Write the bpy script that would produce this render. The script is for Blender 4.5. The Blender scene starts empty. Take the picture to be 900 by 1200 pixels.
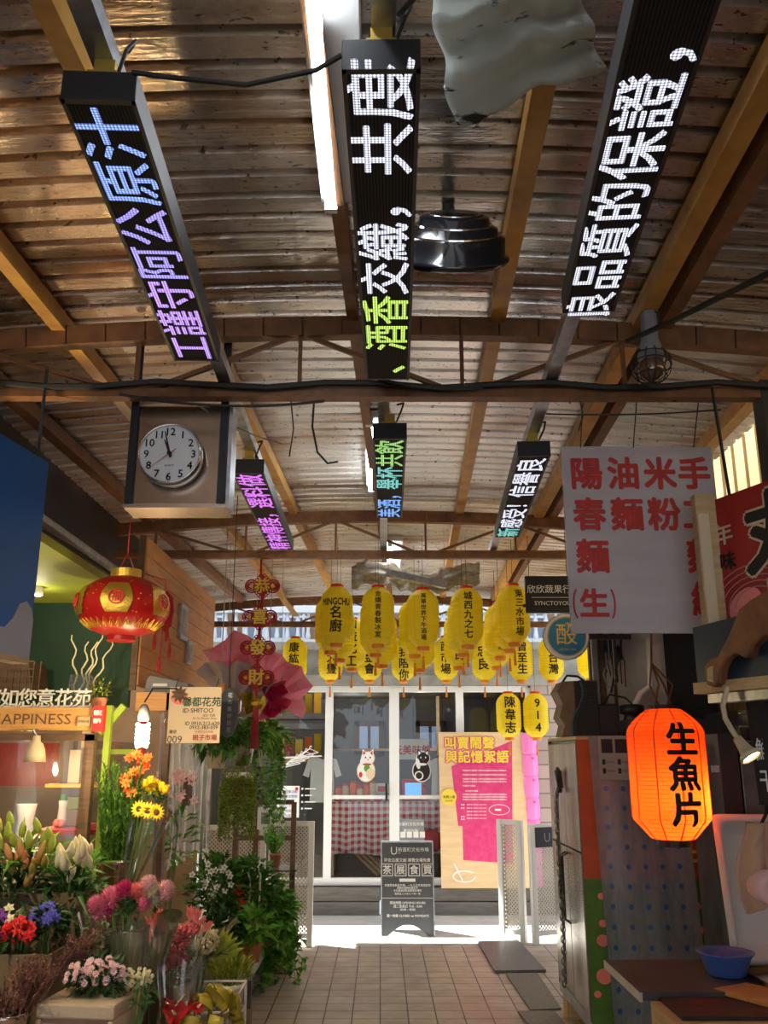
import bpy, bmesh, math, random
from math import sin, cos, pi, atan, tan, sqrt, radians
from mathutils import Vector, Matrix, noise
S = bpy.context.scene
COL = S.collection
# ------------------------------------------------------------------ camera, world, sun, exposure
F, EYE = 1040.0, Vector((0, 0, 1.6))
PITCH, YAW = atan(285 / F), atan(4 / F)
CR = Matrix.Rotation(-YAW, 3, 'Z') @ Matrix.Rotation(PITCH + pi / 2, 3, 'X')
cd = bpy.data.cameras.new('camera'); cam = bpy.data.objects.new('camera', cd); COL.objects.link(cam)
cd.sensor_fit = 'VERTICAL'; cd.sensor_height = 36; cd.sensor_width = 27; cd.lens = 36 * F / 1200
cd.clip_start = .05; cd.clip_end = 200
cam.location = EYE; cam.rotation_euler = CR.to_euler(); S.camera = cam
W = bpy.data.worlds.new('world'); S.world = W; W.use_nodes = True
bg = W.node_tree.nodes['Background']; bg.inputs[0].default_value = (.86, .92, 1, 1); bg.inputs[1].default_value = 1.5
sd = bpy.data.lights.new('sun', 'SUN'); sd.energy = 22.0; sd.angle = .01; sd.color = (1, .95, .86)
sun = bpy.data.objects.new('sun', sd); COL.objects.link(sun)
sun.rotation_euler = Vector((.5, -.23, -1)).to_track_quat('-Z', 'Y').to_euler()
vs = S.view_settings; vs.view_transform = 'Standard'; vs.look = 'None'; vs.gamma = 1; vs.use_curve_mapping = False
vs.exposure = 0.6
S.display_settings.display_device = 'sRGB'
S.cycles.use_denoising = True; S.cycles.max_bounces = 8; S.cycles.transparent_max_bounces = 24
S.cycles.sample_clamp_indirect = 6

# ------------------------------------------------------------------ placing
def ray(px, py): return CR @ Vector(((px - 450) / F, (600 - py) / F, -1))
def at(px, py, Y): d = ray(px, py); return EYE + d * (Y / d.y)
def atz(px, py, z): d = ray(px, py); return EYE + d * ((z - 1.6) / d.z)
def atx(px, py, X): d = ray(px, py); return EYE + d * (X / d.x)
def pz(py, Y): return at(446, py, Y).z
def pw(px, Y): return px * Y / F          # rough width of px pixels at depth Y

# ------------------------------------------------------------------ materials
def _mix(nt, a, b, fac):
    n = nt.nodes.new('ShaderNodeMix'); n.data_type = 'RGBA'
    for i, x in ((6, a), (7, b)):
        if isinstance(x, tuple): n.inputs[i].default_value = (*x, 1)
        else: nt.links.new(x, n.inputs[i])
    if isinstance(fac, float): n.inputs[0].default_value = fac
    else: nt.links.new(fac, n.inputs[0])
    return n.outputs[2]
def _noise(nt, scale, detail=4, sx=(1, 1, 1), co='Object', rough=.6):
    tc = nt.nodes.new('ShaderNodeTexCoord'); mp = nt.nodes.new('ShaderNodeMapping'); mp.inputs['Scale'].default_value = sx
    nt.links.new(tc.outputs[co], mp.inputs[0])
    n = nt.nodes.new('ShaderNodeTexNoise'); n.inputs['Scale'].default_value = scale; n.inputs['Detail'].default_value = detail
    n.inputs['Roughness'].default_value = rough
    nt.links.new(mp.outputs[0], n.inputs['Vector']); return n.outputs['Fac']
def _ramp(nt, fac, a, b):
    n = nt.nodes.new('ShaderNodeMapRange'); n.inputs[1].default_value = a; n.inputs[2].default_value = b
    nt.links.new(fac, n.inputs[0]); return n.outputs[0]
def _math(nt, op, a, b=None):
    n = nt.nodes.new('ShaderNodeMath'); n.operation = op
    for i, x in ((0, a), (1, b)):
        if x is None: continue
        if isinstance(x, (int, float)): n.inputs[i].default_value = x
        else: nt.links.new(x, n.inputs[i])
    return n.outputs[0]
def newmat(name):
    m = bpy.data.materials.new(name); m.use_nodes = True
    return m, m.node_tree, m.node_tree.nodes['Principled BSDF']
def mat(name, col, rough=.6, metal=0, col2=None, scale=8, stretch=(1, 1, 1), lo=.4, hi=.65, bump=0, bscale=None, emit=0, ecol=None,
        trans=0, island=0, coat=0, spec=.5):
    m, nt, b = newmat(name)
    b.inputs['Roughness'].default_value = rough; b.inputs['Metallic'].default_value = metal
    b.inputs['Specular IOR Level'].default_value = spec
    out = None
    if col2:
        out = _mix(nt, col, col2, _ramp(nt, _noise(nt, scale, 5, stretch), lo, hi))
    if island:
        g = nt.nodes.new('ShaderNodeNewGeometry')
        h = nt.nodes.new('ShaderNodeHueSaturation')
        if out: nt.links.new(out, h.inputs['Color'])
        else: h.inputs['Color'].default_value = (*col, 1)
        r = nt.nodes.new('ShaderNodeMapRange'); r.inputs[3].default_value = 1 - island; r.inputs[4].default_value = 1 + island
        nt.links.new(g.outputs['Random Per Island'], r.inputs[0]); nt.links.new(r.outputs[0], h.inputs['Value'])
        out = h.outputs[0]
    if out: nt.links.new(out, b.inputs['Base Color'])
    else: b.inputs['Base Color'].default_value = (*col, 1)
    if bump:
        bn = nt.nodes.new('ShaderNodeBump'); bn.inputs['Strength'].default_value = bump; bn.inputs['Distance'].default_value = .02
        nt.links.new(_noise(nt, bscale or scale, 5, stretch), bn.inputs['Height']); nt.links.new(bn.outputs[0], b.inputs['Normal'])
    if emit:
        b.inputs['Emission Color'].default_value = (*(ecol or col), 1); b.inputs['Emission Strength'].default_value = emit
    if coat: b.inputs['Coat Weight'].default_value = coat
    if trans:
        t = nt.nodes.new('ShaderNodeBsdfTranslucent'); mx = nt.nodes.new('ShaderNodeMixShader'); mx.inputs[0].default_value = trans
        if out: nt.links.new(out, t.inputs[0])
        else: t.inputs[0].default_value = (*col, 1)
        nt.links.new(b.outputs[0], mx.inputs[1]); nt.links.new(t.outputs[0], mx.inputs[2])
        nt.links.new(mx.outputs[0], nt.nodes['Material Output'].inputs[0])
    return m
def clear(name, tint=(1, 1, 1), clearness=.86, rough=.08, haze=0, hazecol=(1, 1, 1), edge=.8):
    m, nt, b = newmat(name); nt.nodes.remove(b)
    t = nt.nodes.new('ShaderNodeBsdfTransparent'); t.inputs[0].default_value = (*tint, 1)
    g = nt.nodes.new('ShaderNodeBsdfGlossy'); g.inputs['Roughness'].default_value = rough
    fr = nt.nodes.new('ShaderNodeLayerWeight'); fr.inputs[0].default_value = .25
    f = _math(nt, 'MULTIPLY_ADD', fr.outputs['Fresnel'], edge); f.node.inputs[2].default_value = 1 - clearness
    mx = nt.nodes.new('ShaderNodeMixShader'); nt.links.new(f, mx.inputs[0])
    last = t.outputs[0]
    if haze:
        d = nt.nodes.new('ShaderNodeBsdfTranslucent' if haze > .3 else 'ShaderNodeBsdfDiffuse'); d.inputs[0].default_value = (*hazecol, 1)
        m2 = nt.nodes.new('ShaderNodeMixShader'); m2.inputs[0].default_value = haze
        nt.links.new(last, m2.inputs[1]); nt.links.new(d.outputs[0], m2.inputs[2]); last = m2.outputs[0]
    nt.links.new(last, mx.inputs[1]); nt.links.new(g.outputs[0], mx.inputs[2])
    nt.links.new(mx.outputs[0], nt.nodes['Material Output'].inputs[0]); return m
def emis(name, col, st): 
    return mat(name, col, .5, emit=st, ecol=col)

M = {}
def build_materials():
    M['black'] = mat('black paint', (.012, .012, .014), .45)
    M['dark'] = mat('dark metal', (.035, .03, .027), .5, .3)
    M['blackgloss'] = mat('black gloss', (.012, .013, .018), .12, 0, coat=.6)
    M['rust'] = mat('brown painted steel', (.25, .105, .035), .5, .1, (.14, .06, .025), 14, lo=.35, hi=.7, bump=.15)
    M['ochre'] = mat('ochre painted purlin', (.62, .33, .07), .45, .1, (.42, .20, .05), 9, lo=.4, hi=.75, bump=.12)
    M['yellow_steel'] = mat('yellow painted steel', (.75, .42, .04), .45)
    M['galv'] = mat('galvanised steel', (.50, .53, .56), .35, .9, (.34, .36, .39), 18)
    M['steel'] = mat('stainless steel', (.55, .46, .43), .24, 1, (.40, .37, .33), 5, bump=.06)
    M['darksteel'] = mat('dull stainless steel', (.20, .20, .19), .38, .8, (.13, .13, .12), 6, bump=.05)
    M['chrome'] = mat('chrome', (.8, .8, .8), .08, 1)
    M['brass'] = mat('brass bracket', (.50, .33, .06), .4, .6)
    M['white'] = mat('white', (.8, .8, .78), .5)
    M['whiteplastic'] = mat('white plastic', (.78, .77, .73), .4)
    M['frame'] = mat('white window frame', (.82, .83, .82), .4)
    M['paper'] = mat('paper', (.82, .82, .8), .7)
    M['ink'] = mat('black ink', (.012, .01, .01), .6)
    M['red'] = mat('red paint', (.62, .02, .018), .5)
    M['redink'] = mat('red sign paint', (.58, .035, .022), .6, 0, (.42, .03, .02), 20)
    M['deepred'] = mat('deep red knot cord', (.42, .008, .012), .55)
    M['gold'] = mat('gold foil', (.80, .52, .08), .3, .75, bump=.3, bscale=90)
    M['goldtext'] = mat('yellow lettering', (.85, .62, .06), .5)
    M['yellowpaper'] = mat('yellow lantern paper', (1, .88, .05), .55, trans=.5)
    M['orangecap'] = mat('orange lantern cap', (.85, .30, .02), .5)
    M['redcap'] = mat('red lantern cap', (.72, .04, .02), .5)
    M['wire'] = mat('wire', (.02, .018, .016), .6)
    M['silverwire'] = mat('thin wire', (.45, .43, .4), .5, .5)
    M['blueboard'] = mat('blue painted board', (.003, .16, .60), .5, 0, (.003, .14, .54), 3)
    M['greyswirl'] = mat('pale grey paint', (.42, .44, .52), .6)
    M['wood'] = mat('orange pine', (.78, .39, .11), .45, 0, (.64, .29, .07), 5, (1, 6, 14), bump=.05)
    M['palewood'] = mat('pale timber', (.62, .43, .22), .6, 0, (.50, .32, .14), 5, (1, 3, 12), bump=.06)
    M['plywood'] = mat('plywood', (.74, .53, .30), .5, 0, (.66, .45, .24), 3, (1, 1, 6))
    M['brownwood'] = mat('brown wood', (.16, .09, .045), .55, 0, (.10, .055, .03), 6, (1, 1, 8))
    M['fish'] = mat('carved fish wood', (.26, .10, .04), .4, 0, (.15, .055, .025), 7, (3, 1, 1), bump=.12)
    M['green'] = mat('dark green wall', (.004, .045, .014), .6, 0, (.003, .03, .009), 3)
    M['lime'] = mat('lime green paint', (.42, .58, .06), .5)
    M['olive'] = mat('olive green slab', (.33, .38, .04), .6, 0, (.26, .31, .03), 3)
    M['terracotta'] = mat('terracotta pot', (.55, .20, .11), .7)
    M['cream'] = mat('cream', (.72, .58, .38), .6)
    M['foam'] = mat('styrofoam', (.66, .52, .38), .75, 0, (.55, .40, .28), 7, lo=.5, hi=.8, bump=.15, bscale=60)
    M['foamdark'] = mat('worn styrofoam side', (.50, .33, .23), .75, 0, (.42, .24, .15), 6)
    M['carton'] = mat('brown carton', (.22, .15, .085), .7, 0, (.16, .105, .06), 5)
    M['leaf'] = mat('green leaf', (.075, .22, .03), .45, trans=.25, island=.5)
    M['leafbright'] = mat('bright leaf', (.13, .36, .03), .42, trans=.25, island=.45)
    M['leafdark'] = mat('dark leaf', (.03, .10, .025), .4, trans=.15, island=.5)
    M['leafgrey'] = mat('variegated leaf', (.33, .38, .20), .5, trans=.2, island=.4)
    M['leafyellow'] = mat('yellow green leaf', (.30, .36, .05), .5, trans=.25, island=.4)
    M['stem'] = mat('stem', (.12, .22, .04), .6)
    M['pink'] = mat('pink petal', (.92, .28, .42), .6, island=.25)
    M['palepink'] = mat('pale pink petal', (.94, .58, .60), .6, island=.2)
    M['coral'] = mat('coral petal', (.90, .27, .24), .6, island=.25)
    M['magenta'] = mat('magenta petal', (.72, .05, .22), .6, island=.2)
    M['creampetal'] = mat('cream petal', (.85, .76, .50), .6, island=.15)
    M['lilybud'] = mat('lily bud', (.42, .42, .07), .5, 0, (.78, .30, .14), 9, lo=.42, hi=.6, island=.2)
    M['lilygreen'] = mat('green lily bud', (.38, .45, .07), .5, island=.3)
    M['celosia'] = mat('dusky pink celosia', (.48, .075, .10), .7, 0, (.60, .16, .16), 30, island=.3)
    M['heather'] = mat('brown heather', (.26, .12, .09), .8, island=.4)
    M['orangepetal'] = mat('orange petal', (.85, .14, .012), .55, island=.2)
    M['yellowpetal'] = mat('yellow petal', (.86, .58, .02), .55, island=.2)
    M['redpetal'] = mat('red petal', (.70, .015, .015), .5, island=.25)
    M['purple'] = mat('purple petal', (.20, .04, .30), .6, island=.3)
    M['blue'] = mat('blue violet petal', (.10, .09, .45), .6, island=.3)
    M['pollen'] = mat('brown flower centre', (.10, .045, .015), .8)
    M['anthurium'] = mat('red anthurium', (.55, .01, .012), .2, coat=.5)
    M['yellowwrap'] = mat('yellow wrap', (.62, .50, .06), .4, trans=.3)
    M['pinkpaper'] = mat('pink wrapping paper', (1, .66, .75), .5, 0, (1, .52, .64), 5, trans=.6)
    M['rosepaper'] = mat('crimson wrapping paper', (.75, .06, .22), .4, trans=.5)
    M['whitepaper'] = mat('pale wrapping paper', (.72, .64, .60), .5, trans=.3)
    M['clearwrap'] = clear('clear wrap', (.98, .98, .98), .95, .12, .015)
    M['plastic'] = clear('plastic curtain', (.96, .97, .98), .66, .10, .34, (.9, .92, .95))
    M['glass'] = clear('window glass', (.88, .90, .91), .975, .01, edge=.3)
    M['vase'] = clear('clear vase', (.88, .90, .88), .86, .05, .05)
    M['bubble'] = None
    M['tube'] = emis('fluorescent tube', (.86, .93, 1), 26)
    M['bulb'] = emis('warm bulb', (1, .80, .45), 26)
    M['spot'] = emis('spot glow', (1, .72, .38), 22)
    M['pinkboard'] = mat('crimson print', (.60, .028, .15), .5, 0, (.68, .06, .20), 14)
    M['board'] = mat('dark grey board', (.065, .075, .085), .5, 0, (.09, .10, .11), 3)
    M['signblack'] = mat('black sign', (.010, .010, .011), .5)
    M['signwhite'] = mat('pale sign', (.55, .49, .50), .6, 0, (.48, .42, .43), 2.5, (1, 1, 5))
    M['signcard'] = mat('cream card sign', (.80, .64, .45), .6)
    M['signred'] = mat('red sign', (.42, .02, .016), .5, 0, (.33, .016, .014), 3)
    M['signblue'] = mat('turquoise sign', (.02, .20, .40), .5, 0, (.03, .25, .46), 25)
    M['bluebasin'] = mat('blue plastic', (.08, .17, .55), .35)
    M['tableblack'] = mat('worn dark table top', (.055, .052, .05), .5, 0, (.085, .08, .075), 5)
    M['matblack'] = mat('black mat', (.015, .012, .011), .6, 0, (.03, .022, .02), 15, bump=.2)
    M['grey'] = mat('grey', (.25, .26, .28), .6)
    M['concrete'] = mat('concrete', (.30, .28, .24), .8, 0, (.22, .21, .18), 5, bump=.1)
    M['lightconcrete'] = mat('pale concrete', (.56, .55, .52), .8, 0, (.46, .45, .43), 4, bump=.06)
    M['cloth'] = mat('peach cloth', (.66, .42, .30), .8, bump=.08)
    M['darkcloth'] = mat('dark cloth', (.03, .02, .018), .8)
    M['pinkplastic'] = mat('pink plastic', (.85, .22, .55), .45)
    M['bluescreen'] = emis('screen glow', (.10, .30, .75), 1.2)
    M['amber'] = mat('amber glass', (.7, .35, .02), .3, emit=.25, ecol=(.9, .45, .03))  # faint glow put into the colour, as if light came through the packets
build_materials()

M['shadewall'] = mat('plain rear wall', (.3, .26, .2), .8)
def special_materials():
    # LED face: black with a dot grid
    m, nt, b = newmat('led face'); tc = nt.nodes.new('ShaderNodeTexCoord'); sp = nt.nodes.new('ShaderNodeSeparateXYZ'); nt.links.new(tc.outputs['Object'], sp.inputs[0])
    def wave(ax, p):
        return _math(nt, 'MULTIPLY_ADD', _math(nt, 'SINE', _math(nt, 'MULTIPLY', sp.outputs[ax], 2 * pi / p)), .5)
    wx = wave(0, .0070); wx.node.inputs[2].default_value = .5
    nt.links.new(_mix(nt, (.010, .009, .009), (.035, .030, .028), wx), b.inputs['Base Color']); b.inputs['Roughness'].default_value = .5
    b.inputs['Roughness'].default_value = .75; b.inputs['Specular IOR Level'].default_value = .15; M['ledface'] = m
    # yellow-orange glow of the big red paper lantern: paper that lets the lamp inside shine through
    m, nt, b = newmat('orange lantern paper'); 
    t = nt.nodes.new('ShaderNodeBsdfTranslucent'); t.inputs[0].default_value = (.98, .135, .018, 1); b.inputs['Base Color'].default_value = (.80, .07, .02, 1); b.inputs['Roughness'].default_value = .6
    mx = nt.nodes.new('ShaderNodeMixShader'); mx.inputs[0].default_value = .75
    nt.links.new(b.outputs[0], mx.inputs[1]); nt.links.new(t.outputs[0], mx.inputs[2]); nt.links.new(mx.outputs[0], nt.nodes['Material Output'].inputs[0])
    M['orangepaper'] = m
    # tin roof
    m, nt, b = newmat('tin roof')
    n1 = _noise(nt, 1.1, 5, (1, 2.2, 1)); n2 = _noise(nt, 4, 6, (.8, 1.6, 1)); n3 = _noise(nt, 40, 2, (1, 2, 1))
    c = _mix(nt, (.70, .67, .63), (.50, .38, .27), _ramp(nt, n1, .50, .64))
    tc = nt.nodes.new('ShaderNodeTexCoord'); sp = nt.nodes.new('ShaderNodeSeparateXYZ'); nt.links.new(tc.outputs['Object'], sp.inputs[0])
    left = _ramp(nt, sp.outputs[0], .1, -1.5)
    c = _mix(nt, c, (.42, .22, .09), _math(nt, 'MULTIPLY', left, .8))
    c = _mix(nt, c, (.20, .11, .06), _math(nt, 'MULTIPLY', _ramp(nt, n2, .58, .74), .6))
    far_sheen = _math(nt, 'MULTIPLY', _ramp(nt, sp.outputs[1], 2.6, 4.4), _ramp(nt, n1, .70, .40))
    c = _mix(nt, c, (.95, .93, .90), _math(nt, 'MULTIPLY', far_sheen, .8))  # tin painted paler toward the far end, imitating street light reflected there
    spots = _math(nt, 'MULTIPLY', _ramp(nt, n3, .65, .68), .8)
    c = _mix(nt, c, (.05, .04, .03), spots)
    nt.links.new(c, b.inputs['Base Color'])
    b.inputs['Metallic'].default_value = .95
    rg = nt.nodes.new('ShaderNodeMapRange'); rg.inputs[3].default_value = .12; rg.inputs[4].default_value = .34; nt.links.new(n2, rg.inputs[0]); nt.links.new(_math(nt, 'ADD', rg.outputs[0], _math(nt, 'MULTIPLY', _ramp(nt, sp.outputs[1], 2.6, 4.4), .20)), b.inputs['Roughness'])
    bn = nt.nodes.new('ShaderNodeBump'); bn.inputs['Strength'].default_value = .30; bn.inputs['Distance'].default_value = .008
    hgt = _math(nt, 'ADD', _math(nt, 'MULTIPLY', _noise(nt, 3, 2, (.9, 26, 1)), .5), _noise(nt, 14, 5, (1, 3, 1)))
    nt.links.new(hgt, bn.inputs['Height']); nt.links.new(bn.outputs[0], b.inputs['Normal'])
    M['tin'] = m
    # tiles
    m, nt, b = newmat('floor tiles'); tc = nt.nodes.new('ShaderNodeTexCoord')
    br = nt.nodes.new('ShaderNodeTexBrick'); br.offset = 0; br.squash = 1
    br.inputs['Scale'].default_value = 1; br.inputs['Brick Width'].default_value = .178; br.inputs['Row Height'].default_value = .178
    br.inputs['Mortar Size'].default_value = .0045; br.inputs['Color1'].default_value = (.56, .49, .42, 1); br.inputs['Color2'].default_value = (.46, .40, .35, 1); br.inputs['Mortar'].default_value = (.06, .05, .045, 1)
    nt.links.new(tc.outputs['Object'], br.inputs[0])
    c = _mix(nt, br.outputs[0], (.42, .24, .19), _math(nt, 'MULTIPLY', _ramp(nt, _noise(nt, .9, 3), .52, .70), .55))
    mm = nt.nodes.new('ShaderNodeMix'); mm.data_type = 'RGBA'; mm.blend_type = 'MULTIPLY'; mm.inputs[0].default_value = .5
    nt.links.new(c, mm.inputs[6]); nt.links.new(_mix(nt, (.55, .5, .45), (1, 1, 1), _ramp(nt, _noise(nt, 6, 5), .35, .6)), mm.inputs[7])
    nt.links.new(mm.outputs[2], b.inputs['Base Color']); b.inputs['Roughness'].default_value = .42
    bn = nt.nodes.new('ShaderNodeBump'); bn.inputs['Strength'].default_value = .5; bn.inputs['Distance'].default_value = .004; bn.invert = True
    nt.links.new(br.outputs[1], bn.inputs['Height']); nt.links.new(bn.outputs[0], b.inputs['Normal'])
    M['tile'] = m
    # gingham cloth
    m, nt, b = newmat('red gingham'); tc = nt.nodes.new('ShaderNodeTexCoord'); sp = nt.nodes.new('ShaderNodeSeparateXYZ'); nt.links.new(tc.outputs['Object'], sp.inputs[0])
    def stripe(o): return _math(nt, 'GREATER_THAN', _math(nt, 'FRACT', _math(nt, 'MULTIPLY', o, 1 / .075)), .5)
    sxx = stripe(sp.outputs[0]); szz = stripe(_math(nt, 'ADD', sp.outputs[2], sp.outputs[1]))
    f = _math(nt, 'MULTIPLY', _math(nt, 'ADD', sxx, szz), .5)
    nt.links.new(_mix(nt, (.85, .82, .8), (.55, .03, .04), f), b.inputs['Base Color']); b.inputs['Roughness'].default_value = .8
    M['gingham'] = m
    # perforated sheet: real see-through holes
    m, nt, b = newmat('perforated sheet'); tc = nt.nodes.new('ShaderNodeTexCoord'); sp = nt.nodes.new('ShaderNodeSeparateXYZ'); nt.links.new(tc.outputs['Object'], sp.inputs[0])
    u = _math(nt, 'SINE', _math(nt, 'MULTIPLY', sp.outputs[0], 2 * pi / .034)); v = _math(nt, 'SINE', _math(nt, 'MULTIPLY', sp.outputs[2], 2 * pi / .034))
    hole = _math(nt, 'GREATER_THAN', _math(nt, 'MULTIPLY', u, v), .25)
    b.inputs['Base Color'].default_value = (.62, .58, .50, 1); b.inputs['Roughness'].default_value = .5; b.inputs['Metallic'].default_value = .2
    t = nt.nodes.new('ShaderNodeBsdfTransparent'); mx = nt.nodes.new('ShaderNodeMixShader'); nt.links.new(hole, mx.inputs[0])
    nt.links.new(b.outputs[0], mx.inputs[1]); nt.links.new(t.outputs[0], mx.inputs[2]); nt.links.new(mx.outputs[0], nt.nodes['Material Output'].inputs[0])
    M['perf'] = m
    # hanging bubble sheet with blue dots
    m, nt, b = newmat('blue dotted sheet'); tc = nt.nodes.new('ShaderNodeTexCoord'); sp = nt.nodes.new('ShaderNodeSeparateXYZ'); nt.links.new(tc.outputs['Object'], sp.inputs[0])
    def cell(o, p): return _math(nt, 'SUBTRACT', _math(nt, 'FRACT', _math(nt, 'MULTIPLY', o, 1 / p)), .5)
    a = cell(sp.outputs[0], .098); c2 = cell(sp.outputs[2], .105)
    d = _math(nt, 'ADD', _math(nt, 'MULTIPLY', a, a), _math(nt, 'MULTIPLY', c2, c2)); dot = _math(nt, 'LESS_THAN', d, .019)
    base = _mix(nt, (.22, .26, .33), (.30, .32, .38), _ramp(nt, _noise(nt, 9, 5, (3, 1, 1)), .4, .6))
    nt.links.new(_mix(nt, base, (.02, .10, .35), dot), b.inputs['Base Color']); b.inputs['Roughness'].default_value = .3
    t = nt.nodes.new('ShaderNodeBsdfTransparent'); mx = nt.nodes.new('ShaderNodeMixShader')
    nt.links.new(_math(nt, 'MULTIPLY_ADD', dot, -.28), mx.inputs[0]); mx.inputs[0].links[0].from_node.inputs[2].default_value = .33
    nt.links.new(b.outputs[0], mx.inputs[1]); nt.links.new(t.outputs[0], mx.inputs[2]); nt.links.new(mx.outputs[0], nt.nodes['Material Output'].inputs[0])
    M['bubble'] = m
    # brick piers / plank wall stripes
    m, nt, b = newmat('grey brick'); tc = nt.nodes.new('ShaderNodeTexCoord'); mp = nt.nodes.new('ShaderNodeMapping'); mp.inputs['Rotation'].default_value = (pi / 2, 0, 0)
    nt.links.new(tc.outputs['Object'], mp.inputs[0]); br = nt.nodes.new('ShaderNodeTexBrick'); br.inputs['Scale'].default_value = 1
    br.inputs['Brick Width'].default_value = .34; br.inputs['Row Height'].default_value = .15; br.inputs['Mortar Size'].default_value = .008
    br.inputs['Color1'].default_value = (.42, .33, .27, 1); br.inputs['Color2'].default_value = (.34, .27, .23, 1); br.inputs['Mortar'].default_value = (.16, .14, .12, 1)
    nt.links.new(mp.outputs[0], br.inputs[0]); nt.links.new(br.outputs[0], b.inputs['Base Color']); b.inputs['Roughness'].default_value = .8
    M['brick'] = m
special_materials()

def ledmat(name, col, st):
    m, nt, b = newmat(name); tc = nt.nodes.new('ShaderNodeTexCoord'); sp = nt.nodes.new('ShaderNodeSeparateXYZ'); nt.links.new(tc.outputs['Object'], sp.inputs[0])
    ws = []
    for ax in (0, 1):
        s_ = _math(nt, 'SINE', _math(nt, 'MULTIPLY', sp.outputs[ax], 2 * pi / .0070)); w_ = _math(nt, 'MULTIPLY_ADD', s_, .38); w_.node.inputs[2].default_value = .62; ws.append(w_)
    b.inputs['Base Color'].default_value = (.05, .05, .05, 1); b.inputs['Emission Color'].default_value = (*col, 1)
    nt.links.new(_math(nt, 'MULTIPLY', _math(nt, 'MULTIPLY', ws[0], ws[1]), st), b.inputs['Emission Strength']); return m

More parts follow.
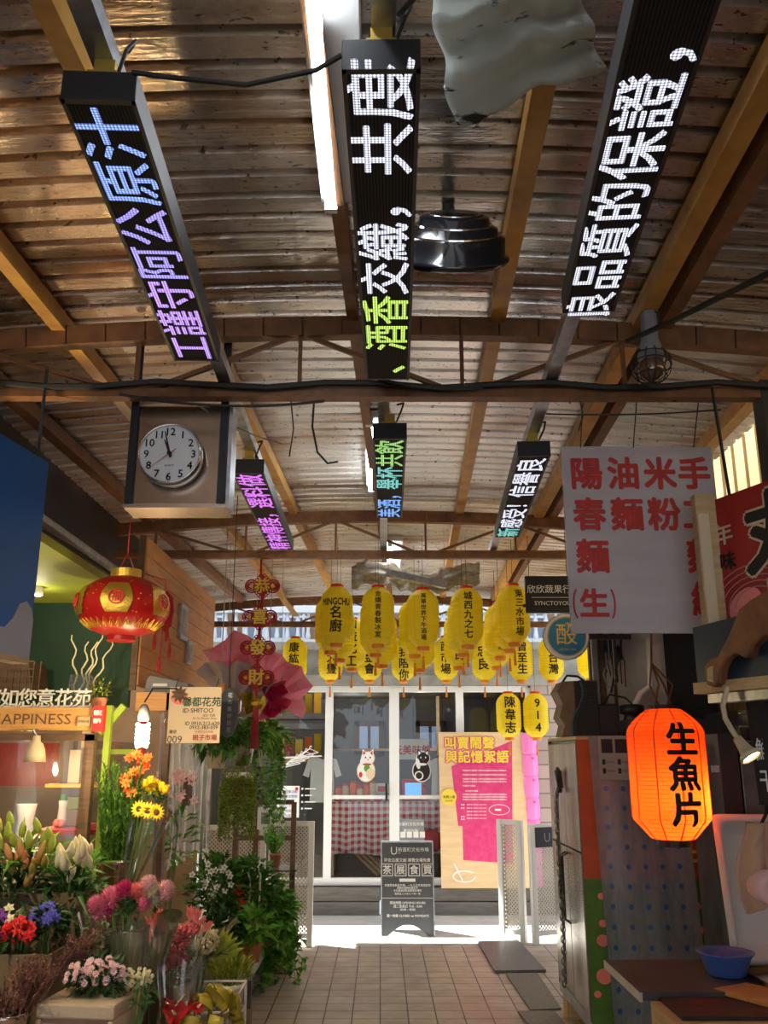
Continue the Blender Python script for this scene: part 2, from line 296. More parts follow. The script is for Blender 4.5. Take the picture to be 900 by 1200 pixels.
# ------------------------------------------------------------------ mesh builder
def wmat(o):
    m = Matrix.Identity(4)
    while o: m = o.matrix_basis @ m; o = o.parent
    return m
class MB:
    def __init__(s): s.v = []; s.f = []
    def add(s, vs_, fs):
        o = len(s.v); s.v += [Vector(v) for v in vs_]; s.f += [tuple(i + o for i in f) for f in fs]; return s
    def box(s, c, d, rz=0, mtx=None):
        x, y, z = d[0] / 2, d[1] / 2, d[2] / 2
        vv = [Vector((sx * x, sy * y, sz * z)) for sz in (-1, 1) for sy in (-1, 1) for sx in (-1, 1)]
        R = mtx or Matrix.Rotation(rz, 3, 'Z')
        return s.add([R @ v + Vector(c) for v in vv], [(0, 2, 3, 1), (4, 5, 7, 6), (0, 1, 5, 4), (2, 6, 7, 3), (0, 4, 6, 2), (1, 3, 7, 5)])
    def span(s, a, b):
        a, b = Vector(a), Vector(b); return s.box((a + b) / 2, [abs(q) for q in (b - a)])
    def bar(s, a, b, w, h, up=(0, 0, 1)):
        a, b = Vector(a), Vector(b); d = (b - a); L = d.length; d.normalize(); r = d.cross(Vector(up))
        if r.length < 1e-4: r = Vector((1, 0, 0))
        r.normalize(); u = r.cross(d)
        return s.box((a + b) / 2, (w, L, h), mtx=Matrix((r, d, u)).transposed())
    def tube(s, pts, r, n=6, closed=False):
        pts = [Vector(p) for p in pts]; k = len(pts); rr = r if isinstance(r, (list, tuple)) else [r] * k
        vs_, up = [], None
        for i, p in enumerate(pts):
            a = pts[(i - 1) % k] if (closed or i > 0) else p; b = pts[(i + 1) % k] if (closed or i < k - 1) else p
            d = (b - a); d = d.normalized() if d.length > 1e-9 else Vector((0, 0, 1))
            if up is None: up = d.orthogonal().normalized()
            up = (up - d * up.dot(d)); up = up.normalized() if up.length > 1e-6 else d.orthogonal().normalized()
            w = d.cross(up)
            vs_ += [p + (up * cos(2 * pi * j / n) + w * sin(2 * pi * j / n)) * rr[i] for j in range(n)]
        fs = []
        for i in range(k if closed else k - 1):
            for j in range(n):
                a, b = i * n + j, i * n + (j + 1) % n; c, d = ((i + 1) % k) * n + (j + 1) % n, ((i + 1) % k) * n + j
                fs.append((a, b, c, d))
        if not closed: fs += [tuple(range(n))[::-1], tuple((k - 1) * n + j for j in range(n))]
        return s.add(vs_, fs)
    def lathe(s, prof, n=20, c=(0, 0, 0), R=None, sx=1, sy=1, rip=None, caps=True):
        vs_ = []; c = Vector(c)
        for r, z in prof:
            for j in range(n):
                t = 2 * pi * j / n; q = r * (rip(t, z) if rip else 1)
                v = Vector((q * cos(t) * sx, q * sin(t) * sy, z)); vs_.append((R @ v if R else v) + c)
        fs = [(i * n + j, i * n + (j + 1) % n, (i + 1) * n + (j + 1) % n, (i + 1) * n + j) for i in range(len(prof) - 1) for j in range(n)]
        if caps: fs += [tuple(range(n))[::-1], tuple((len(prof) - 1) * n + j for j in range(n))]
        return s.add(vs_, fs)
    def ball(s, c, r, n=10, m=6, sc=(1, 1, 1)):
        prof = [(max(r * sin(pi * i / m), r * .02), -r * cos(pi * i / m)) for i in range(m + 1)]
        b = MB().lathe(prof, n); 
        return s.add([Vector((v.x * sc[0], v.y * sc[1], v.z * sc[2])) + Vector(c) for v in b.v], b.f)
    def prism(s, pts, fr, depth):
        # pts 2-D outline, fr = (origin, xdir, ydir); solid of the given depth behind the face (towards -normal)
        o, x, y = Vector(fr[0]), Vector(fr[1]).normalized(), Vector(fr[2]).normalized(); nrm = x.cross(y); k = len(pts)
        a = [o + x * p[0] + y * p[1] for p in pts]
        return s.add(a + [p - nrm * depth for p in a], [tuple(range(k)), tuple(range(2 * k - 1, k - 1, -1))] + [(i, i + k, (i + 1) % k + k, (i + 1) % k) for i in range(k)])
    def grid(s, fn, nu, nv):
        vs_ = [fn(i / nu, j / nv) for j in range(nv + 1) for i in range(nu + 1)]; w = nu + 1
        return s.add(vs_, [(j * w + i, j * w + i + 1, (j + 1) * w + i + 1, (j + 1) * w + i) for j in range(nv) for i in range(nu)])
    def leaf(s, p, d, up, L, w, droop=.25):
        p, d = Vector(p), Vector(d).normalized(); r = d.cross(Vector(up)); r = r.normalized() if r.length > 1e-4 else d.orthogonal().normalized(); u = r.cross(d)
        m = p + d * L * .5 + u * L * .04; t = p + d * L - u * L * droop
        return s.add([p, m + r * w * .5 + u * w * .12, t, m - r * w * .5 + u * w * .12, m], [(0, 1, 4), (1, 2, 4), (2, 3, 4), (3, 0, 4)])
    def build(s, name, m, parent=None, smooth=False, solid=0, bevel=0):
        me = bpy.data.meshes.new(name); vv = s.v
        if parent is not None:
            inv = wmat(parent).inverted(); vv = [inv @ v for v in vv]
        me.from_pydata([tuple(v) for v in vv], [], s.f); me.update()
        me.materials.append(M[m] if isinstance(m, str) else m)
        if smooth:
            me.polygons.foreach_set('use_smooth', [True] * len(me.polygons))
        o = bpy.data.objects.new(name, me); COL.objects.link(o)
        if parent is not None: o.parent = parent
        if solid:
            md = o.modifiers.new('thickness', 'SOLIDIFY'); md.thickness = solid; md.offset = 0
        if bevel:
            md = o.modifiers.new('bevel', 'BEVEL'); md.width = bevel; md.segments = 2; md.limit_method = 'ANGLE'
        return o
def tag(o, label=None, cat=None, group=None, kind=None):
    if label: o['label'] = label
    if cat: o['category'] = cat
    if group: o['group'] = group
    if kind: o['kind'] = kind
    return o
def thing(name, label, cat, loc=(0, 0, 0), rz=0, group=None):
    o = bpy.data.objects.new(name, None); COL.objects.link(o); o.empty_display_size = .05
    o.location = loc; o.rotation_euler = (0, 0, rz); return tag(o, label, cat, group)
def struct(name, mb, m, parent=None, **k):
    o = mb.build(name, m, parent, **k)
    if parent is None: o['kind'] = 'structure'
    return o
def copy_tree(o, parent=None):
    c = o.copy(); COL.objects.link(c)
    if parent is not None: c.parent = parent
    for ch in list(o.children): copy_tree(ch, c)
    return c
# ------------------------------------------------------------------ lettering
_gc = {}
def glyph(sx, bold):
    k = (sx, bold)
    if k not in _gc:
        c = bpy.data.curves.new('lettering', 'FONT'); c.body = sx; c.resolution_u = 2; c.offset = bold
        o = bpy.data.objects.new('lettering', c); COL.objects.link(o)
        me = bpy.data.meshes.new_from_object(o.evaluated_get(bpy.context.evaluated_depsgraph_get()))
        _gc[k] = ([v.co.copy() for v in me.vertices], [tuple(p.vertices) for p in me.polygons])
        bpy.data.objects.remove(o); bpy.data.curves.remove(c); bpy.data.meshes.remove(me)
    return _gc[k]
def text(mb, s_, o, x, y, size, bold=.0, vertical=False, pitch=1.05, align='c', sx=1.0, warp=None, sub=0):
    """flat lettering in the plane (o, x, y); o is the centre of a line, or of the first character when vertical"""
    o, x, y = Vector(o), Vector(x).normalized(), Vector(y).normalized()
    def put(chars, dx, dy, centre):
        b_ = max(bold, 0) * .75
        if b_ > .001:
            k_ = 6 if b_ < .04 else 10
            for i in range(k_): put1(chars, dx + b_ * cos(2 * pi * i / k_) * size * sx, dy + b_ * sin(2 * pi * i / k_) * size, centre, .00018 * i)
        else: put1(chars, dx, dy, centre)
    nrm_ = x.cross(y)
    def put1(chars, dx, dy, centre, lift=0):
        vv, ff = glyph(chars, 0)
        if not vv: return
        if sub:
            bm = bmesh.new(); bv = [bm.verts.new(v) for v in vv]
            for f in ff:
                try: bm.faces.new([bv[i] for i in f])
                except ValueError: pass
            for _ in range(3):
                ed = [e for e in bm.edges if e.calc_length() > sub]
                if not ed: break
                bmesh.ops.subdivide_edges(bm, edges=ed, cuts=1); bmesh.ops.triangulate(bm, faces=bm.faces[:])
            bm.verts.ensure_lookup_table(); bm.verts.index_update()
            vv = [v.co.copy() for v in bm.verts]; ff = [tuple(v.index for v in f.verts) for f in bm.faces]; bm.free()
        if centre == 'c': ox = (min(v.x for v in vv) + max(v.x for v in vv)) / 2
        elif centre == 'l': ox = min(v.x for v in vv)
        elif centre == 'em': ox = .5
        else: ox = max(v.x for v in vv)
        pts = [((v.x - ox) * size * sx + dx, (v.y - .355) * size + dy) for v in vv]
        mb.add([warp(px, py) if warp else o + x * px + y * py + nrm_ * lift for px, py in pts], ff)
    if vertical:
        for i, ch in enumerate(s_): put(ch, 0, -i * size * pitch, 'em' if ord(ch) > 255 else 'c')
    else: put(s_, 0, 0, align)
    return mb
X, Y_, Z = Vector((1, 0, 0)), Vector((0, 1, 0)), Vector((0, 0, 1))
RND = random.Random(7)
def lamp(name, loc, e, col, r=.03):
    l = bpy.data.lights.new(name, 'POINT'); l.energy = e; l.color = col; l.shadow_soft_size = r
    o = bpy.data.objects.new(name, l); COL.objects.link(o); o.location = loc; return o

# ================================================================== SETTING
struct('floor', MB().span((-3.2, -6, -.1), (3.2, 8.45, 0)), 'tile')
struct('trim_1', MB().span((-8, 8.45, -.1), (8, 8.66, .004)), 'lightconcrete')          # kerb
struct('street', MB().span((-12, 8.66, -.1), (12, 10.05, -.002)), 'lightconcrete')
mb = MB()
for k in range(2):
    for i in range(6): mb.span((-6 + i * 2, 9.98 + k * .03, k * .13 + .002), (-4.006 + i * 2, 10.4, k * .13 + .124))
M['deck'] = mat('weathered deck plank', (.16, .145, .13), .65, 0, (.11, .10, .09), 4, (1, 8, 8))
struct('trim_2', mb, 'deck')

# roof: corrugated tin on an arch, ribs running across the passage
RY0, RY1, RX = -6.0, 9.28, 1.78
def roofz(x): return 3.24 - x * x / 32
prof = []
y = RY0
while y < RY1:
    for dy, dz in ((0, -.026), (.066, -.026), (.073, 0), (.097, 0)): prof.append((y + dy, dz))
    y += .104
def roof_fn(u, v):
    i = min(int(round(v * (len(prof) - 1))), len(prof) - 1); x = -RX + 2 * RX * u
    wob = .006 * noise.noise(Vector((x * 1.3, prof[i][0] * .6, 0)))
    return Vector((x, prof[i][0], roofz(x) + prof[i][1] + wob))
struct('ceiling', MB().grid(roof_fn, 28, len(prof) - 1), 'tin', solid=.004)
# purlins
for i, (x0, w, m) in enumerate([(-1.6, .06, 'rust'), (-1.17, .05, 'ochre'), (-.66, .05, 'ochre'), (-.10, .04, 'rust'), (.43, .055, 'ochre'), (.95, .06, 'ochre'), (1.04, .05, 'rust'), (1.58, .06, 'ochre')]):
    a, b = (x0 - .30, -5.9), (x0 + .20, 9.0)
    mb = MB()
    mb.bar((a[0], a[1], roofz(a[0]) - .037 - .035), (b[0], b[1], roofz(b[0]) - .037 - .035), w, .065)
    struct('trim_%d' % (3 + i), mb, m)
struct('ceiling_sunblock_left', MB().span((-3.2, -6, 3.30), (-1.80, 9.05, 3.34)), 'dark')  # side roof piece added to keep the sun off the passage floor
struct('ceiling_skyblock_right', MB().span((1.78, -6, 2.92), (2.5, 3.1, 2.96)), 'dark')  # unseen roof piece added to cut sky light on the near right
# side walls of the passage
struct('wall_left', MB().span((-3.2, -6, 0), (-3.1, 8.4, 3.4)), 'dark')
struct('wall_left_upper', MB().span((-1.82, -6, 2.495), (-1.76, 9.05, 3.12)), 'black')
M['siding'] = mat('cream siding', (.27, .19, .085), .6, 0, (.22, .15, .065), 2)
mb = MB(); yy = -6
while yy < 8.2: mb.span((2.42, yy, 0), (2.46, yy + .1, 4.3)); mb.span((2.44, yy + .1, 0), (2.48, yy + .2, 4.3)); yy += .2
struct('wall_right', mb, 'siding')
struct('wall_back', MB().span((1.52, 6.5, 0), (2.42, 6.56, 2.475)), 'dark')
struct('trim_20', MB().span((1.45, 3.3, 2.47), (2.42, 6.6, 2.52)), 'dark')      # stall canopy, right
# pillar carrying truss on the right
p = at(893, 520, 2.97)
struct('pillar_right', MB().span((1.36, 2.94, 0), (1.44, 3.02, 2.9)), 'dark')

# flower shop shell, left: olive slab, green wall, plank wall
struct('trim_21', MB().span((-3.1, 2.9, 2.45), (-1.40, 5.10, 2.49)), 'olive')
struct('wall_green', MB().span((-3.1, 5.10, 1.86), (-1.42, 5.14, 2.45)), 'green')
mb = MB()
for k in range(8):
    mb.span((-1.40, 5.06, 1.98 + k * .107), (-1.36, 7.25, 1.98 + k * .107 + .103))
M['plank'] = mat('orange wood plank', (.62, .28, .08), .5, 0, (.50, .21, .055), 4, (6, 1, 6), bump=.05)
struct('wall_planks', mb, 'plank')
struct('trim_22', MB().span((-1.405, 5.04, 1.95), (-1.37, 5.06, 2.84)), 'brownwood')
M['shopback'] = mat('warm shop wall', (.34, .22, .12), .7, 0, (.26, .16, .09), 3)
struct('wall_shop', MB().span((-3.1, 7.3, 0), (-1.42, 7.35, 2.5)), 'shopback')

# ================================================================== STREET FACADE
FY = 10.2
def fx(px, py=900): return at(px, py, FY).x
def fz(py): return pz(py, FY)
zs, zt = .262, fz(806)
# glazed shopfront: frames are parts of window_1
win = MB()
wroot = tag(bpy.data.objects.new('window_1', None), kind='structure'); COL.objects.link(wroot); wroot.location = (0, FY, zs)
fr = MB()
XL, X1, X2, X3, X4, XR = fx(235), fx(320), fx(385), fx(462), fx(540), fx(622)
for x, w in ((XL, .06), (X2, .085), (X3, .11), (X4, .085), (XR, .06)): fr.span((x - w / 2, FY - .04, zs), (x + w / 2, FY + .04, zt))
fr.span((XL, FY - .035, zt - .05), (XR, FY + .035, zt + .02)); fr.span((XL, FY - .05, zs), (XR, FY + .03, zs + .075))
fr.span((X2, FY - .02, fz(934) - .02), (XR, FY + .02, fz(934) + .02))
fr.build('window_frame', 'frame', wroot, bevel=.006)
gl = MB()
for a, b in ((XL, X2), (X2, X3), (X3, X4), (X4, XR)): gl.span((a, FY - .004, zs), (b, FY + .004, zt))
gl.build('window_pane', 'glass', wroot)
hd = MB().span((X3 - .10, FY - .075, fz(938)), (X3 - .075, FY - .04, fz(918))); hd.build('door_handle', 'black', wroot)
# lintel, balustrade, piers, house behind
mb = MB().span((-6, FY - .12, zt + .02), (6, FY + .3, zt + .13)); mb.span((-6, FY - .06, zt + .13), (6, FY + .3, zt + .42)); mb.span((-6, FY - .14, zt + .42), (6, FY + .3, zt + .5))
struct('trim_23', mb, 'concrete')
struct('wall_front_pier', MB().span((XR + .02, FY - .1, 0), (XR + .50, FY + .3, zt + .02)), 'brick')
mb = MB().span((XR + .50, FY - .02, 0), (6, FY + .3, zt + .02)); mb.span((-6, FY - .02, 0), (XL - .02, FY + .3, zt + .02))
struct('wall_front', mb, 'concrete')
mb = MB(); zb = zt + .5
M['balus'] = mat('pale blue grey paint', (.55, .60, .66), .6)
mb.span((-6, FY + .02, zb + .36), (6, FY + .14, zb + .44)); mb.span((-6, FY + .02, zb), (6, FY + .14, zb + .05))
for i in range(100):
    x = -6 + i * .12; mb.lathe([(.022, 0), (.03, .04), (.018, .12), (.034, .2), (.016, .28), (.022, .32)], 6, (x, FY + .08, zb + .05))
bal = mb.build('balustrade', 'balus'); tag(bal, 'pale blue grey balustrade along the balcony above the glass shopfront', 'balustrade')
hz = zb + .02
hb = thing('house', 'brown brick house with rows of white framed windows behind the balcony', 'building', (0, 11.6, 2.56))
M['housebrick'] = mat('brown house brick', (.26, .15, .09), .8, 0, (.2, .12, .07), 10); M['paneblue'] = mat('blue grey pane', (.16, .20, .26), .25)
MB().span((-7, 11.6, 2.56), (7, 11.9, 9)).build('wall', 'housebrick', hb)
wf, pn = MB(), None
WX = [-6 + i * 1.05 for i in range(12)]
for x in WX:
    for zz in (2.75, 4.2):
        f = MB()
        for a in range(4): f.span((x + a * .26, 11.55, zz), (x + a * .26 + .03, 11.61, zz + 1.2))
        for a in range(5): f.span((x, 11.552, zz + a * .29), (x + .83, 11.61, zz + a * .29 + .03))
        w = f.build('window', 'balus', hb)
        MB().span((x + .01, 11.58, zz), (x + .81, 11.597, zz + 1.2)).build('pane', 'paneblue', w)
# interior of the shopfront room
struct('floor_shop', MB().span((XL - .3, FY + .06, .1), (XR + .4, 13.2, .262)), 'brownwood')
M['backgrey'] = mat('grey room wall', (.19, .20, .21), .8)
struct('wall_room_back', MB().span((XL - .4, 13.2, .2), (XR + .5, 13.3, 3.0)), 'backgrey')
struct('wall_room_left', MB().span((XL - .4, FY + .1, .2), (XL - .3, 13.2, 3.0)), 'backgrey')
struct('wall_room_right', MB().span((XR + .4, FY + .31, .2), (XR + .5, 13.2, 3.0)), 'backgrey')
struct('ceiling_room', MB().span((XL - .4, FY + .31, zt + .06), (XR + .5, 13.3, zt + .16)), 'backgrey')
lamp('added_room_lamp_a', (-1.6, 11.2, zt - .25), 26, (1, .80, .45)); lamp('added_room_lamp_b', (.5, 11.3, zt - .25), 5, (1, .93, .84)); lamp('added_room_lamp_c', (-.4, 12.3, zt - .2), 5, (1, .93, .84))  # point lights without fixtures, added to brighten the shopfront room

def backwin(px0, px1, py0, py1, label):
    Yb = 13.18; a, b = at(px0, py1, Yb), at(px1, py0, Yb)
    t = thing('wall_window', label, 'window', ((a.x + b.x) / 2, Yb, a.z))
    f = MB(); w = .075
    f.span((a.x, Yb - .05, a.z), (a.x + w, Yb, b.z)); f.span((b.x - w, Yb - .05, a.z), (b.x, Yb, b.z)); f.span((a.x, Yb - .05, b.z - w), (b.x, Yb, b.z)); f.span((a.x, Yb - .05, a.z), (b.x, Yb, a.z + w))
    f.span(((a.x + b.x) / 2 - .02, Yb - .045, a.z), ((a.x + b.x) / 2 + .02, Yb, b.z)); f.build('window_frame', 'brownwood', t)
    MB().span((a.x + .05, Yb - .02, a.z + .05), (b.x - .05, Yb - .012, b.z - .05)).build('pane', mat('bluish daylight pane', (.25, .33, .45), .2, emit=.22, ecol=(.45, .62, .9)), t)
backwin(415, 450, 845, 884, 'brown framed window on the grey wall behind the white cat sticker')
backwin(486, 522, 845, 884, 'brown framed window on the grey wall behind the black cat sticker')

# gingham table and what stands on it
TY = 10.95
a, b = at(381, 940, TY), at(541, 1002, TY)
t = thing('display_table', 'table under a red and white gingham cloth behind the glass doors', 'table', ((a.x + b.x) / 2, TY + .3, .262))
def cloth(u, v):
    k = .018 * sin(u * 30) * v + .006 * sin(u * 70) * v
    return Vector((a.x + (b.x - a.x) * u, TY - k, a.z - (a.z - b.z) * v + .02 * v * sin(u * 9)))
tc_ = MB().grid(cloth, 60, 8); tc_.grid(lambda u, v: Vector((a.x + (b.x - a.x) * u, TY + .62 * v, a.z)), 20, 4); tc_.build('tablecloth', 'gingham', t, True)
for x in (a.x + .08, b.x - .08):
    for yy in (TY + .1, TY + .55): MB().span((x - .03, yy - .03, .262), (x + .03, yy + .03, a.z - .01)).build('leg', 'palewood', t)
MB().span((a.x + .02, TY + .03, a.z - .05), (b.x - .02, TY + .6, a.z - .004)).build('table_top', 'palewood', t)
tz = a.z + .002
jars = []
JL = ['leftmost', 'second', 'third', 'fourth', 'fifth', 'sixth']
for i, px in enumerate((397, 405, 414, 422, 430, 437)):
    p = at(px, 930, TY + .18); h = .17 + .03 * (i % 3)
    t = thing('jar', '%s clear jar with red lid on the gingham table, counted from the left frame' % JL[i], 'jar', (p.x, p.y, tz), 0, 'jars on the gingham table')
    MB().lathe([(.035, 0), (.042, .01), (.042, h - .04), (.03, h - .02)], 12, (p.x, p.y, tz)).build('body', M['cream'] if i % 2 else M['orangepetal'], t, True)
    MB().lathe([(.033, h - .02), (.033, h)], 12, (p.x, p.y, tz)).build('lid', 'redcap', t)
def cartonbox(px, py0, py1, w, label, m):
    p = at(px, py0, TY + .22); h = pz(py0, TY + .22) - tz
    t = thing('gift_box', label, 'box', (p.x, p.y, tz)); MB().span((p.x - w / 2, p.y - .04, tz), (p.x + w / 2, p.y + .04, tz + h)).build('box', m, t, bevel=.004)
    MB().span((p.x - w * .35, p.y - .043, tz + h * .55), (p.x + w * .35, p.y - .04, tz + h * .85)).build('label', 'red', t)
cartonbox(448, 918, 940, .15, 'tall cream gift box with red label on the gingham table', 'paper')
cartonbox(458, 928, 940, .09, 'small cream box beside the door frame on the gingham table', 'cream')
for i, (px, py, r, lb) in enumerate([(418, 921, .11, 'round red fabric tomato behind the jars on gingham table, left one'), (435, 921, .10, 'round red fabric tomato behind the jars, nearer the cream gift box'), (443, 936, .05, 'small red tomato in front of the cream gift box')]):
    yy = TY + .45 if i < 2 else TY + .1
    p = at(px, py, yy); t = thing('tomato_cushion', lb, 'cushion', (p.x, yy, tz), 0, 'red tomatoes on the gingham table')
    MB().ball((p.x, yy, tz + r * (1.1 if i < 2 else .8)), r, 14, 8, (1.25, 1, .8)).build('body', 'red', t, True)
    q = MB()
    for k in range(5): q.leaf((p.x, yy, tz + r * (1.9 if i < 2 else 1.55)), (cos(k * 1.26), sin(k * 1.26), -.1), Z, r * .7, r * .3)
    q.build('stem', 'leaf', t)
p = at(505, 985, TY - .07); t = thing('tomato_cushion', 'large red tomato cushion hanging at the right end of the gingham cloth', 'cushion', (p.x, TY - .07, p.z - .12))
MB().ball((p.x, TY - .07, p.z), .14, 16, 10, (1.1, .6, .85)).build('body', 'red', t, True)
# television
p = at(486, 958, TY + .25); t = thing('television', 'small red cased television showing a blue picture on the table', 'television', (p.x, p.y, tz))
MB().span((p.x - .15, p.y - .05, tz), (p.x + .15, p.y + .14, tz + .25)).build('case', 'redpetal', t, bevel=.015)
MB().span((p.x - .115, p.y - .056, tz + .04), (p.x + .08, p.y - .05, tz + .21)).build('screen', 'bluescreen', t)
MB().lathe([(.016, 0), (.016, .012)], 10, (p.x + .115, p.y - .05, tz + .17), Matrix.Rotation(pi / 2, 3, 'X')).build('knob', 'black', t)
# wooden slats leaning below the table
for i in range(6):
    q = at(432 + i * 5, 1028, TY - .08); q2 = at(412 + i * 6, 1004, TY + .1)
    o = MB().bar((q.x + .1 + i * .02, TY - .12 + i * .012, .285), (q2.x - .08, TY + .25 + i * .03, .60), .035, .02).build('slat', 'palewood')
    tag(o, 'brown wooden slat leaning under the gingham table', 'slat', 'slats under the gingham table')
# banner, shirt, rail in the room
p0, p1 = at(466, 890, 11.0), at(503, 866, 11.0)
t = thing('hanging_sign', 'white sign with red characters behind the right glass door', 'sign', ((p0.x + p1.x) / 2, 11, p0.z))
MB().span((p0.x - .06, 11, p0.z), (p1.x, 11.02, p1.z)).build('board', 'paper', t, bevel=.004)
text(MB(), '玩美味館', ((p0.x + p1.x) / 2 - .02, 10.995, (p0.z + p1.z) / 2 - .01), X, Z, .115, .03).build('lettering', 'red', t)
MB().tube([((p0.x + p1.x) / 2, 11.01, p1.z), ((p0.x + p1.x) / 2, 11.01, zt + .06)], .004).build('cord', 'wire', t)
p = at(460, 880, 11.7)
q = MB().bar((at(378, 879, 11.7).x, 11.7, at(378, 879, 11.7).z), (at(540, 878, 11.7).x, 11.7, at(540, 878, 11.7).z), .03, .03)
rail = thing('clothes_rail', 'thin timber rail running across behind the glass doors', 'rail', (p.x, 11.7, .262)); q.build('rail', 'palewood', rail)
for px in (384, 514): qx = at(px, 900, 11.7).x; MB().span((qx - .02, 11.69, .262), (qx + .02, 11.73, zt)).build('post', 'palewood', rail)
def shirt(px, py, Y, s, label):
    c = at(px, py, Y); pts = [(-.09, 0), (-.2, -.05), (-.27, -.26), (-.19, -.29), (-.16, -.17), (-.17, -.62), (.17, -.62), (.16, -.17), (.19, -.29), (.27, -.26), (.2, -.05), (.09, 0), (0, -.05)]
    t = thing('shirt', label, 'shirt', (c.x, Y, c.z - .62 * s)); m = MB().prism([(x * s, z * s) for x, z in pts], (c, X, Z), .03); m.build('shirt', 'paper', t)
    MB().tube([c + Vector((-.1 * s, .015, -.01)), c + Vector((0, .015, .08)), c + Vector((.1 * s, .015, -.01))], .006, 5).tube([c + Vector((0, .015, .08)), (c.x, Y + .015, zt + .06)], .004, 5).build('hanger', 'wire', t)
shirt(378, 886, 11.0, .85, 'pale grey short sleeved shirt hanging left of the white door frame')
shirt(519, 888, 11.1, .85, 'pale short sleeved shirt hanging beside the plywood board')
# left bay: yellow and orange goods on shelves
t = thing('goods_shelf', 'dark shelf unit stacked with yellow and orange goods in the left shop bay', 'shelf', (fx(335), 11.3, .262))
for py in (838, 850, 888): z = pz(py, 11.3); MB().span((at(300, py, 11.3).x, 11.2, z - .05), (at(384, py, 11.3).x, 11.6, z + .02)).build('shelf_board', 'grey' if py < 888 else 'palewood', t)
for px in (300, 383): x = at(px, 900, 11.3).x; MB().span((x - .02, 11.2, .262), (x + .02, 11.6, zt)).build('upright', 'brownwood', t)
GC = ['amber', 'yellowpetal', 'orangepetal', 'goldtext', 'redpetal']
k = 0
for py, top in ((838, 808), (888, 858)):
    for px in range(306, 382, 11):
        c = at(px, py, 11.35); h = pz(top, 11.35) - c.z; w = .085; m = GC[(k * 3 + px) % 5]
        o = thing('packet', 'upright %s packet on the shop shelf, place %d from the shelf end, %s row' % ({'amber': 'amber', 'yellowpetal': 'yellow', 'orangepetal': 'orange', 'goldtext': 'gold', 'redpetal': 'red'}[m], (px - 306) // 11 + 1, 'upper' if py < 850 else 'lower'), 'packet', (c.x, 11.35, c.z + .02), 0, 'packets on the shop shelf')
        MB().span((c.x - w / 2, 11.33, c.z + .022), (c.x + w / 2, 11.40, c.z + h * (.72 + .28 * ((px * 7) % 5) / 5))).build('packet', m, o, bevel=.006); k += 1
# stickers on the glass: lucky cats, notice, white drawing
def sticker(name, label, cat): return thing(name, label, cat)
def ell(cx, cz, rx, rz, n=24, a=0):
    return [(cx + rx * cos(2 * pi * i / n) * cos(a) - rz * sin(2 * pi * i / n) * sin(a), cz + rx * cos(2 * pi * i / n) * sin(a) + rz * sin(2 * pi * i / n) * cos(a)) for i in range(n)]
def catsticker(px, py, main, edge, label):
    c = at(px, py, FY - .012); u = pw(1, FY)
    t = thing('cat_sticker', label, 'sticker', (c.x, c.y, c.z - 17 * u))
    def P(pts, d, m, nm): MB().prism([(x * u, z * u) for x, z in pts], ((c.x, c.y - d, c.z), X, Z), .001).build(nm, m, t)
    body = ell(-1, -6, 9.5, 11); head = ell(1, 8, 7, 6.5)
    P(ell(-1, -6, 10.5, 12), 0, edge, 'outline'); P(ell(1, 8, 8, 7.5), 0.0005, edge, 'outline')
    P(body, .002, main, 'body'); P(head, .003, main, 'head')
    for s_ in (-1, 1): P([(1 + s_ * 6.5, 9), (1 + s_ * 6, 18), (1 + s_ * 1, 13.5)], .0035, main, 'ear'); P([(1 + s_ * 5.4, 11), (1 + s_ * 5.2, 16), (1 + s_ * 2.4, 13.4)], .0045, 'red' if main == 'paper' else 'paper', 'inner_ear')
    P(ell(-5, 2, 2.5, 6, 16, .2), .004, edge if main != 'paper' else 'paper', 'paw')
    if main == 'paper':
        P(ell(0, 1.2, 5, 1.2), .005, 'red', 'collar'); P(ell(0, -3, 3.4, 4), .0052, 'leafbright', 'bib'); P(ell(4, -9, 5, 6), .0055, 'cream', 'coin'); P(ell(-7, -10, 2, 3), .0055, 'red', 'spot')
    else:
        P(ell(0, 1.2, 5, 1.4), .005, 'paper', 'collar'); P(ell(-4, -11, 5, 5), .005, 'paper', 'coin'); P(ell(-4, -11, 3.6, 3.6), .0055, main, 'coin_centre')
    for s_ in (-1, 1): P(ell(1 + s_ * 2.7, 8.6, .8, 1.1, 10), .0056, 'ink' if main == 'paper' else 'paper', 'eye')
    P(ell(1, 6.2, .9, .6, 10), .0056, 'red', 'nose')
catsticker(430, 897, 'paper', 'cream', 'white lucky cat sticker with red ears on the left glass door')
catsticker(495, 897, 'ink', 'paper', 'black and white lucky cat sticker on the right glass door')
c0, c1 = at(324, 958, FY - .03), at(351, 921, FY - .03)
t = thing('notice_sheet', 'white handwritten notice sheet on the left shop window', 'notice', ((c0.x + c1.x) / 2, FY - .03, c0.z))
MB().span((c0.x, FY - .03, c0.z), (c1.x, FY - .012, c1.z)).build('sheet', 'paper', t)
mb = MB()
for i in range(6): text(mb, ['本週市集活動', '歡迎參加體驗', '自由報名', '週六下午', '材料現場提供', '請洽櫃台'][i], ((c0.x + c1.x) / 2, FY - .032, c1.z - .06 - i * .05), X, Z, .034)
mb.build('lettering', mat('blue ink', (.12, .16, .4), .6), t)
MB().lathe([(.018, 0), (.018, .004)], 10, (c1.x - .03, FY - .03, c1.z - .03), Matrix.Rotation(pi / 2, 3, 'X')).build('seal', 'red', t)
c = at(352, 888, FY - .02); u = pw(1, FY)
t = thing('hanger_decal', 'white line drawing of clothes hangers stuck on the left shop window', 'decal', (c.x, FY - .015, c.z - .2))
mb = MB()
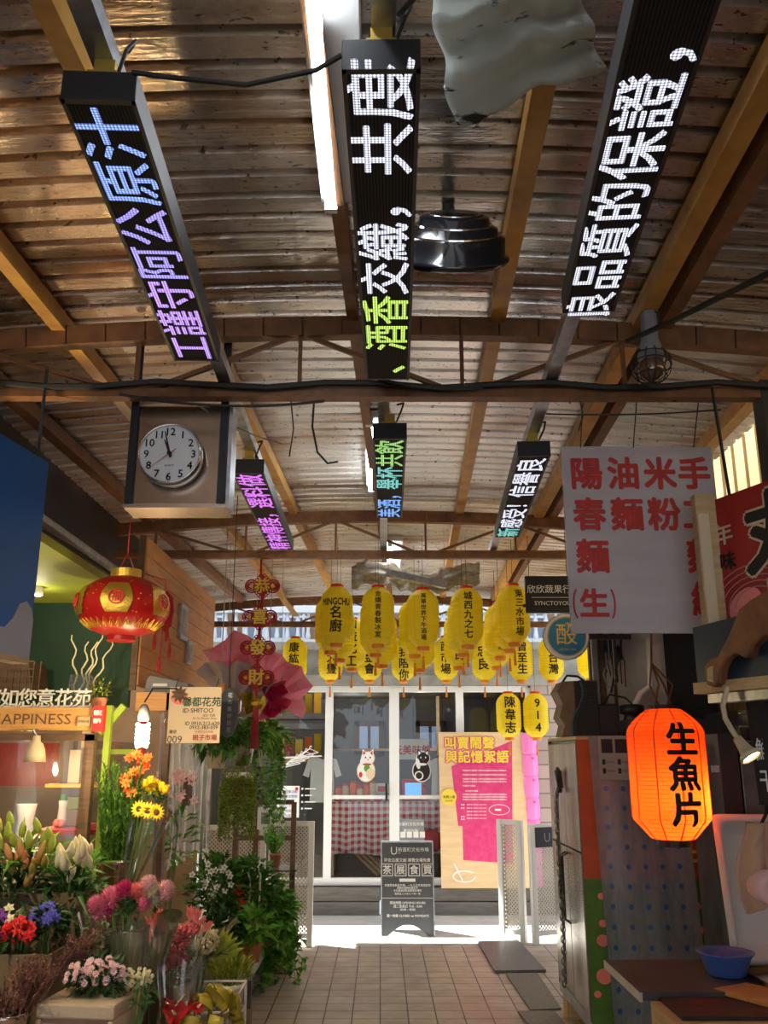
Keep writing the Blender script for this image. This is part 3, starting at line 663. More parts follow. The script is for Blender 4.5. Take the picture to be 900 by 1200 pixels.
for i in range(5):
    o = Vector((c.x + (i * 5 - 12) * u, FY - .013, c.z + (i * 3 - 6) * u))
    mb.tube([o + Vector((-9 * u, 0, -5 * u)), o + Vector((2 * u, 0, 4 * u)), o + Vector((12 * u, 0, 0)), o + Vector((-9 * u, 0, -5 * u))], .006, 5); mb.tube([o + Vector((2 * u, 0, 4 * u)), o + Vector((3 * u, 0, 7 * u)), o + Vector((5 * u, 0, 6 * u))], .005, 5)
mb.tube([c + Vector((-20 * u, .007, 0)), c + Vector((24 * u, .007, 2 * u))], .007, 5)
for i in range(4): mb.span((c.x + 6 * u, FY - .016, c.z - (34 + i * 7) * u), (c.x + (18 - i % 2 * 4) * u, FY - .012, c.z - (32.8 + i * 7) * u)); mb.ball((c.x + 3 * u, FY - .013, c.z - (33.4 + i * 7) * u), .012, 8, 5)
mb.build('drawing', 'paper', t)
# small poster low on the right glass door
c0, c1 = at(466, 985, FY - .02), at(497, 960, FY - .02)
t = thing('glass_poster', 'dark info poster taped inside low on the right glass door', 'poster', ((c0.x + c1.x) / 2, FY - .02, c0.z))
MB().span((c0.x, FY - .02, c0.z), (c1.x, FY - .012, c1.z)).build('sheet', 'grey', t)
mb = text(text(MB(), '新富町文化市場', ((c0.x + c1.x) / 2, FY - .022, c1.z - .05), X, Z, .04, .02), '歡迎光臨', ((c0.x + c1.x) / 2, FY - .022, c1.z - .12), X, Z, .04, .02)
for i in range(4): mb.span((c0.x + .03 + i * .07, FY - .023, c0.z + .03), (c0.x + .085 + i * .07, FY - .021, c0.z + .09))
mb.build('lettering', 'paper', t)

# plywood board leaning on the step
a, b = at(519, 1040, 9.96), at(609, 858, 10.06); bw = b.x - a.x + .05; bx = a.x - .015; bz0 = .262; bz1 = b.z
t = thing('plywood_board', 'tall plywood notice board with crimson panel and yellow heading leaning by the shop', 'sign board', (bx + bw / 2, 9.98, bz0))
lean = Vector((0, .10, bz1 - bz0)).normalized()
def BP(px, py): # point on the board for a pixel
    d = ray(px, py); n = X.cross(lean); o = Vector((bx, 9.955, bz0)); return EYE + d * ((o - EYE).dot(n) / d.dot(n))
o = Vector((bx, 9.955, bz0)); H_ = (bz1 - bz0) / lean.z
MB().prism([(0, 0), (bw, 0), (bw, H_), (0, H_)], (o, X, lean), .03).build('panel', 'plywood', t, bevel=.003)
def bpts(l, d): 
    return [((BP(*q) - o).dot(X), (BP(*q) - o).dot(lean)) for q in l]
MB().prism(bpts([(529, 898), (600, 868), (601, 1012), (543, 1008), (542, 968), (537, 968)], 0)[::-1], (o + X.cross(lean) * .002, X, lean), .001).build('print', 'pinkboard', t)
mb = MB(); mb2 = MB()
fn = X.cross(lean)
for s_, px, py in (('叫賣鬧聲', 521.5, 871), ('與記憶絮語', 522, 887)):
    text(mb, s_, BP(px, py) + fn * .004, X, lean, .140, .11, align='l'); text(mb2, s_, BP(px, py) + fn * .006, X, lean, .140, .035, align='l')
mb.build('lettering_outline', 'pinkboard', t); mb2.build('lettering', 'goldtext', t)
mb = MB()
for i, py in enumerate((903, 908, 913, 916, 921, 927, 931, 934, 937)):
    q = BP(542 if i != 5 else 545, py); text(mb, ('市場裡的叫賣聲與人情味回憶展覽' * 2)[:(24 if i not in (4, 5) else 7)], q + fn * .005, X, lean, .020, 0, align='l')
for i, py in enumerate((943, 947, 951, 955, 959)):
    text(mb, '展期 週二至週日 10:00-18:00', BP(547, py) + fn * .005, X, lean, .017, 0, align='l')
ov = [BP(570 + 22 + 11 * cos(2 * pi * i / 30) * (1 + .1 * cos(4 * pi * i / 30)), 949 + 6 * sin(2 * pi * i / 30)) + fn * .005 for i in range(30)]
ov = [BP(585 + 12 * cos(2 * pi * i / 30), 949 + 6 * sin(2 * pi * i / 30)) + fn * .005 for i in range(30)]
mb.tube(ov, .003, 4, True); mb.span(BP(580, 950) + fn * .006, BP(587, 948) + fn * .004)
for px in (541, 543.5): 
    for py in (943, 947, 957, 960): mb.ball(BP(px, py) + fn * .004, .008, 6, 4)
mb.build('small_print', 'paper', t)
mb = MB(); mb.tube([BP(544 + 13 * cos(2 * pi * i / 30), 1027 + 6.5 * sin(2 * pi * i / 30)) + fn * .004 for i in range(28)], .008, 5); mb.tube([BP(532, 1012) + fn * .005, BP(537, 1022) + fn * .005, BP(542, 1032) + fn * .005], .008, 5); mb.build('symbol', 'paper', t)
q = BP(526, 934)
st = tag(MB().lathe([(.082, -.006), (.082, .006)], 28, q + fn * .009, Matrix.Rotation(pi / 2 - .05, 3, 'X')).build('round_sticker', 'goldtext'), 'round yellow sticker on the left edge of the plywood board', 'sticker')
text(text(MB(), '免費入場', q + fn * .017, X, lean, .032, .01), '歡迎參觀', q + fn * .017 - lean * .04, X, lean, .02, 0).build('lettering', 'leafdark', st)
# pink crate column behind the board
t = thing('pink_column', 'tall column of pink plastic mesh cylinders behind the plywood board', 'column', (at(618, 960, 10.02).x, 10.05, .262))
cx = at(618, 960, 10.0).x + .06; zz = .262; k = 0
while zz < 1.78:
    h = .225; MB().lathe([(.075, 0), (.088, .01), (.092, h * .5), (.085, h - .02), (.075, h)], 14, (cx, 10.06, zz)).build('segment', 'pinkplastic', t)
    MB().box((cx + .02, 9.965, zz + h * .8), (.02, .02, .02)).build('clip', 'magenta', t); zz += h; k += 1

# pavement sign
ax0, ax1 = at(447, 1097, 8.9), at(509, 1097, 8.9); zt2 = pz(987, 9.0)
t = thing('pavement_sign', 'grey A-frame pavement sign with white opening hours on the sunlit kerb', 'sign', ((ax0.x + ax1.x) / 2, 8.95, 0))
w = ax1.x - ax0.x; hh = zt2
def aframe(yb, yt, nm):
    d = Vector((0, yt - yb, hh)).normalized(); L = hh / d.z; oo = Vector((ax0.x, yb, 0.002))
    arc = [(w * .15 + w * .7 * i / 12, .012 + .085 * sin(pi * i / 12)) for i in range(13)]
    MB().prism([(0, 0), (w * .12, 0)] + arc + [(w * .88, 0), (w, 0), (w, L), (0, L)], (oo, X, d), .012).build(nm, 'board', t, bevel=.002)
    fm = MB(); nn = X.cross(d)
    fm.bar(oo + nn * .002, oo + d * L + nn * .002, .012, .016, nn); fm.bar(oo + X * w + nn * .002, oo + X * w + d * L + nn * .002, .012, .016, nn); fm.bar(oo + d * L + nn * .002, oo + X * w + d * L + nn * .002, .014, .02, nn)
    fm.build('edge_frame', 'galv', t); return oo, d, L, nn
aframe(9.22, 9.03, 'back_panel')
oo, d, L, nn = aframe(8.86, 9.0, 'front_panel')
mb = MB(); cxx = oo + X * w / 2 + nn * .003
def SL(f): return cxx + d * L * f
text(mb, 'U', SL(.905) - X * .125, X, d, .10, .0); text(mb, '_', SL(.905) - X * .075, X, d, .05, .02); text(mb, '新富町文化市場', SL(.915) + X * .06, X, d, .042, .01)
text(mb, '早安古厝文創 導覽全場免費', SL(.80), X, d, .036, .02)
for i in range(4):
    q = SL(.695) + X * (-.19 + i * .127); 
    for u0, u1, v0, v1 in ((-.055, .055, -.055, -.048), (-.055, .055, .048, .055), (-.055, -.048, -.055, .055), (.048, .055, -.055, .055)):
        mb.prism([(u0, v0), (u1, v0), (u1, v1), (u0, v1)], (q, X, d), .001)
    text(mb, '茶展食買'[i], q, X, d, .085, .02)
mb.prism([(-.075, -.014), (.075, -.014), (.075, .014), (-.075, .014)], (SL(.585), X, d), .001)
for i, s_ in enumerate(('本館原為新富市場，一九三五年落成啟用', '馬蹄形建築保留至今', '文化展演與飲食教育的場所')): text(mb, s_, SL(.53 - i * .028), X, d, .024 if i < 1 else .022, .02)
text(mb, '萬華區三水街七十號一樓', SL(.44), X, d, .022, .0)
mb.prism([(-.24, -.002), (.24, -.002), (.24, .002), (-.24, .002)], (SL(.395), X, d), .001)
text(mb, '開放時間 OPENING HOURS', SL(.345), X, d, .027, .02); text(mb, '週二至週日 TUE - SUN', SL(.308), X, d, .027, .02); text(mb, '10:00 - 18:00', SL(.275), X, d, .027, .02)
text(mb, '週一休館 CLOSED on MONDAYS', SL(.21), X, d, .027, .02)
mb.build('lettering', 'paper', t)

# perforated fence panels at the mouth of the passage
def fence(a, b, h, label, nm='fence_panel', plate=False):
    a, b = Vector((*a, 0)), Vector((*b, 0)); d = (b - a).normalized(); L = (b - a).length; rz = math.atan2(d.y, d.x)
    t = thing(nm, label, 'fence', a, rz)
    me = MB(); w = .05
    m = wmat(t)
    def loc(*p): return m @ Vector(p)
    q = MB(); q.grid(lambda u, v: loc(w + (L - 2 * w) * u, 0, .09 + (h - .12) * v), 1, 1); q.build('perforated_sheet', 'perf', t, solid=.004)
    for x in (0, L - w): 
        q = MB(); q.add([loc(*p) for p in [(x + i * w, j * .05 - .025, k) for k in (.003, h) for j in (0, 1) for i in (0, 1)]], [(0, 2, 3, 1), (4, 5, 7, 6), (0, 1, 5, 4), (2, 6, 7, 3), (0, 4, 6, 2), (1, 3, 7, 5)]); q.build('post', 'frame', t, bevel=.004)
    for z in (.07, h - .04):
        q = MB(); q.add([loc(*p) for p in [(w + i * (L - 2 * w), j * .04 - .02, z + k * .04) for k in (0, 1) for j in (0, 1) for i in (0, 1)]], [(0, 2, 3, 1), (4, 5, 7, 6), (0, 1, 5, 4), (2, 6, 7, 3), (0, 4, 6, 2), (1, 3, 7, 5)]); q.build('rail', 'frame', t)
    if plate:
        q = MB(); q.add([loc(*p) for p in [(w + i * (L - 2 * w), -.03 + j * .01, h - .2 + k * .17) for k in (0, 1) for j in (0, 1) for i in (0, 1)]], [(0, 2, 3, 1), (4, 5, 7, 6), (0, 1, 5, 4), (2, 6, 7, 3), (0, 4, 6, 2), (1, 3, 7, 5)]); pl = q.build('plate', 'black', t)
        text(MB(), 'U', loc(L / 2, -.033, h - .115), d, Z, .11, 0).build('letter', 'grey', pl)
    return t
g0, g1 = at(588, 1101, 8.62), at(617, 1104, 8.5)
fence((g0.x, 8.66), (g1.x, 8.50), 1.03, 'white framed perforated gate leaf folded beside the plywood board')
fence((g1.x + .055, 8.46), (at(652, 1100, 8.4).x + .12, 8.62), 1.0, 'perforated gate leaf with a dark U plate beside the metal cabinet', plate=True)
l1 = at(370, 1108, 8.42)
fence((at(312, 1100, 8.42).x, 8.40), (l1.x - .03, 8.40), 1.03, 'perforated fence panel with white post left of the passage mouth')
fence((at(236, 1100, 8.5).x, 8.36), (at(309, 1100, 8.42).x, 8.36), 1.0, 'perforated fence panel behind the string of pearls plant')
# ramp plates
def plate(pts, z, th, label, m):
    pp = [atz(px, py, 0.0) for px, py in pts]; c = sum(pp, Vector()) / 4
    o = MB().prism([(p.x - c.x, p.y - c.y) for p in pp], ((c.x, c.y, z + th), X, Y_), th).build('ramp_plate', m); return tag(o, label, 'ramp plate')
M['tread'] = mat('ribbed grey rubber', (.15, .155, .17), .45, 0, (.10, .105, .115), 90, (1, .1, 1))
plate([(580, 1141), (640, 1140), (607, 1104), (560, 1106)], .002, .02, 'large dark ribbed ramp plate at the passage mouth by the gate', 'tread')
M['tread2'] = mat('worn chequer plate', (.20, .19, .17), .5, .3, (.13, .12, .11), 60)
plate([(622, 1186), (658, 1184), (630, 1142), (593, 1143)], .002, .012, 'worn chequer plate on the tiles beside the metal cabinet', 'tread2')
plate([(622, 1206), (664, 1204), (650, 1186.5), (607, 1187)], .002, .010, 'brown plate nearest the metal cabinet on the floor', 'tread2')

# ================================================================== ROOF STEEL
def truss(Y, label, zc=2.85, hw=1.72, right=None):
    t = thing('roof_truss', label, 'truss', (0, Y, zc))
    rx_ = right or hw; xs = [-hw + (hw + rx_) * i / 24 for i in range(25)]
    def top(x): return roofz(x) - .125
    q = MB()
    for i in range(24): q.bar((xs[i], Y, top(xs[i])), (xs[i + 1] + .004, Y, top(xs[i + 1])), .05, .075)
    q.build('top_chord', 'rust', t)
    MB().bar((-hw, Y, zc), (rx_, Y, zc), .05, .032).build('bottom_chord', 'rust', t)
    MB().bar((-hw, Y + .02, zc + .025), (rx_, Y + .02, zc + .025), .012, .035).build('chord_flange', 'rust', t)
    n = 5; st = [-hw + .25 + (2 * hw - .5) * i / n for i in range(n + 1)]
    for i, x in enumerate(st): MB().bar((x, Y, zc), (x, Y, top(x)), .014, .014).build('web_bar', 'rust', t)
    for i in range(n):
        x0, x1 = (st[i], st[i + 1]) if i % 2 else (st[i + 1], st[i])
        MB().bar((x0, Y, zc), (x1, Y, top(x1) - .02), .016, .016).build('web_bar', 'rust', t)
truss(2.97, 'nearest brown arched roof truss, above the wall clock')
truss(5.65, 'middle brown arched roof truss, above the red knot string')
truss(8.85, 'farthest brown arched roof truss, over the yellow lanterns', right=2.3)
# sign carrying beams
ZB = 2.915
for lb, (x0, y0), (x1, y1) in (('left grey steel beam carrying two message signs', (-.50, -1.2), (-.60, 5.6)), ('middle grey steel beam carrying two message signs', (-.005, -1.2), (.02, 5.75)), ('right grey steel beam carrying two message signs', (.42, -1.2), (.74, 5.75))):
    tag(MB().bar((x0, y0, ZB), (x1, y1, ZB), .045, .045).build('sign_beam', 'galv'), lb, 'beam')
# LED message signs
ledc = {}
def lm(col, st):
    k = (col, st)
    if k not in ledc: ledc[k] = ledmat('led glow', col, st)
    return ledc[k]
def ledsign(near, far, w, s_, cols, label, L0=None, csize=.128, st=2.2, pitch=None, lead=.0):
    (xn, yn), (xf, yf) = near, far; d = Vector((xf - xn, yf - yn, 0)); L = d.length; rz = math.atan2(d.y, d.x) - pi / 2
    z0, h = 2.782, .066
    t = thing('message_sign', label, 'LED sign', (xn, yn, z0), rz); m = wmat(t)
    def B(a, b): 
        q = MB().span(a, b); q.v = [m @ v for v in q.v]; return q
    q = B((-w / 2, 0, .004), (w / 2, L, h)); q.build('housing', 'black', t, bevel=.002)
    q = MB()
    for a, b in (((-w / 2, 0, 0), (-w / 2 + .008, L, .006)), ((w / 2 - .008, 0, 0), (w / 2, L, .006)), ((-w / 2, 0, 0), (w / 2, .012, .006)), ((-w / 2, L - .008, 0), (w / 2, L, .006))): q.span(a, b)
    q.v = [m @ v for v in q.v]; q.build('rim', 'dark', t)
    B((-w / 2 + .008, .012, .002), (w / 2 - .008, L - .008, .004)).build('led_face', 'ledface', t)
    pitch = pitch or (L - .03) / len(s_)
    xd, yd = m.to_3x3() @ Vector((0, -1, 0)), m.to_3x3() @ Vector((-1, 0, 0))
    cs = w * .95
    groups = {}
    for i, ch in enumerate(s_):
        yy = L - .012 - lead - pitch * (i + .5)
        groups.setdefault(cols[i], []).append((ch, yy))
    for c, l in groups.items():
        q = MB()
        for ch, yy in l:
            text(q, ch, m @ Vector((0, yy, .0012)), xd, yd, cs, .018, align='c' if ch not in '，、！' else 'em', sx=pitch / cs * 1.0)
        q.build('lettering', lm(c, st), t)
    for yy in (.02, L - .05):
        br = B((-.028, yy - .012, h - .02), (.028, yy - .006 + .03, h + .01)); bo = br.build('bracket', 'brass', t)
        q = MB()
        for xx in (-.016, .016): q.ball(m @ Vector((xx, yy - .014, h - .008)), .005, 6, 4)
        q.build('bolt', 'chrome', bo)
        B((-.02, yy, h), (.02, yy + .03, h + .045)).build('hanger', 'brass', t)
    q = MB().tube([m @ Vector(p) for p in ((.02, .03, h), (.045, .0, h + .05), (.055, .02, h + .09), (.03, .06, h + .1))], .004, 5); q.build('cable', 'wire', t)
BL, VI, PU = (.20, .32, .85), (.30, .26, .85), (.42, .24, .85)
ledsign((-.531, 1.40), (-.572, 2.54), .14, '工謹守阿公原汁', [PU, PU, PU, VI, VI, BL, BL], 'near left message sign glowing violet blue, 工謹守阿公原汁')
YG, WH = (.40, .62, .10), (.62, .64, .78)
ledsign((.0, 1.32), (.022, 2.68), .142, '、酒香交織，共度', [YG, YG, YG, WH, WH, WH, WH, WH], 'near middle message sign glowing white and yellow green, 酒香交織', lead=.035, pitch=.168)
ledsign((.44, .70), (.574, 2.22), .142, '良品質的保證，', [WH] * 7, 'near right message sign glowing white, 品質的保證', lead=-.05, pitch=.156)
MG = (.60, .15, .75)
ledsign((-.578, 3.68), (-.59, 5.17), .138, '精神傳接，選料做', [MG] * 8, 'far left message sign glowing magenta behind the wall clock')
TE, GR, LB = (.12, .45, .42), (.22, .50, .12), (.14, .32, .75)
ledsign((.035, 3.24), (.045, 4.43), .132, '美酒，舉杯共飲', [LB, LB, LB, TE, TE, GR, GR], 'far middle message sign glowing green to blue')
ledsign((.629, 3.445), (.71, 4.85), .135, '新感受！信譽良', [TE, WH, WH, WH, WH, WH, WH], 'far right message sign glowing white, 感受信譽, beyond the second truss bar')
# power cable between signs
tag(MB().tube([(-.47, 1.4, 2.845), (-.40, 1.395, 2.83), (-.25, 1.38, 2.80), (-.12, 1.36, 2.815), (-.072, 1.34, 2.83)], .0055, 6).build('power_cable', 'wire'), 'black power cable slung between the near left and middle message signs', 'cable')
tag(MB().tube([(.03, 1.28, 2.86), (.1, 1.2, 2.875), (.25, 1.1, 2.905), (.43, 1.0, 2.90)], .005, 6).build('power_cable', 'wire'), 'black power cable from the middle message sign up to the right beam', 'cable')
# fluorescent fittings
def tubefit(x, y0, y1, z, label):
    t = thing('fluorescent_light', label, 'ceiling light', (x, y0, z))
    MB().span((x - .03, y0, z), (x + .10, y1, z + .035)).build('housing', 'white', t, bevel=.004)
    for dx in (0.0,): MB().lathe([(.017, 0), (.017, y1 - y0 - .06)], 10, (x + dx, y0 + .03, z - .02), Matrix.Rotation(-pi / 2, 3, 'X')).build('tube', 'tube', t, True)
    for yy in (y0 + .008, y1 - .03): MB().span((x - .018, yy, z - .04), (x + .018, yy + .022, z)).build('end_cap', 'white', t)
    MB().span((x + .02, y0 + .2, z + .035), (x + .04, y0 + .23, roofz(x) - .03)).build('hanger', 'galv', t); MB().span((x + .02, y1 - .23, z + .035), (x + .04, y1 - .2, roofz(x) - .03)).build('hanger', 'galv', t)
tubefit(-.145, 1.0, 2.27, 3.16, 'nearest fluorescent tube on the tin roof left of the middle message sign')
tubefit(-.055, 4.0, 5.15, 3.17, 'second fluorescent tube on the tin roof behind the far middle sign')
tubefit(.07, 6.55, 7.7, 3.17, 'farthest fluorescent tube on the tin roof over the lanterns')
# shiny black roof vent
c = at(530, 298, 2.25); t = thing('roof_vent', 'shiny black stepped roof ventilator beside the near middle message sign', 'ventilator', (c.x, 2.25, c.z))
VR = Matrix.Rotation(radians(44), 3, 'X'); vc = Vector((c.x, 2.25, c.z - .03))
mb = MB(); mb.lathe([(.04, .0), (.12, .0), (.128, .012), (.128, .02), (.118, .024), (.116, .075), (.10, .085), (.098, .10), (.08, .11), (.078, .13), (.05, .14), (.02, .142)], 40, (c.x, 2.25, c.z - .03), VR, 1.25); mb.build('hood', 'blackgloss', t, True)
mb = MB()
for r, z in ((.103, .083), (.084, .108), (.056, .136)): mb.tube([vc + VR @ Vector((1.25 * r * cos(k * pi / 20), r * sin(k * pi / 20), z)) for k in range(40)], .0035, 5, True)
mb.build('ring', 'chrome', t); MB().tube([vc + VR @ Vector((0, 0, .02)), vc + Vector((0, .10, .08)), (c.x, 2.36, roofz(c.x) - .03)], .02, 10).build('stem', 'dark', t)
# torn translucent sheet
c0 = at(515, 45, 1.75)
def sheet(u, v):
    p = atz(500 + 175 * u + 32 * v + 4 * sin(v * 14), -25 + 172 * v + u * (-10 - 62 * v) + 6 * sin(u * 9), 3.09 - .05 * v * (1 - u) + .012 * sin(v * 16 + u * 2))
    return p + Vector((0, 0, .006 * sin(u * 21 + v * 3)))
M['rag'] = mat('torn grey roofing sheet', (.70, .73, .68), .18, .1, (.07, .06, .045), 9, (1, 2.5, 1), lo=.58, hi=.64, bump=.45, trans=.45)
tag(MB().grid(sheet, 16, 20).build('roofing_sheet', 'rag', None, True, solid=.004), 'torn pale roofing sheet hanging crooked from the tin roof', 'roofing sheet')
# loose crumpled plastic under the roof farther back
def crump(u, v): 
    p = at(412 + 150 * u, 664 + 26 * v - 6 * sin(u * 8), 6.9); return p + Vector((0, .12 * noise.noise(Vector((u * 9, v * 5, 1))), .05 * noise.noise(Vector((u * 14, v * 7, 4)))))
M['film'] = mat('dusty plastic film', (.62, .58, .50), .3, 0, (.40, .34, .25), 12, (1, 1, 3), bump=.5, trans=.4)
tag(MB().grid(crump, 26, 8).build('plastic_film', 'film', None, True, solid=.003), 'crumpled dusty plastic film under the roof above the lanterns', 'plastic film')
# caged lamp
c = at(763, 428, 2.8); t = thing('caged_lamp', 'round caged work lamp hanging under the right roof beams', 'lamp', (c.x, 2.8, c.z))
up = Vector((.06, .1, 1)).normalized(); RR = up.to_track_quat('Z', 'Y').to_matrix()
MB().lathe([(.045, .03), (.042, .06), (.03, .10), (.028, .20), (.015, .22)], 16, c, RR).build('socket', 'grey', t, True)
MB().ball(c - up * .015, .045, 16, 10).build('bulb', mat('brown bulb glass', (.16, .09, .06), .05, 0, coat=1), t, True)
mb = MB()
for k in range(6): 
    a_ = k * pi / 6; dx = RR @ Vector((cos(a_), sin(a_), 0)); mb.tube([c + dx * .068 * sin(b_) - up * (.068 * cos(b_) - .0) for b_ in [-pi * .75 + 1.5 * pi * j / 16 for j in range(17)]], .0022, 4)
for zq in (-.045, 0, .03): r_ = sqrt(.068 ** 2 - zq ** 2); mb.tube([c + RR @ Vector((r_ * cos(j * pi / 10), r_ * sin(j * pi / 10), zq)) for j in range(20)], .0022, 4, True)
mb.build('cage', 'wire', t)
MB().tube([c + up * .21, c + up * .3 + X * .02, (c.x + .05, 2.83, 3.08)], .012, 6).build('stem', 'dark', t)
# cables along the first truss and across the roof
def cable(pts, r, label, m='wire'): return tag(MB().tube(pts, r, 6).build('cable', m), label, 'cable')
def sag(a, b, d, n=14): a, b = Vector(a), Vector(b); return [a.lerp(b, i / n) - Z * d * 4 * (i / n) * (1 - i / n) for i in range(n + 1)]
cable([(-1.6 + i * .2, 2.93, 2.872 + .012 * sin(i * 1.9)) for i in range(17)], .012, 'thick black cable bundle lying along the nearest roof truss')
cable(sag(at(380, 470, 2.9), at(140, 462, 2.9), .03), .005, 'thin black cable drooping left along the nearest truss above the clock')
cable(sag(at(565, 455, 2.9), at(430, 440, 2.9), .02), .005, 'thin black cable looping behind the middle sign end')
cable([at(735, 400, 2.6), at(790, 375, 2.4), at(840, 350, 2.2), at(905, 318, 2.0)], .009, 'black cable rising to the right roof edge from the caged lamp')
cable([at(368, 470, 2.95), at(366, 500, 2.95), at(372, 530, 2.95), at(384, 543, 2.95), at(396, 541, 2.95)], .004, 'hooked black wire end hanging below the nearest truss')
cable(sag(at(640, 485, 2.95), at(845, 480, 2.95), .01), .003, 'thin wire stretched above the noodle sign')
cable(sag(at(225, 470, 3.0), at(330, 520, 3.3), .02), .0035, 'thin grey wire running to the far left message sign', 'silverwire')
for i, (px, pb, lb) in enumerate([(341, 535, 'thin dangling wire right of the clock'), (680, 505, 'left tangled wire dangling above the noodle sign'), (790, 470, 'wire dangling under the caged lamp')]):
    cable([at(px, 470, 2.98), at(px + 3, (470 + pb) / 2, 2.98), at(px - 2, pb, 2.98)], .0025, lb)

# ================================================================== YELLOW LANTERNS
LR, LH = .119, .415
def lprof(n=64):
    out = []
    for i in range(n + 1):
        u = i / n; z = -LH / 2 + LH * u; e = abs(2 * u - 1)
        r = LR * (1 - max(0, (e - .45) / .55) ** 2.5 * .60) ; r += .0016 * (1 if i % 4 < 2 else -1)
        out.append((r, z))
    return out
def lrad(z): 
    e = min(1, abs(2 * z / LH)); return LR * (1 - max(0, (e - .45) / .55) ** 2.5 * .60)
def lantern_proto():
    t = thing('paper_lantern', 'x', 'lantern', (0, 0, 0), 0, 'yellow paper lanterns')
    MB().lathe(lprof(), 28).build('paper_body', 'yellowpaper', t, True)
    MB().lathe([(.046, LH / 2 - .006), (.05, LH / 2 + .004), (.046, LH / 2 + .02), (.03, LH / 2 + .021)], 18).build('top_cap', 'redcap', t)
    MB().lathe([(.04, -LH / 2 - .03), (.046, -LH / 2 - .022), (.046, -LH / 2 + .004), (.04, -LH / 2 + .006)], 18).build('bottom_cap', 'orangecap', t)
    q = MB().tube([(0, 0, -LH / 2 - .03), (0, 0, -LH / 2 - .07)], .002, 4); q.ball((0, 0, -LH / 2 - .075), .009, 8, 5)
    q.lathe([(.012, -LH / 2 - .165), (.009, -LH / 2 - .12), (.007, -LH / 2 - .08)], 8); q.build('tassel', 'orangecap', t)
    q = MB()
    for k in range(8): 
        a = k * pi / 4 + .2; q.tube([(lrad(-LH / 2 + LH * j / 16) * 1.004 * cos(a), lrad(-LH / 2 + LH * j / 16) * 1.004 * sin(a), -LH / 2 + LH * j / 16) for j in range(17)], .0012, 4)
    q.build('seam', 'goldtext', t)
    return t
lproto = lantern_proto(); first = [True]; LBASE = list(lproto.children)
def ylantern(px, pyb, Y, s_, label, rz=0, size=None, latin=None, ztop=None, sc=1):
    """px, pyb: bottom centre of the paper body"""
    p = at(px, pyb, Y); loc = Vector((p.x, Y, p.z + LH / 2 * sc))
    if first[0]: t = lproto; first[0] = False
    else:
        t = lproto.copy(); COL.objects.link(t)
        for ch in LBASE: c_ = ch.copy(); COL.objects.link(c_); c_.parent = t
    t.location = loc; t.rotation_euler = (0, 0, rz); t.scale = (sc, sc, sc); t['label'] = label
    zt_ = ztop or roofz(p.x) - .045
    MB().tube([(loc.x, loc.y, loc.z + (LH / 2 + .02) * sc), (loc.x, loc.y, zt_)], .0022, 4).build('string', 'wire', t)
    if s_ or latin:
        mb = MB(); n = len(s_); size = size or min(.085, LH * .80 / max(n, 1)); 
        z0 = (n - 1) * size * 1.04 / 2 - (.045 if latin else 0)
        def warp(x, z):
            r = lrad(z) + .003; a = -pi / 2 + x / r; return (wmat(t)) @ Vector((r * cos(a), r * sin(a), z))
        if s_: text(mb, s_, (0, 0, 0), X, Z, size, .03, vertical=True, pitch=1.04, warp=lambda x, z: warp(x, z + z0), sub=.16)
        if latin: text(mb, latin, (0, 0, 0), X, Z, .072, .035, warp=lambda x, z: warp(x, z + .085), sub=.2, sx=.66)
        mb.build('lettering', 'ink', t)
    return t
R1, R2, R3, R4 = 6.5, 6.82, 7.2, 7.65
L = 'yellow paper lantern lettered %s, '
ylantern(394, 754, R1, '名廚', L % 'MINGCHU' + 'front lantern of the cluster nearest the red knots', size=.095, latin='MINGCHU')
ylantern(387, 763, R2, '', 'blank looking yellow paper lantern just behind the MINGCHU lantern, on its left')
ylantern(398, 772, R3, '', 'yellow paper lantern third in line behind the MINGCHU lantern')
ylantern(412, 783, R4, '和益化工', L % '和益化工' + 'half hidden behind the MINGCHU lantern on its right', size=.10)
ylantern(443, 755, R1, '金嬌青春製冰室', L % '金嬌青春製冰室' + 'at the front')
ylantern(440, 766, R2, '', 'yellow paper lantern directly behind the 金嬌青春製冰室 lantern')
ylantern(448, 779, R3, '', 'yellow paper lantern third in line behind the 金嬌青春製冰室 lantern')
ylantern(496, 758, R1, '萬華世界下午酒場', L % '萬華世界下午酒場' + 'at the front')
ylantern(486, 767, R2, '', 'yellow paper lantern behind the 萬華世界下午酒場 lantern, peeping out on its left')
ylantern(492, 784, R3, '', 'yellow paper lantern third in line behind the 萬華世界下午酒場 lantern')
ylantern(548, 756, R1, '城西九之七', L % '城西九之七' + 'at the front')
ylantern(543, 766, R2, '', 'yellow paper lantern directly behind the 城西九之七 lantern')
ylantern(538, 781, R3, '市場祖師', 'yellow paper lantern third in line behind the 城西九之七 lantern')
ylantern(603, 753, R1, '東三水市場', L % '東三水市場' + 'at the front, nearest the black shop sign', rz=.25)
ylantern(597, 761, R2, '', 'yellow paper lantern directly behind the 東三水市場 lantern')
ylantern(586, 769, R3, '萬華新富好鄰', 'yellow paper lantern third in line behind the 東三水市場 lantern')
ylantern(582, 781, R4, '', 'yellow paper lantern fourth in line behind the 東三水市場 lantern')
RB = 8.85
for px, pyb, s_, rz in ((345, 798, '康紘齋', .0), (387, 797, '新大豐', .15), (433, 797, '基金會', 0), (473, 797, '請我陪你', 0), (523, 797, '西市場', -.1), (568, 797, '忠良', -.2), (611, 797, '曾至生', 0), (647, 797, '都台灣', 0), (692, 795, '大陳', .1)):
    ylantern(px, pyb, RB, s_, L % s_ + 'in the row farthest back over the doors', rz, size=.105 if len(s_) > 2 else .12, ztop=2.836)
ylantern(597, 864, 8.85, '陳韋志', L % '陳韋志' + 'hung low before the plywood board', .0, size=.115, ztop=2.836)
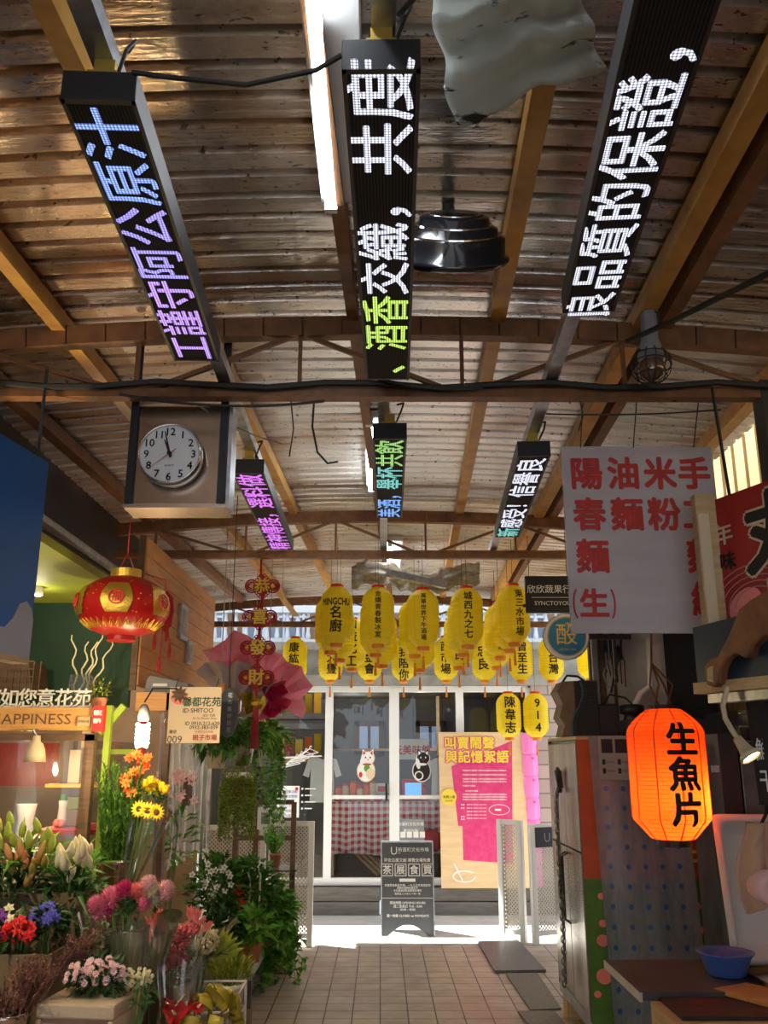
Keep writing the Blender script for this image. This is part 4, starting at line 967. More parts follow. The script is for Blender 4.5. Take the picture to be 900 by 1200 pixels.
ylantern(629, 864, 8.85, '914', L % '914' + 'hung low before the pink column', .0, size=.11, ztop=2.836)

# ================================================================== RED ORNAMENTS, LEFT
def knot_string():
    c = at(306, 660, 6.05)
    t = thing('knot_string', 'string of four red Chinese knots with gold characters and a long tassel', 'knot ornament', (c.x, 6.05, pz(850, 6.05)))
    ys = [687, 723, 759, 794]; xs = [307.5, 304.5, 302, 300.5]
    MB().tube([at(306, 655, 6.05), at(306, 675, 6.05)], .008, 6).build('cord', 'deepred', t)
    u = pw(1, 6.05)
    for x_, y_, ch in zip(xs, ys, '恭喜發財'):
        k = at(x_, y_, 6.05); q = MB()
        dia = [(0, 12), (4, 9), (9, 4), (12, 0), (9, -4), (4, -9), (0, -12), (-4, -9), (-9, -4), (-12, 0), (-9, 4), (-4, 9)]
        q.prism([(a * u, b * u) for a, b in dia][::-1], (k - Y_ * .012, X, Z), .024)
        for s_ in (-1, 1):
            for r_ in (8, 5.2, 2.6): q.tube([k + Vector((s_ * (12.5 + (8 - r_) * .25 + r_ * cos(j * pi / 9) * .95) * u, 0, r_ * .95 * sin(j * pi / 9) * u)) for j in range(18)], 1.0 * u, 5, True)
            for v_ in (-1, 1):
                for i in range(5): 
                    e = Vector((s_ * (2.2 + i * 2.3), 0, v_ * (13 - i * 2.5))) * u
                    q.tube([k + e + Vector((s_ * 1.7 * cos(j * pi / 4), 0, v_ * 1.7 * sin(j * pi / 4))) * u for j in range(8)], .75 * u, 4, True)
        o = q.build('knot', 'deepred', t)
        text(MB(), ch, k - Y_ * .0145, X, Z, 19 * u, .035).build('character', 'goldtext', o)
        g = MB()
        for s_ in (-1, 1): g.ball(k + Vector((s_ * 12.5 * u, -.013, 0)), 2.4 * u, 8, 5)
        g.build('gold_leaf', 'goldtext', o)
        MB().tube([at(x_, y_ + 11, 6.05), at(x_ - 1, y_ + 25, 6.05)], .011, 6).build('cord', 'deepred', t)
    b = at(300, 823, 6.05); MB().lathe([(.012, -.035), (.03, -.02), (.034, 0), (.02, .02), (.01, .03)], 12, b).build('bead', 'gold', t)
    q = MB()
    for k in range(26):
        a = k * 2.4; r_ = .024 * sqrt(k / 26); q.tube([b + Vector((r_ * cos(a) * .6, r_ * sin(a) * .6, -.02)), b + Vector((r_ * cos(a), r_ * sin(a), -.15)), b + Vector((r_ * cos(a) * 1.2, r_ * sin(a) * 1.2, -.30))], .004, 4)
    q.build('tassel', 'deepred', t)
knot_string()
# round red palace lantern
def red_lantern():
    Y = 4.2; c = at(145, 711, Y); t = thing('round_lantern', 'round red lantern with gold motifs hanging by the flower shop', 'lantern', (c.x, Y, c.z - .16))
    R_, H = .218, .285
    def rad(z): return R_ * sqrt(max(.02, 1 - (2 * z / H) ** 2 * .93)) 
    M['redlantern'] = mat('red velvet lantern', (.50, .012, .012), .35, trans=.1)
    pr = [(rad(-H / 2 + H * i / 24), -H / 2 + H * i / 24) for i in range(25)]
    MB().lathe(pr, 48, c, None, 1, 1, lambda a, z: 1 - .018 * abs(cos(a * 8))).build('body', 'redlantern', t, True)
    MB().lathe([(.07, H / 2 - .01), (.072, H / 2 + .035), (.066, H / 2 + .036), (.064, H / 2 - .005)], 28, c).build('top_rim', 'gold', t)
    MB().lathe([(.06, -H / 2 - .022), (.066, -H / 2 - .02), (.066, -H / 2 + .006), (.06, -H / 2 + .01)], 24, c).build('bottom_rim', 'redlantern', t)
    def onl(a, z, k=.004): r = rad(z) + k; return c + Vector((r * cos(-pi / 2 + a), r * sin(-pi / 2 + a), z))
    q = MB()
    for i in range(34):   # lotus band near the bottom
        a = i * 2 * pi / 34
        for pts in (((-.085, -.106), (0, -.074), (.085, -.106)), ((-.05, -.112), (0, -.092), (.05, -.112))): q.tube([onl(a + da * 1.1, z_) for da, z_ in pts], .0022, 4)
    for s_ in range(60): 
        a, z_ = RND.uniform(-1.6, 1.6), RND.uniform(-.06, .10); q.ball(onl(a, z_, .001), .0035, 5, 3)
    q.build('gold_trim', 'gold', t)
    for a0, sc in ((-.98, 1), (.12, 1.1), (1.2, 1)):
        g = MB()
        g.grid(lambda u, v: onl(a0 + (u - .5) * .60 * sc * (.72 + .28 * sin(pi * v)), -.055 + .14 * v, .004 + .004 * sin(u * 40) * sin(v * 30)), 16, 12)
        o = g.build('pot_motif', 'gold', t, True)
        q = MB()
        q.tube([onl(a0 + .13 * sc * cos(j * pi / 10), .012 + .032 * sin(j * pi / 10), .011) for j in range(20)], .004, 4, True)
        text(q, '福', (0, 0, 0), X, Z, .05, .03, warp=lambda x, z: onl(a0 + x / R_, z + .012, .012), sub=.2); q.build('character', 'red', o)
    MB().tube([c + Z * (H / 2 + .03) + X * .04, c + Z * (H / 2 + .12), c + Z * (H / 2 + .03) - X * .04], .003, 4).tube([c + Z * (H / 2 + .12), (c.x, Y, roofz(c.x) - .03)], .003, 4).build('hanging_cord', 'red', t)
red_lantern()
# second ornament on the near edge of the plank wall
c = at(193, 735, 5.0); u = pw(1, 5)
t = thing('hanging_charm', 'red and gold hanging charm with tassels on the near edge of the plank wall', 'charm', (c.x, 5.0, c.z - 50 * u))
MB().tube([(-1.37, 5.058, at(194, 670, 5.0).z), at(194, 680, 5.0), at(194, 692, 5.0)], .004, 4).build('cord', 'red', t)
MB().prism([(x * u, z * u) for x, z in ((0, 44), (7, 36), (9, 20), (7, 2), (0, -6), (-8, 4), (-9, 20), (-6, 36))][::-1], (c, X, Z), .02).build('plaque', 'deepred', t)
MB().prism([(x * u, z * u) for x, z in ell(0, 20, 6, 9)], (c - Y_ * .022, X, Z), .002).build('gold_motif', 'gold', t)
for dx, z1 in ((-11, -24), (-4, -50), (7, -34), (3, -14)):
    q = MB().tube([c + Vector((dx * .5, 0, 0)) * u, c + Vector((dx * u, 0, (z1 + 16) * u))], .004, 4); q.lathe([(.008, 0), (.012, .04), (.006, .085)], 8, c + Vector((dx * u, 0, (z1 - 2) * u))); q.build('tassel', 'deepred', t)
# light boxes on the planks
for (x0, y0, x1, y1), lb in (((207, 708, 221, 750), 'upper small silver framed light box on the plank wall'), ((217, 751, 226, 779), 'lower small silver framed light box on the plank wall')):
    a, b = atx((x0 + x1) / 2, y1, -1.345), atx((x0 + x1) / 2, y0, -1.345); yy = a.y; w = .22 if x1 - x0 > 10 else .16
    t = thing('wall_frame', lb, 'frame', (-1.35, yy, a.z)); MB().span((-1.362, yy - w / 2, a.z), (-1.335, yy + w / 2, b.z)).build('frame', 'galv', t, bevel=.006)
    MB().span((-1.336, yy - w / 2 + .03, a.z + .03), (-1.331, yy + w / 2 - .03, b.z - .03)).build('panel', 'whitepaper', t)
# pipes and loose wires above the olive slab
tag(MB().tube([(-1.52, 2.6, 2.62), (-1.50, 3.8, 2.60), (-1.47, 5.05, 2.58)], .03, 10).build('conduit', 'galv'), 'grey conduit pipe running along above the olive slab', 'pipe')
tag(MB().tube([(-1.62, 2.6, 2.55), (-1.6, 3.8, 2.54), (-1.56, 5.05, 2.53)], .016, 8).build('conduit', 'dark'), 'thinner dark conduit beside the grey conduit above the olive slab', 'pipe')
for i, dz in enumerate((.0, .035, -.03)):
    cable([(-1.46, 2.7, 2.62 + dz), (-1.43, 3.2, 2.56 + dz), (-1.42, 3.55, 2.535 + dz * .5), (-1.44, 4.3, 2.55)], .004, ['uppermost', 'middle', 'lowest'][(1, 0, 2)[i]] + ' loose pale wire drooping over the olive slab edge', 'grey')
# blue board with a pale cloud shape
P0, P1 = at(52, 650, 3.0), None
far = at(46, 650, 3.0); bz_t, bz_b = pz(543, 3.0), pz(772, 3.0); dirb = Vector((.16, 1, 0)).normalized()
near = far - dirb * .75; nb = Vector((dirb.y, -dirb.x, 0))
t = thing('blue_board', 'big blue painted board with pale cloud shape hanging at the left edge', 'board', (far.x, far.y, bz_b))
def bo(u, z): return near + (far - near) * u + Z * (z - near.z)
L_ = .75; hB = bz_t - bz_b
MB().prism([(0, 0), (L_, 0), (L_, hB), (0, hB)], (bo(0, bz_b), dirb, Z), .05).build('panel', 'blueboard', t)
q = [(0, .0), (L_, 0), (L_, .13), (L_ - .015, .165), (L_ - .05, .185), (L_ - .09, .17), (L_ - .12, .12), (L_ - .16, .085), (L_ - .22, .08), (L_ - .3, .12), (L_ - .4, .15), (L_ - .5, .1), (0, .12)]
MB().prism(q, (bo(0, bz_b) + nb * .003, dirb, Z), .002).build('cloud_shape', 'greyswirl', t)
MB().prism([(0, -.018), (L_, -.018), (L_, 0), (0, 0)], (bo(0, bz_b) + nb * .004, dirb, Z), .058).build('bottom_batten', 'palewood', t)
MB().tube([bo(.3, bz_t), bo(.3, 2.93)], .006, 5).tube([bo(.9, bz_t), bo(.9, 2.93)], .006, 5).build('hanger', 'wire', t)
# wall clock on its steel box
cY = 3.05; u = pw(1, cY * 1.03)
a, b = at(146, 594, cY), at(270, 476, cY)
t = thing('steel_box', 'stainless steel box hung from black straps carrying the wall clock', 'box', ((a.x + b.x) / 2, cY, a.z))
bxa = MB().span((a.x, cY, a.z), (b.x, cY + .14, b.z)); bxa.build('body', mat('brown tinted stainless', (.34, .27, .21), .25, 1, (.26, .20, .15), 4, bump=.05), t, bevel=.004)
MB().span((a.x - .004, cY - .006, a.z - .004), (b.x + .004, cY + .14, a.z + .012)).build('bottom_lip', 'steel', t)
MB().span((b.x - .001, cY - .004, a.z), (b.x + .012, cY + .1, b.z)).build('side_lip', 'galv', t)
for x in (a.x + .014, b.x - .018): MB().span((x - .014, cY - .012, a.z + .01), (x + .014, cY - .001, roofz(x) - .1)).build('strap', 'black', t)
cc = at(198.5, 531, cY - .07); r = 37.5 * u
t = thing('wall_clock', 'round chrome rimmed wall clock showing about three minutes to eleven', 'clock', (cc.x, cc.y, cc.z - r))
RX90 = Matrix.Rotation(pi / 2, 3, 'X')
MB().lathe([(r * .9, -.066), (r * .985, -.06), (r, -.03), (r * 1.0, -.006), (r * .97, .004), (r * .93, .002), (r * .93, -.012)], 48, cc, RX90, caps=False).build('rim', 'chrome', t, True)
MB().lathe([(r * .94, -.03), (r * .94, -.008)], 48, cc, RX90).build('dial', 'white', t)
mb = MB()
for h in range(1, 13):
    an = h * pi / 6; text(mb, str(h), cc + Vector((sin(an) * r * .74, -.0, cos(an) * r * .74)) - Y_ * -.0075 + Y_ * -.0005, X, Z, r * .35, .02)
mb.v = [Vector((v.x, cc.y + .0068, v.z)) for v in mb.v]
for k in range(60):
    an = k * pi / 30; d = Vector((sin(an), 0, cos(an))); mb.bar(Vector((cc.x, cc.y + .0066, cc.z)) + d * r * .89, Vector((cc.x, cc.y + .0066, cc.z)) + d * r * .915, .0012, .0008)
text(mb, 'QUARTZ', (cc.x, cc.y + .0068, cc.z - r * .38), X, Z, r * .07, 0)
mb.build('numerals', 'ink', t)
def hand(an, l0, l1, w, dy, nm, m):
    d = Vector((sin(an), 0, cos(an))); o = Vector((cc.x, cc.y + dy, cc.z)); p_ = Vector((d.z, 0, -d.x))
    MB().add([o + d * l0 + p_ * w, o + d * l0 - p_ * w, o + d * l1 - p_ * w * .4, o + d * l1 + p_ * w * .4], [(0, 1, 2, 3)]).build(nm, m, t, solid=.001)
hand(radians(-22), -.01, r * .50, .005, .004, 'hour_hand', 'ink'); hand(radians(-14), -.015, r * .76, .0042, .002, 'minute_hand', 'ink'); hand(radians(232), -r * .25, r * .72, .0011, .0, 'second_hand', 'red')
MB().lathe([(.008, -.002), (.008, .008)], 12, cc + Y_ * .0, RX90).build('hub', 'ink', t)

# ================================================================== FLOWER SHOP, LEFT
# beam sign with raised letters
SY = 4.55
xr = at(116, 842, SY).x; z0, z1 = pz(856, SY), pz(829, SY)
t = thing('shop_beam', 'orange timber beam engraved HAPPINESS above the flower shop window', 'sign beam', (-2.0, SY, z0))
MB().span((-2.6, SY, z0), (xr, SY + .12, z1)).build('beam', 'wood', t, bevel=.004)
text(MB(), 'HAPPINESS', (at(83.5, 841, SY).x, SY - .002, (z0 + z1) / 2), X, Z, .073, .0, align='r', sx=1.16).build('engraved_letters', 'brownwood', t)
t = thing('shop_letters', 'white raised characters 都如您意花苑 standing on the timber beam', 'lettering', (-1.75, SY + .05, z1))
xr2 = at(104, 830, SY).x; sz = .093
for i, ch in enumerate('苑花意您如都馨'):
    q = text(MB(), ch, (xr2 - sz * .5 - i * sz * .99, SY + .03, z1 + .046), X, Z, sz * 1.08, .0)
    n = len(q.v); q.add([v + Y_ * .02 for v in q.v], []); 
    q.build('letter', 'paper', t, solid=.012)
MB().span((-2.6, SY + .045, z1), (xr2, SY + .055, z1 + .012)).build('letter_rail', 'white', t)
# small plates on the beam
def card(name, px0, py0, px1, py1, Y, m, label, cat, th=.012):
    a, b = at(px0, py1, Y), at(px1, py0, Y)
    t = thing(name, label, cat, ((a.x + b.x) / 2, Y, a.z)); MB().span((a.x, Y, a.z), (b.x, Y + th, b.z)).build('plate', m, t, bevel=.002); return t, a, b
t, a, b = card('price_tag', 90, 840, 106, 851, SY - .014, 'palewood', 'small pale tag at the right end of the HAPPINESS beam', 'tag')
text(MB(), '花苑好禮', ((a.x + b.x) / 2, SY - .0155, (a.z + b.z) / 2), X, Z, .014, .0).build('lettering', 'leafdark', t)
t, a, b = card('red_sign', 107, 827, 122, 857, SY - .03, 'red', 'small red two column sign at the end of the timber beam', 'sign', .05)
text(text(MB(), '馨都', (a.x + .017, SY - .032, b.z - .035), X, Z, .026, .03, vertical=True, pitch=1.5), '花卉', (b.x - .019, SY - .032, b.z - .035), X, Z, .026, .03, vertical=True, pitch=1.5).build('lettering', 'paper', t)
# twigs in a glass, small bush, wicker box on top of the beam
zt_ = z1 + .002
c = at(96, 815, SY + .16); t = thing('twig_vase', 'clear square vase of curly dry twigs on the timber beam', 'vase', (c.x, c.y, zt_))
MB().span((c.x - .055, c.y - .05, zt_), (c.x + .055, c.y + .05, zt_ + .012)).span((c.x - .055, c.y - .05, zt_), (c.x - .05, c.y + .05, zt_ + .17)).span((c.x + .05, c.y - .05, zt_), (c.x + .055, c.y + .05, zt_ + .17)).span((c.x - .055, c.y - .05, zt_), (c.x + .055, c.y - .046, zt_ + .17)).build('glass', 'vase', t)
for i, (px, py) in enumerate(((86, 744), (103, 752), (112, 752), (119, 742), (132, 750))):
    e = at(px, py, SY + .16); b0 = Vector((c.x + (i - 2) * .012, c.y, zt_ + .012)); n = 14
    MB().tube([b0.lerp(e, k / n) + X * .012 * sin(k * 1.3 + i) for k in range(n + 1)], [.0065 - .003 * k / n for k in range(n + 1)], 6).build('twig', 'creampetal', t, True)
def foliage(mb, c, rad, n, L, w, droop=.3, rnd=None, up=.4, base=None):
    rnd = rnd or RND; c = Vector(c)
    for _ in range(n):
        while True:
            v = Vector((rnd.uniform(-1, 1), rnd.uniform(-1, 1), rnd.uniform(-1, 1)))
            if .15 < v.length < 1: break
        p = c + Vector((v.x * rad[0], v.y * rad[1], v.z * rad[2])); d = Vector((v.x + rnd.uniform(-.5, .5), v.y + rnd.uniform(-.5, .5), v.z * .5 + up + rnd.uniform(-.4, .4)))
        if base: d = d.normalized() * .6 + (p - Vector(base)).normalized()
        mb.leaf(p, d, Z + Vector((rnd.uniform(-.5, .5), rnd.uniform(-.5, .5), 0)), L * rnd.uniform(.6, 1.25), w * rnd.uniform(.7, 1.2), droop * rnd.uniform(.3, 1.5))
    return mb
c = at(116, 820, SY + .1); t = thing('topiary', 'small round bushy plant on the right end of the timber beam', 'plant', (c.x, c.y, zt_))
MB().lathe([(.03, 0), (.04, .03), (.04, .05)], 14, (c.x, c.y, zt_)).build('pot', 'terracotta', t)
foliage(MB(), (c.x, c.y, zt_ + .085), (.06, .05, .055), 170, .024, .013).build('foliage', 'leafyellow', t)
a, b = at(-14, 812, SY + .2), at(44, 776, SY + .2)
t = thing('lattice_box', 'dark wooden lattice hood at the left edge above the characters', 'hood', (a.x, SY + .2, a.z))
MB().prism([(0, 0), (b.x - a.x, 0), (b.x - a.x - .03, b.z - a.z), (0, b.z - a.z)], ((a.x, SY + .16, a.z), X, Z), .25).build('hood', 'brownwood', t)
mb = MB()
for i in range(9): mb.bar((a.x + i * .035, SY + .155, a.z), (a.x + i * .035 + .0, SY + .155, b.z), .006, .008); 
for i in range(5): mb.bar((a.x, SY + .155, a.z + i * .04), (b.x, SY + .155, a.z + i * .04), .006, .008)
mb.build('lattice', 'brownwood', t)

# shop window unit
WY = 4.62
px_r = at(108, 900, WY).x; ztp = pz(868, WY)
t = thing('display_case', 'brown framed glass display case with wrinkled clear cover below the beam', 'display case', (-2.1, WY, .8))
MB().span((px_r - .05, WY, .80), (px_r, WY + .05, ztp + .03)).build('post', 'brownwood', t)
MB().span((-2.7, WY, ztp), (px_r, WY + .05, ztp + .035)).build('top_rail', 'brownwood', t)
MB().span((-2.7, WY + .95, .8), (-2.68, WY + 1.0, ztp)).build('post', 'brownwood', t)
M['redback'] = mat('red bamboo blind', (.32, .016, .010), .7, 0, (.20, .010, .006), 6, (22, 1, 3))
MB().span((-2.7, WY + .9, pz(921, WY + .9)), (at(86, 900, WY + .9).x, WY + .92, ztp)).build('red_blind', 'redback', t)
MB().span((at(61, 919, WY + .3).x, WY + .2, pz(922, WY + .3)), (px_r, WY + .6, pz(918, WY + .3))).build('shelf', 'yellow_steel', t)
MB().span((at(55, 971, WY + .3).x, WY + .1, pz(974, WY + .3)), (px_r, WY + .6, pz(969, WY + .3))).build('shelf', 'red', t)
MB().span((-2.7, WY + .05, .8), (px_r, WY + .95, .83)).build('floor_board', 'brownwood', t)
MB().span((px_r - .02, WY + .05, .83), (px_r - .01, WY + .95, ztp)).build('side_panel', 'glass', t)
def wrinkle(u, v): 
    x = -2.62 + (px_r - .05 + 2.62) * u; z = .84 + (ztp - .84) * v
    return Vector((x, WY - .01 + .018 * sin(u * 31 + 2.2 * v) * (.4 + .6 * (1 - v)) + .014 * noise.noise(Vector((u * 9, v * 2.5, 0))) - .05 * (1 - v), z))
MB().grid(wrinkle, 80, 20).build('clear_cover', 'clearwrap', t, True)
lamp('assumed_inner_lamp', (-2.1, 6.1, 2.2), 30, (1, .86, .66), .06)  # assumed lamp with no fixture, added to light the shop behind the curtain
lamp('assumed_case_lamp', (-1.95, WY + .45, ztp - .12), 4, (1, .72, .36))  # assumed light without a fixture, added to warm the case interior
S1z, S2z = pz(918, WY + .3) + .002, pz(969, WY + .3) + .002
def item(name, px, Y, w, h, m, label, cat, z, round_=False):
    c = at(px, 900, Y); t = thing(name, label, cat, (c.x, Y, z))
    if round_: MB().lathe([(w * .36, 0), (w * .5, h * .25), (w * .42, h * .75), (w * .5, h)], 16, (c.x, Y, z)).build('body', m, t, True)
    else: MB().span((c.x - w / 2, Y - .03, z), (c.x + w / 2, Y + .05, z + h)).build('body', m, t, bevel=.003)
    return t
item('gift_box', 78, WY + .35, .075, .25, 'carton', 'tall brown gift box on the yellow shelf in the display case', 'box', S1z)
item('gift_box', 89, WY + .32, .06, .17, 'cream', 'cream gift box on the yellow shelf beside the case post', 'box', S1z)
item('gift_box', 100, WY + .38, .05, .29, 'cream', 'tallest cream box on the yellow shelf against the case post', 'box', S1z)
q = item('jar', 78, WY + .3, .05, .13, 'paper', 'white bottle with green lid on the red shelf', 'bottle', S2z, True); MB().lathe([(.02, .13), (.02, .16)], 12, (at(78, 900, WY + .3).x, WY + .3, S2z)).build('lid', 'leafbright', q)
item('gift_box', 91, WY + .33, .09, .085, 'carton', 'lower brown box on the red shelf in the display case', 'box', S2z)
item('gift_box', 91, WY + .33, .085, .06, 'leafyellow', 'olive box stacked on the brown box on the red shelf', 'box', S2z + .087)
for i, px in enumerate((66, 71)):
    c = at(px, 968, WY + .25); o = MB().ball((c.x, WY + .25, S2z + .02), .02, 10, 7).build('apple', 'coral', None, True); tag(o, ['small red fruit at the left end of the red shelf', 'small red fruit next to the white bottle on the red shelf'][i], 'fruit')
c = at(31, 950, WY + .3); t = thing('pitcher', 'tall white pitcher behind the lilies in the display case', 'pitcher', (c.x, c.y, .832))
MB().lathe([(.05, 0), (.055, .05), (.05, .25), (.04, .45), (.052, .52), (.05, .52), (.036, .45), (.046, .25)], 20, (c.x, c.y, .832)).build('body', 'white', t, True)
MB().tube([(c.x + .04, c.y, 1.28), (c.x + .09, c.y, 1.22), (c.x + .048, c.y, 1.05)], .007, 6).build('handle', 'white', t)
# pendant lamp and others
c = at(42, 878, WY - .12); t = thing('shop_lamp', 'beige metal shade lamp clipped under the HAPPINESS beam', 'lamp', (c.x, c.y, c.z))
MB().lathe([(.052, -.06), (.048, -.03), (.043, .0), (.032, .026), (.02, .034), (.018, .065), (.006, .066)], 24, c).build('shade', 'cream', t, True)
lamp('shade_lamp', c - Z * .09, 5, (1, .74, .42))
MB().tube([c + Z * .06, c + Vector((-.02, 0, .09)), (c.x - .02, c.y + .05, z0 + .005)], .006, 6).build('arm', 'galv', t)
c = Vector((-1.62, 2.75, 2.25)); t = thing('shop_lamp', 'assumed bare bulb lamp, out of view behind the blue board, added to light the flowers', 'lamp', c)  # assumed lamp out of view, added for warm light on the flower display
MB().lathe([(.02, .03), (.022, .06), (.012, .09)], 14, c).build('socket', 'dark', t); MB().ball(c, .032, 14, 8).build('bulb', 'bulb', t, True); MB().tube([c + Z * .09, (c.x, c.y, 3.1)], .004, 5).build('cord', 'wire', t)
lamp('assumed_stall_lamp', c - Z * .06, 34, (1, .80, .52), .04)
# downlight under the olive slab
c = at(43, 698, 4.6); t = thing('spot_light', 'small round spotlight under the olive slab', 'spotlight', (-2.0, 4.6, 2.42)); cq = Vector((at(43, 698, 4.6).x, 4.6, 2.45))
MB().lathe([(.03, -.04), (.035, -.03), (.03, 0)], 14, cq).build('housing', 'white', t); MB().lathe([(.026, -.044), (.026, -.040)], 14, cq).build('lens', 'spot', t)
lamp('spot_lamp', cq - Z * .1, 1.2, (1, .85, .6))
# lime door posts and braces, timber header
tag(MB().span((px_r + .015, WY + .1, .02), (px_r + .045, WY + .14, 1.85)).build('door_post', 'lime'), 'lime green door post right of the glass display case', 'post')
tag(MB().bar(at(118, 860, WY + .16), at(146, 827, WY + .16), .035, .035).build('brace', 'lime'), 'slanting lime green brace below the timber header', 'brace')
a, b = at(158, 833, 5.0), at(203, 811, 5.0)
tag(MB().span((a.x, 5.0, a.z), (-1.16, 5.06, b.z)).build('header_beam', 'wood', bevel=.003), 'short orange timber header above the bulb', 'beam')
tag(MB().span((at(121, 840, 5.0).x, 5.02, pz(884, 5.0)), (at(160, 840, 5.0).x, 5.05, pz(878, 5.0))).build('crossbar', 'lime'), 'lime green crossbar behind the bulb', 'bar')
tag(MB().span((at(160, 900, 5.3).x, 5.28, .02), (at(166, 900, 5.3).x + .01, 5.32, 1.9)).build('door_post', 'red'), 'red door post behind the orange flowers', 'post')
tag(MB().span((at(190, 900, 5.0).x, 5.0, .02), (at(196, 900, 5.0).x, 5.05, pz(812, 5.0))).build('curtain_post', 'brownwood'), 'brown post carrying the plastic curtain under the 009 sign', 'post')
# bulb
c = at(168, 845, 4.36); t = thing('light_bulb', 'glowing spiral bulb in a white socket below the timber header', 'bulb', (c.x, c.y, c.z - .12))
MB().lathe([(.024, 0), (.03, .02), (.026, .05), (.015, .075), (.006, .08)], 16, c + Z * .0).build('socket', 'grey', t, True)
cx_ = c - Z * .06
q = MB()
for ph in (0, pi): q.tube([cx_ + Vector((.026 * cos(k * .5 + ph), .026 * sin(k * .5 + ph), .045 - k * .0033)) for k in range(32)], .009, 6)
q.build('spiral_tube', 'bulb', t, True)
MB().tube([c + Z * .09, c + Vector((.01, .1, .16)), c + Vector((.02, .66, .2))], .004, 5).build('cord', 'wire', t)
lamp('bulb_lamp', cx_ - Y_ * .12 - Z * .03, 9, (1, .76, .42), .05)
# 009 sign
t, a, b = card('stall_sign', 195, 805, 260, 871, 4.93, 'signcard', 'cream sign reading 馨都花苑 and 009 hanging beside the bulb', 'sign', .014)
w, h = b.x - a.x, b.z - a.z; y_ = 4.928
MB().prism(ell(0, 0, .045, .04), ((a.x + .055, y_, b.z - .055), X, Z), .001).build('emblem', 'coral', t)
q = MB()
for k in range(9): q.leaf((a.x + .055, y_ - .001, b.z - .04), (cos(k * .7), -.02, sin(k * .7)), -Y_, .05, .02, 0)
q.build('emblem_petals', 'brownwood', t)
q = text(MB(), '馨都花苑', (a.x + w * .63, y_, b.z - h * .27), X, Z, .053, .03); q.build('stall_name', 'leafdark', t)
q = text(MB(), 'ID·SHITOO', (a.x + w * .57, y_, b.z - h * .42), X, Z, .034, .008); text(q, '設計 花藝', (a.x + w * .78, y_, b.z - h * .51), X, Z, .016, 0); text(q, 'ID On Flower Shop', (a.x + w * .7, y_, b.z - h * .56), X, Z, .016, 0)
text(q, 'ID 0910-212-620', (a.x + w * .66, y_, b.z - h * .65), X, Z, .027, .012); text(q, '0932-383-039', (a.x + w * .69, y_, b.z - h * .72), X, Z, .027, .012); text(q, '攤號', (a.x + w * .11, y_, b.z - h * .80), X, Z, .02, .01); text(q, '009', (a.x + w * .15, y_, b.z - h * .93), X, Z, .055, .0)
q.build('lettering', 'ink', t)
text(text(MB(), '新富町文化市場', (a.x + w * .7, y_, b.z - h * .80), X, Z, .014, .0), '親子市場', (a.x + w * .72, y_, b.z - h * .90), X, Z, .033, .03).build('red_lettering', 'redink', t)
MB().tube([(a.x + .03, 4.935, b.z), (a.x + .03, 5.0, b.z + .05)], .002, 4).tube([(b.x - .03, 4.935, b.z), (b.x - .03, 5.0, b.z + .05)], .002, 4).build('hanger', 'wire', t)
# grey box on the header, round blue plaque edge
a, b = at(175, 806, 5.2), at(230, 790, 5.2)
t = thing('grey_box', 'flat grey appliance box lying on the timber header', 'box', ((a.x + b.x) / 2, 5.2, a.z)); MB().prism([(0, 0), (b.x - a.x, 0), (b.x - a.x - .02, .055), (.03, b.z - a.z + .02), (.015, b.z - a.z)], ((a.x, 5.08, pz(811, 5.0)), X, Z), .2).build('case', 'grey', t, bevel=.004)
MB().span((a.x + .05, 5.077, a.z + .0), (a.x + .13, 5.08, a.z + .015)).build('label', 'white', t)
c = at(267, 835, 5.4); t = thing('oval_sign', 'oval blue grey plate sign partly behind the 009 sign', 'sign', (c.x, 5.4, c.z - .14)); MB().prism(ell(0, 0, .06, .145), (c, X, Z), .015).build('plate', 'board', t)
q = MB(); 
for i in range(6): text(q, '花市集好日'[i % 5], c + Vector((.01, -.003, .1 - i * .04)), X, Z, .03, 0)
q.build('lettering', 'galv', t)
MB().tube([c + Z * .14, (c.x, 5.4, roofz(c.x) - .03)], .003, 4).build('hanger', 'wire', t)
# plastic strip curtain
cY0, cY1 = 5.02, 6.75
def curt(u, v):
    y = cY0 + (cY1 - cY0) * u; z = .98 + (1.86 - .98) * v
    return Vector((-1.235 + .030 * abs(sin(u * 48)) ** .6 * (1 - .3 * v) + .018 * sin(u * 23 + 1) + .02 * noise.noise(Vector((u * 20, v * 2, 0))), y, z + .012 * sin(u * 48) * (1 - v)))
t = thing('plastic_curtain', 'wavy clear plastic curtain along the side of the flower shop', 'curtain', (-1.235, 5.9, .98))
MB().grid(curt, 200, 12).build('clear_sheet', 'plastic', t, True)
MB().span((-1.26, cY0, 1.86), (-1.21, cY1, 1.90)).build('rail', 'wood', t)
MB().span((-1.215, 5.72, 1.30), (-1.185, 5.86, 1.47)).build('clip', 'brownwood', t)
# hook rail with pots
ra, rb = Vector((-1.10, 5.5, 2.02)), Vector((-1.06, 7.35, 1.93))
ra, rb = at(258, 812, 5.9), at(313, 850, 7.0)
t = thing('hook_rail', 'sloping timber rail with metal hooks behind the 009 sign', 'rail', ra)
MB().bar(ra, rb, .05, .12).build('rail', 'wood', t)
for k in range(6):
    q = ra.lerp(rb, .1 + k * .16); MB().tube([q + Vector((.03, 0, .05)), q + Vector((.05, -.01, .03)), q + Vector((.05, -.01, -.06)), q + Vector((.035, -.01, -.08)), q + Vector((.02, -.01, -.065))], .004, 5).build('hook', 'chrome', t)
MB().tube([ra + Z * .05, (ra.x, ra.y, roofz(ra.x) - .04)], .004, 5).tube([rb + Z * .05, (rb.x, rb.y, roofz(rb.x) - .04)], .004, 5).build('hanging_wire', 'silverwire', t)
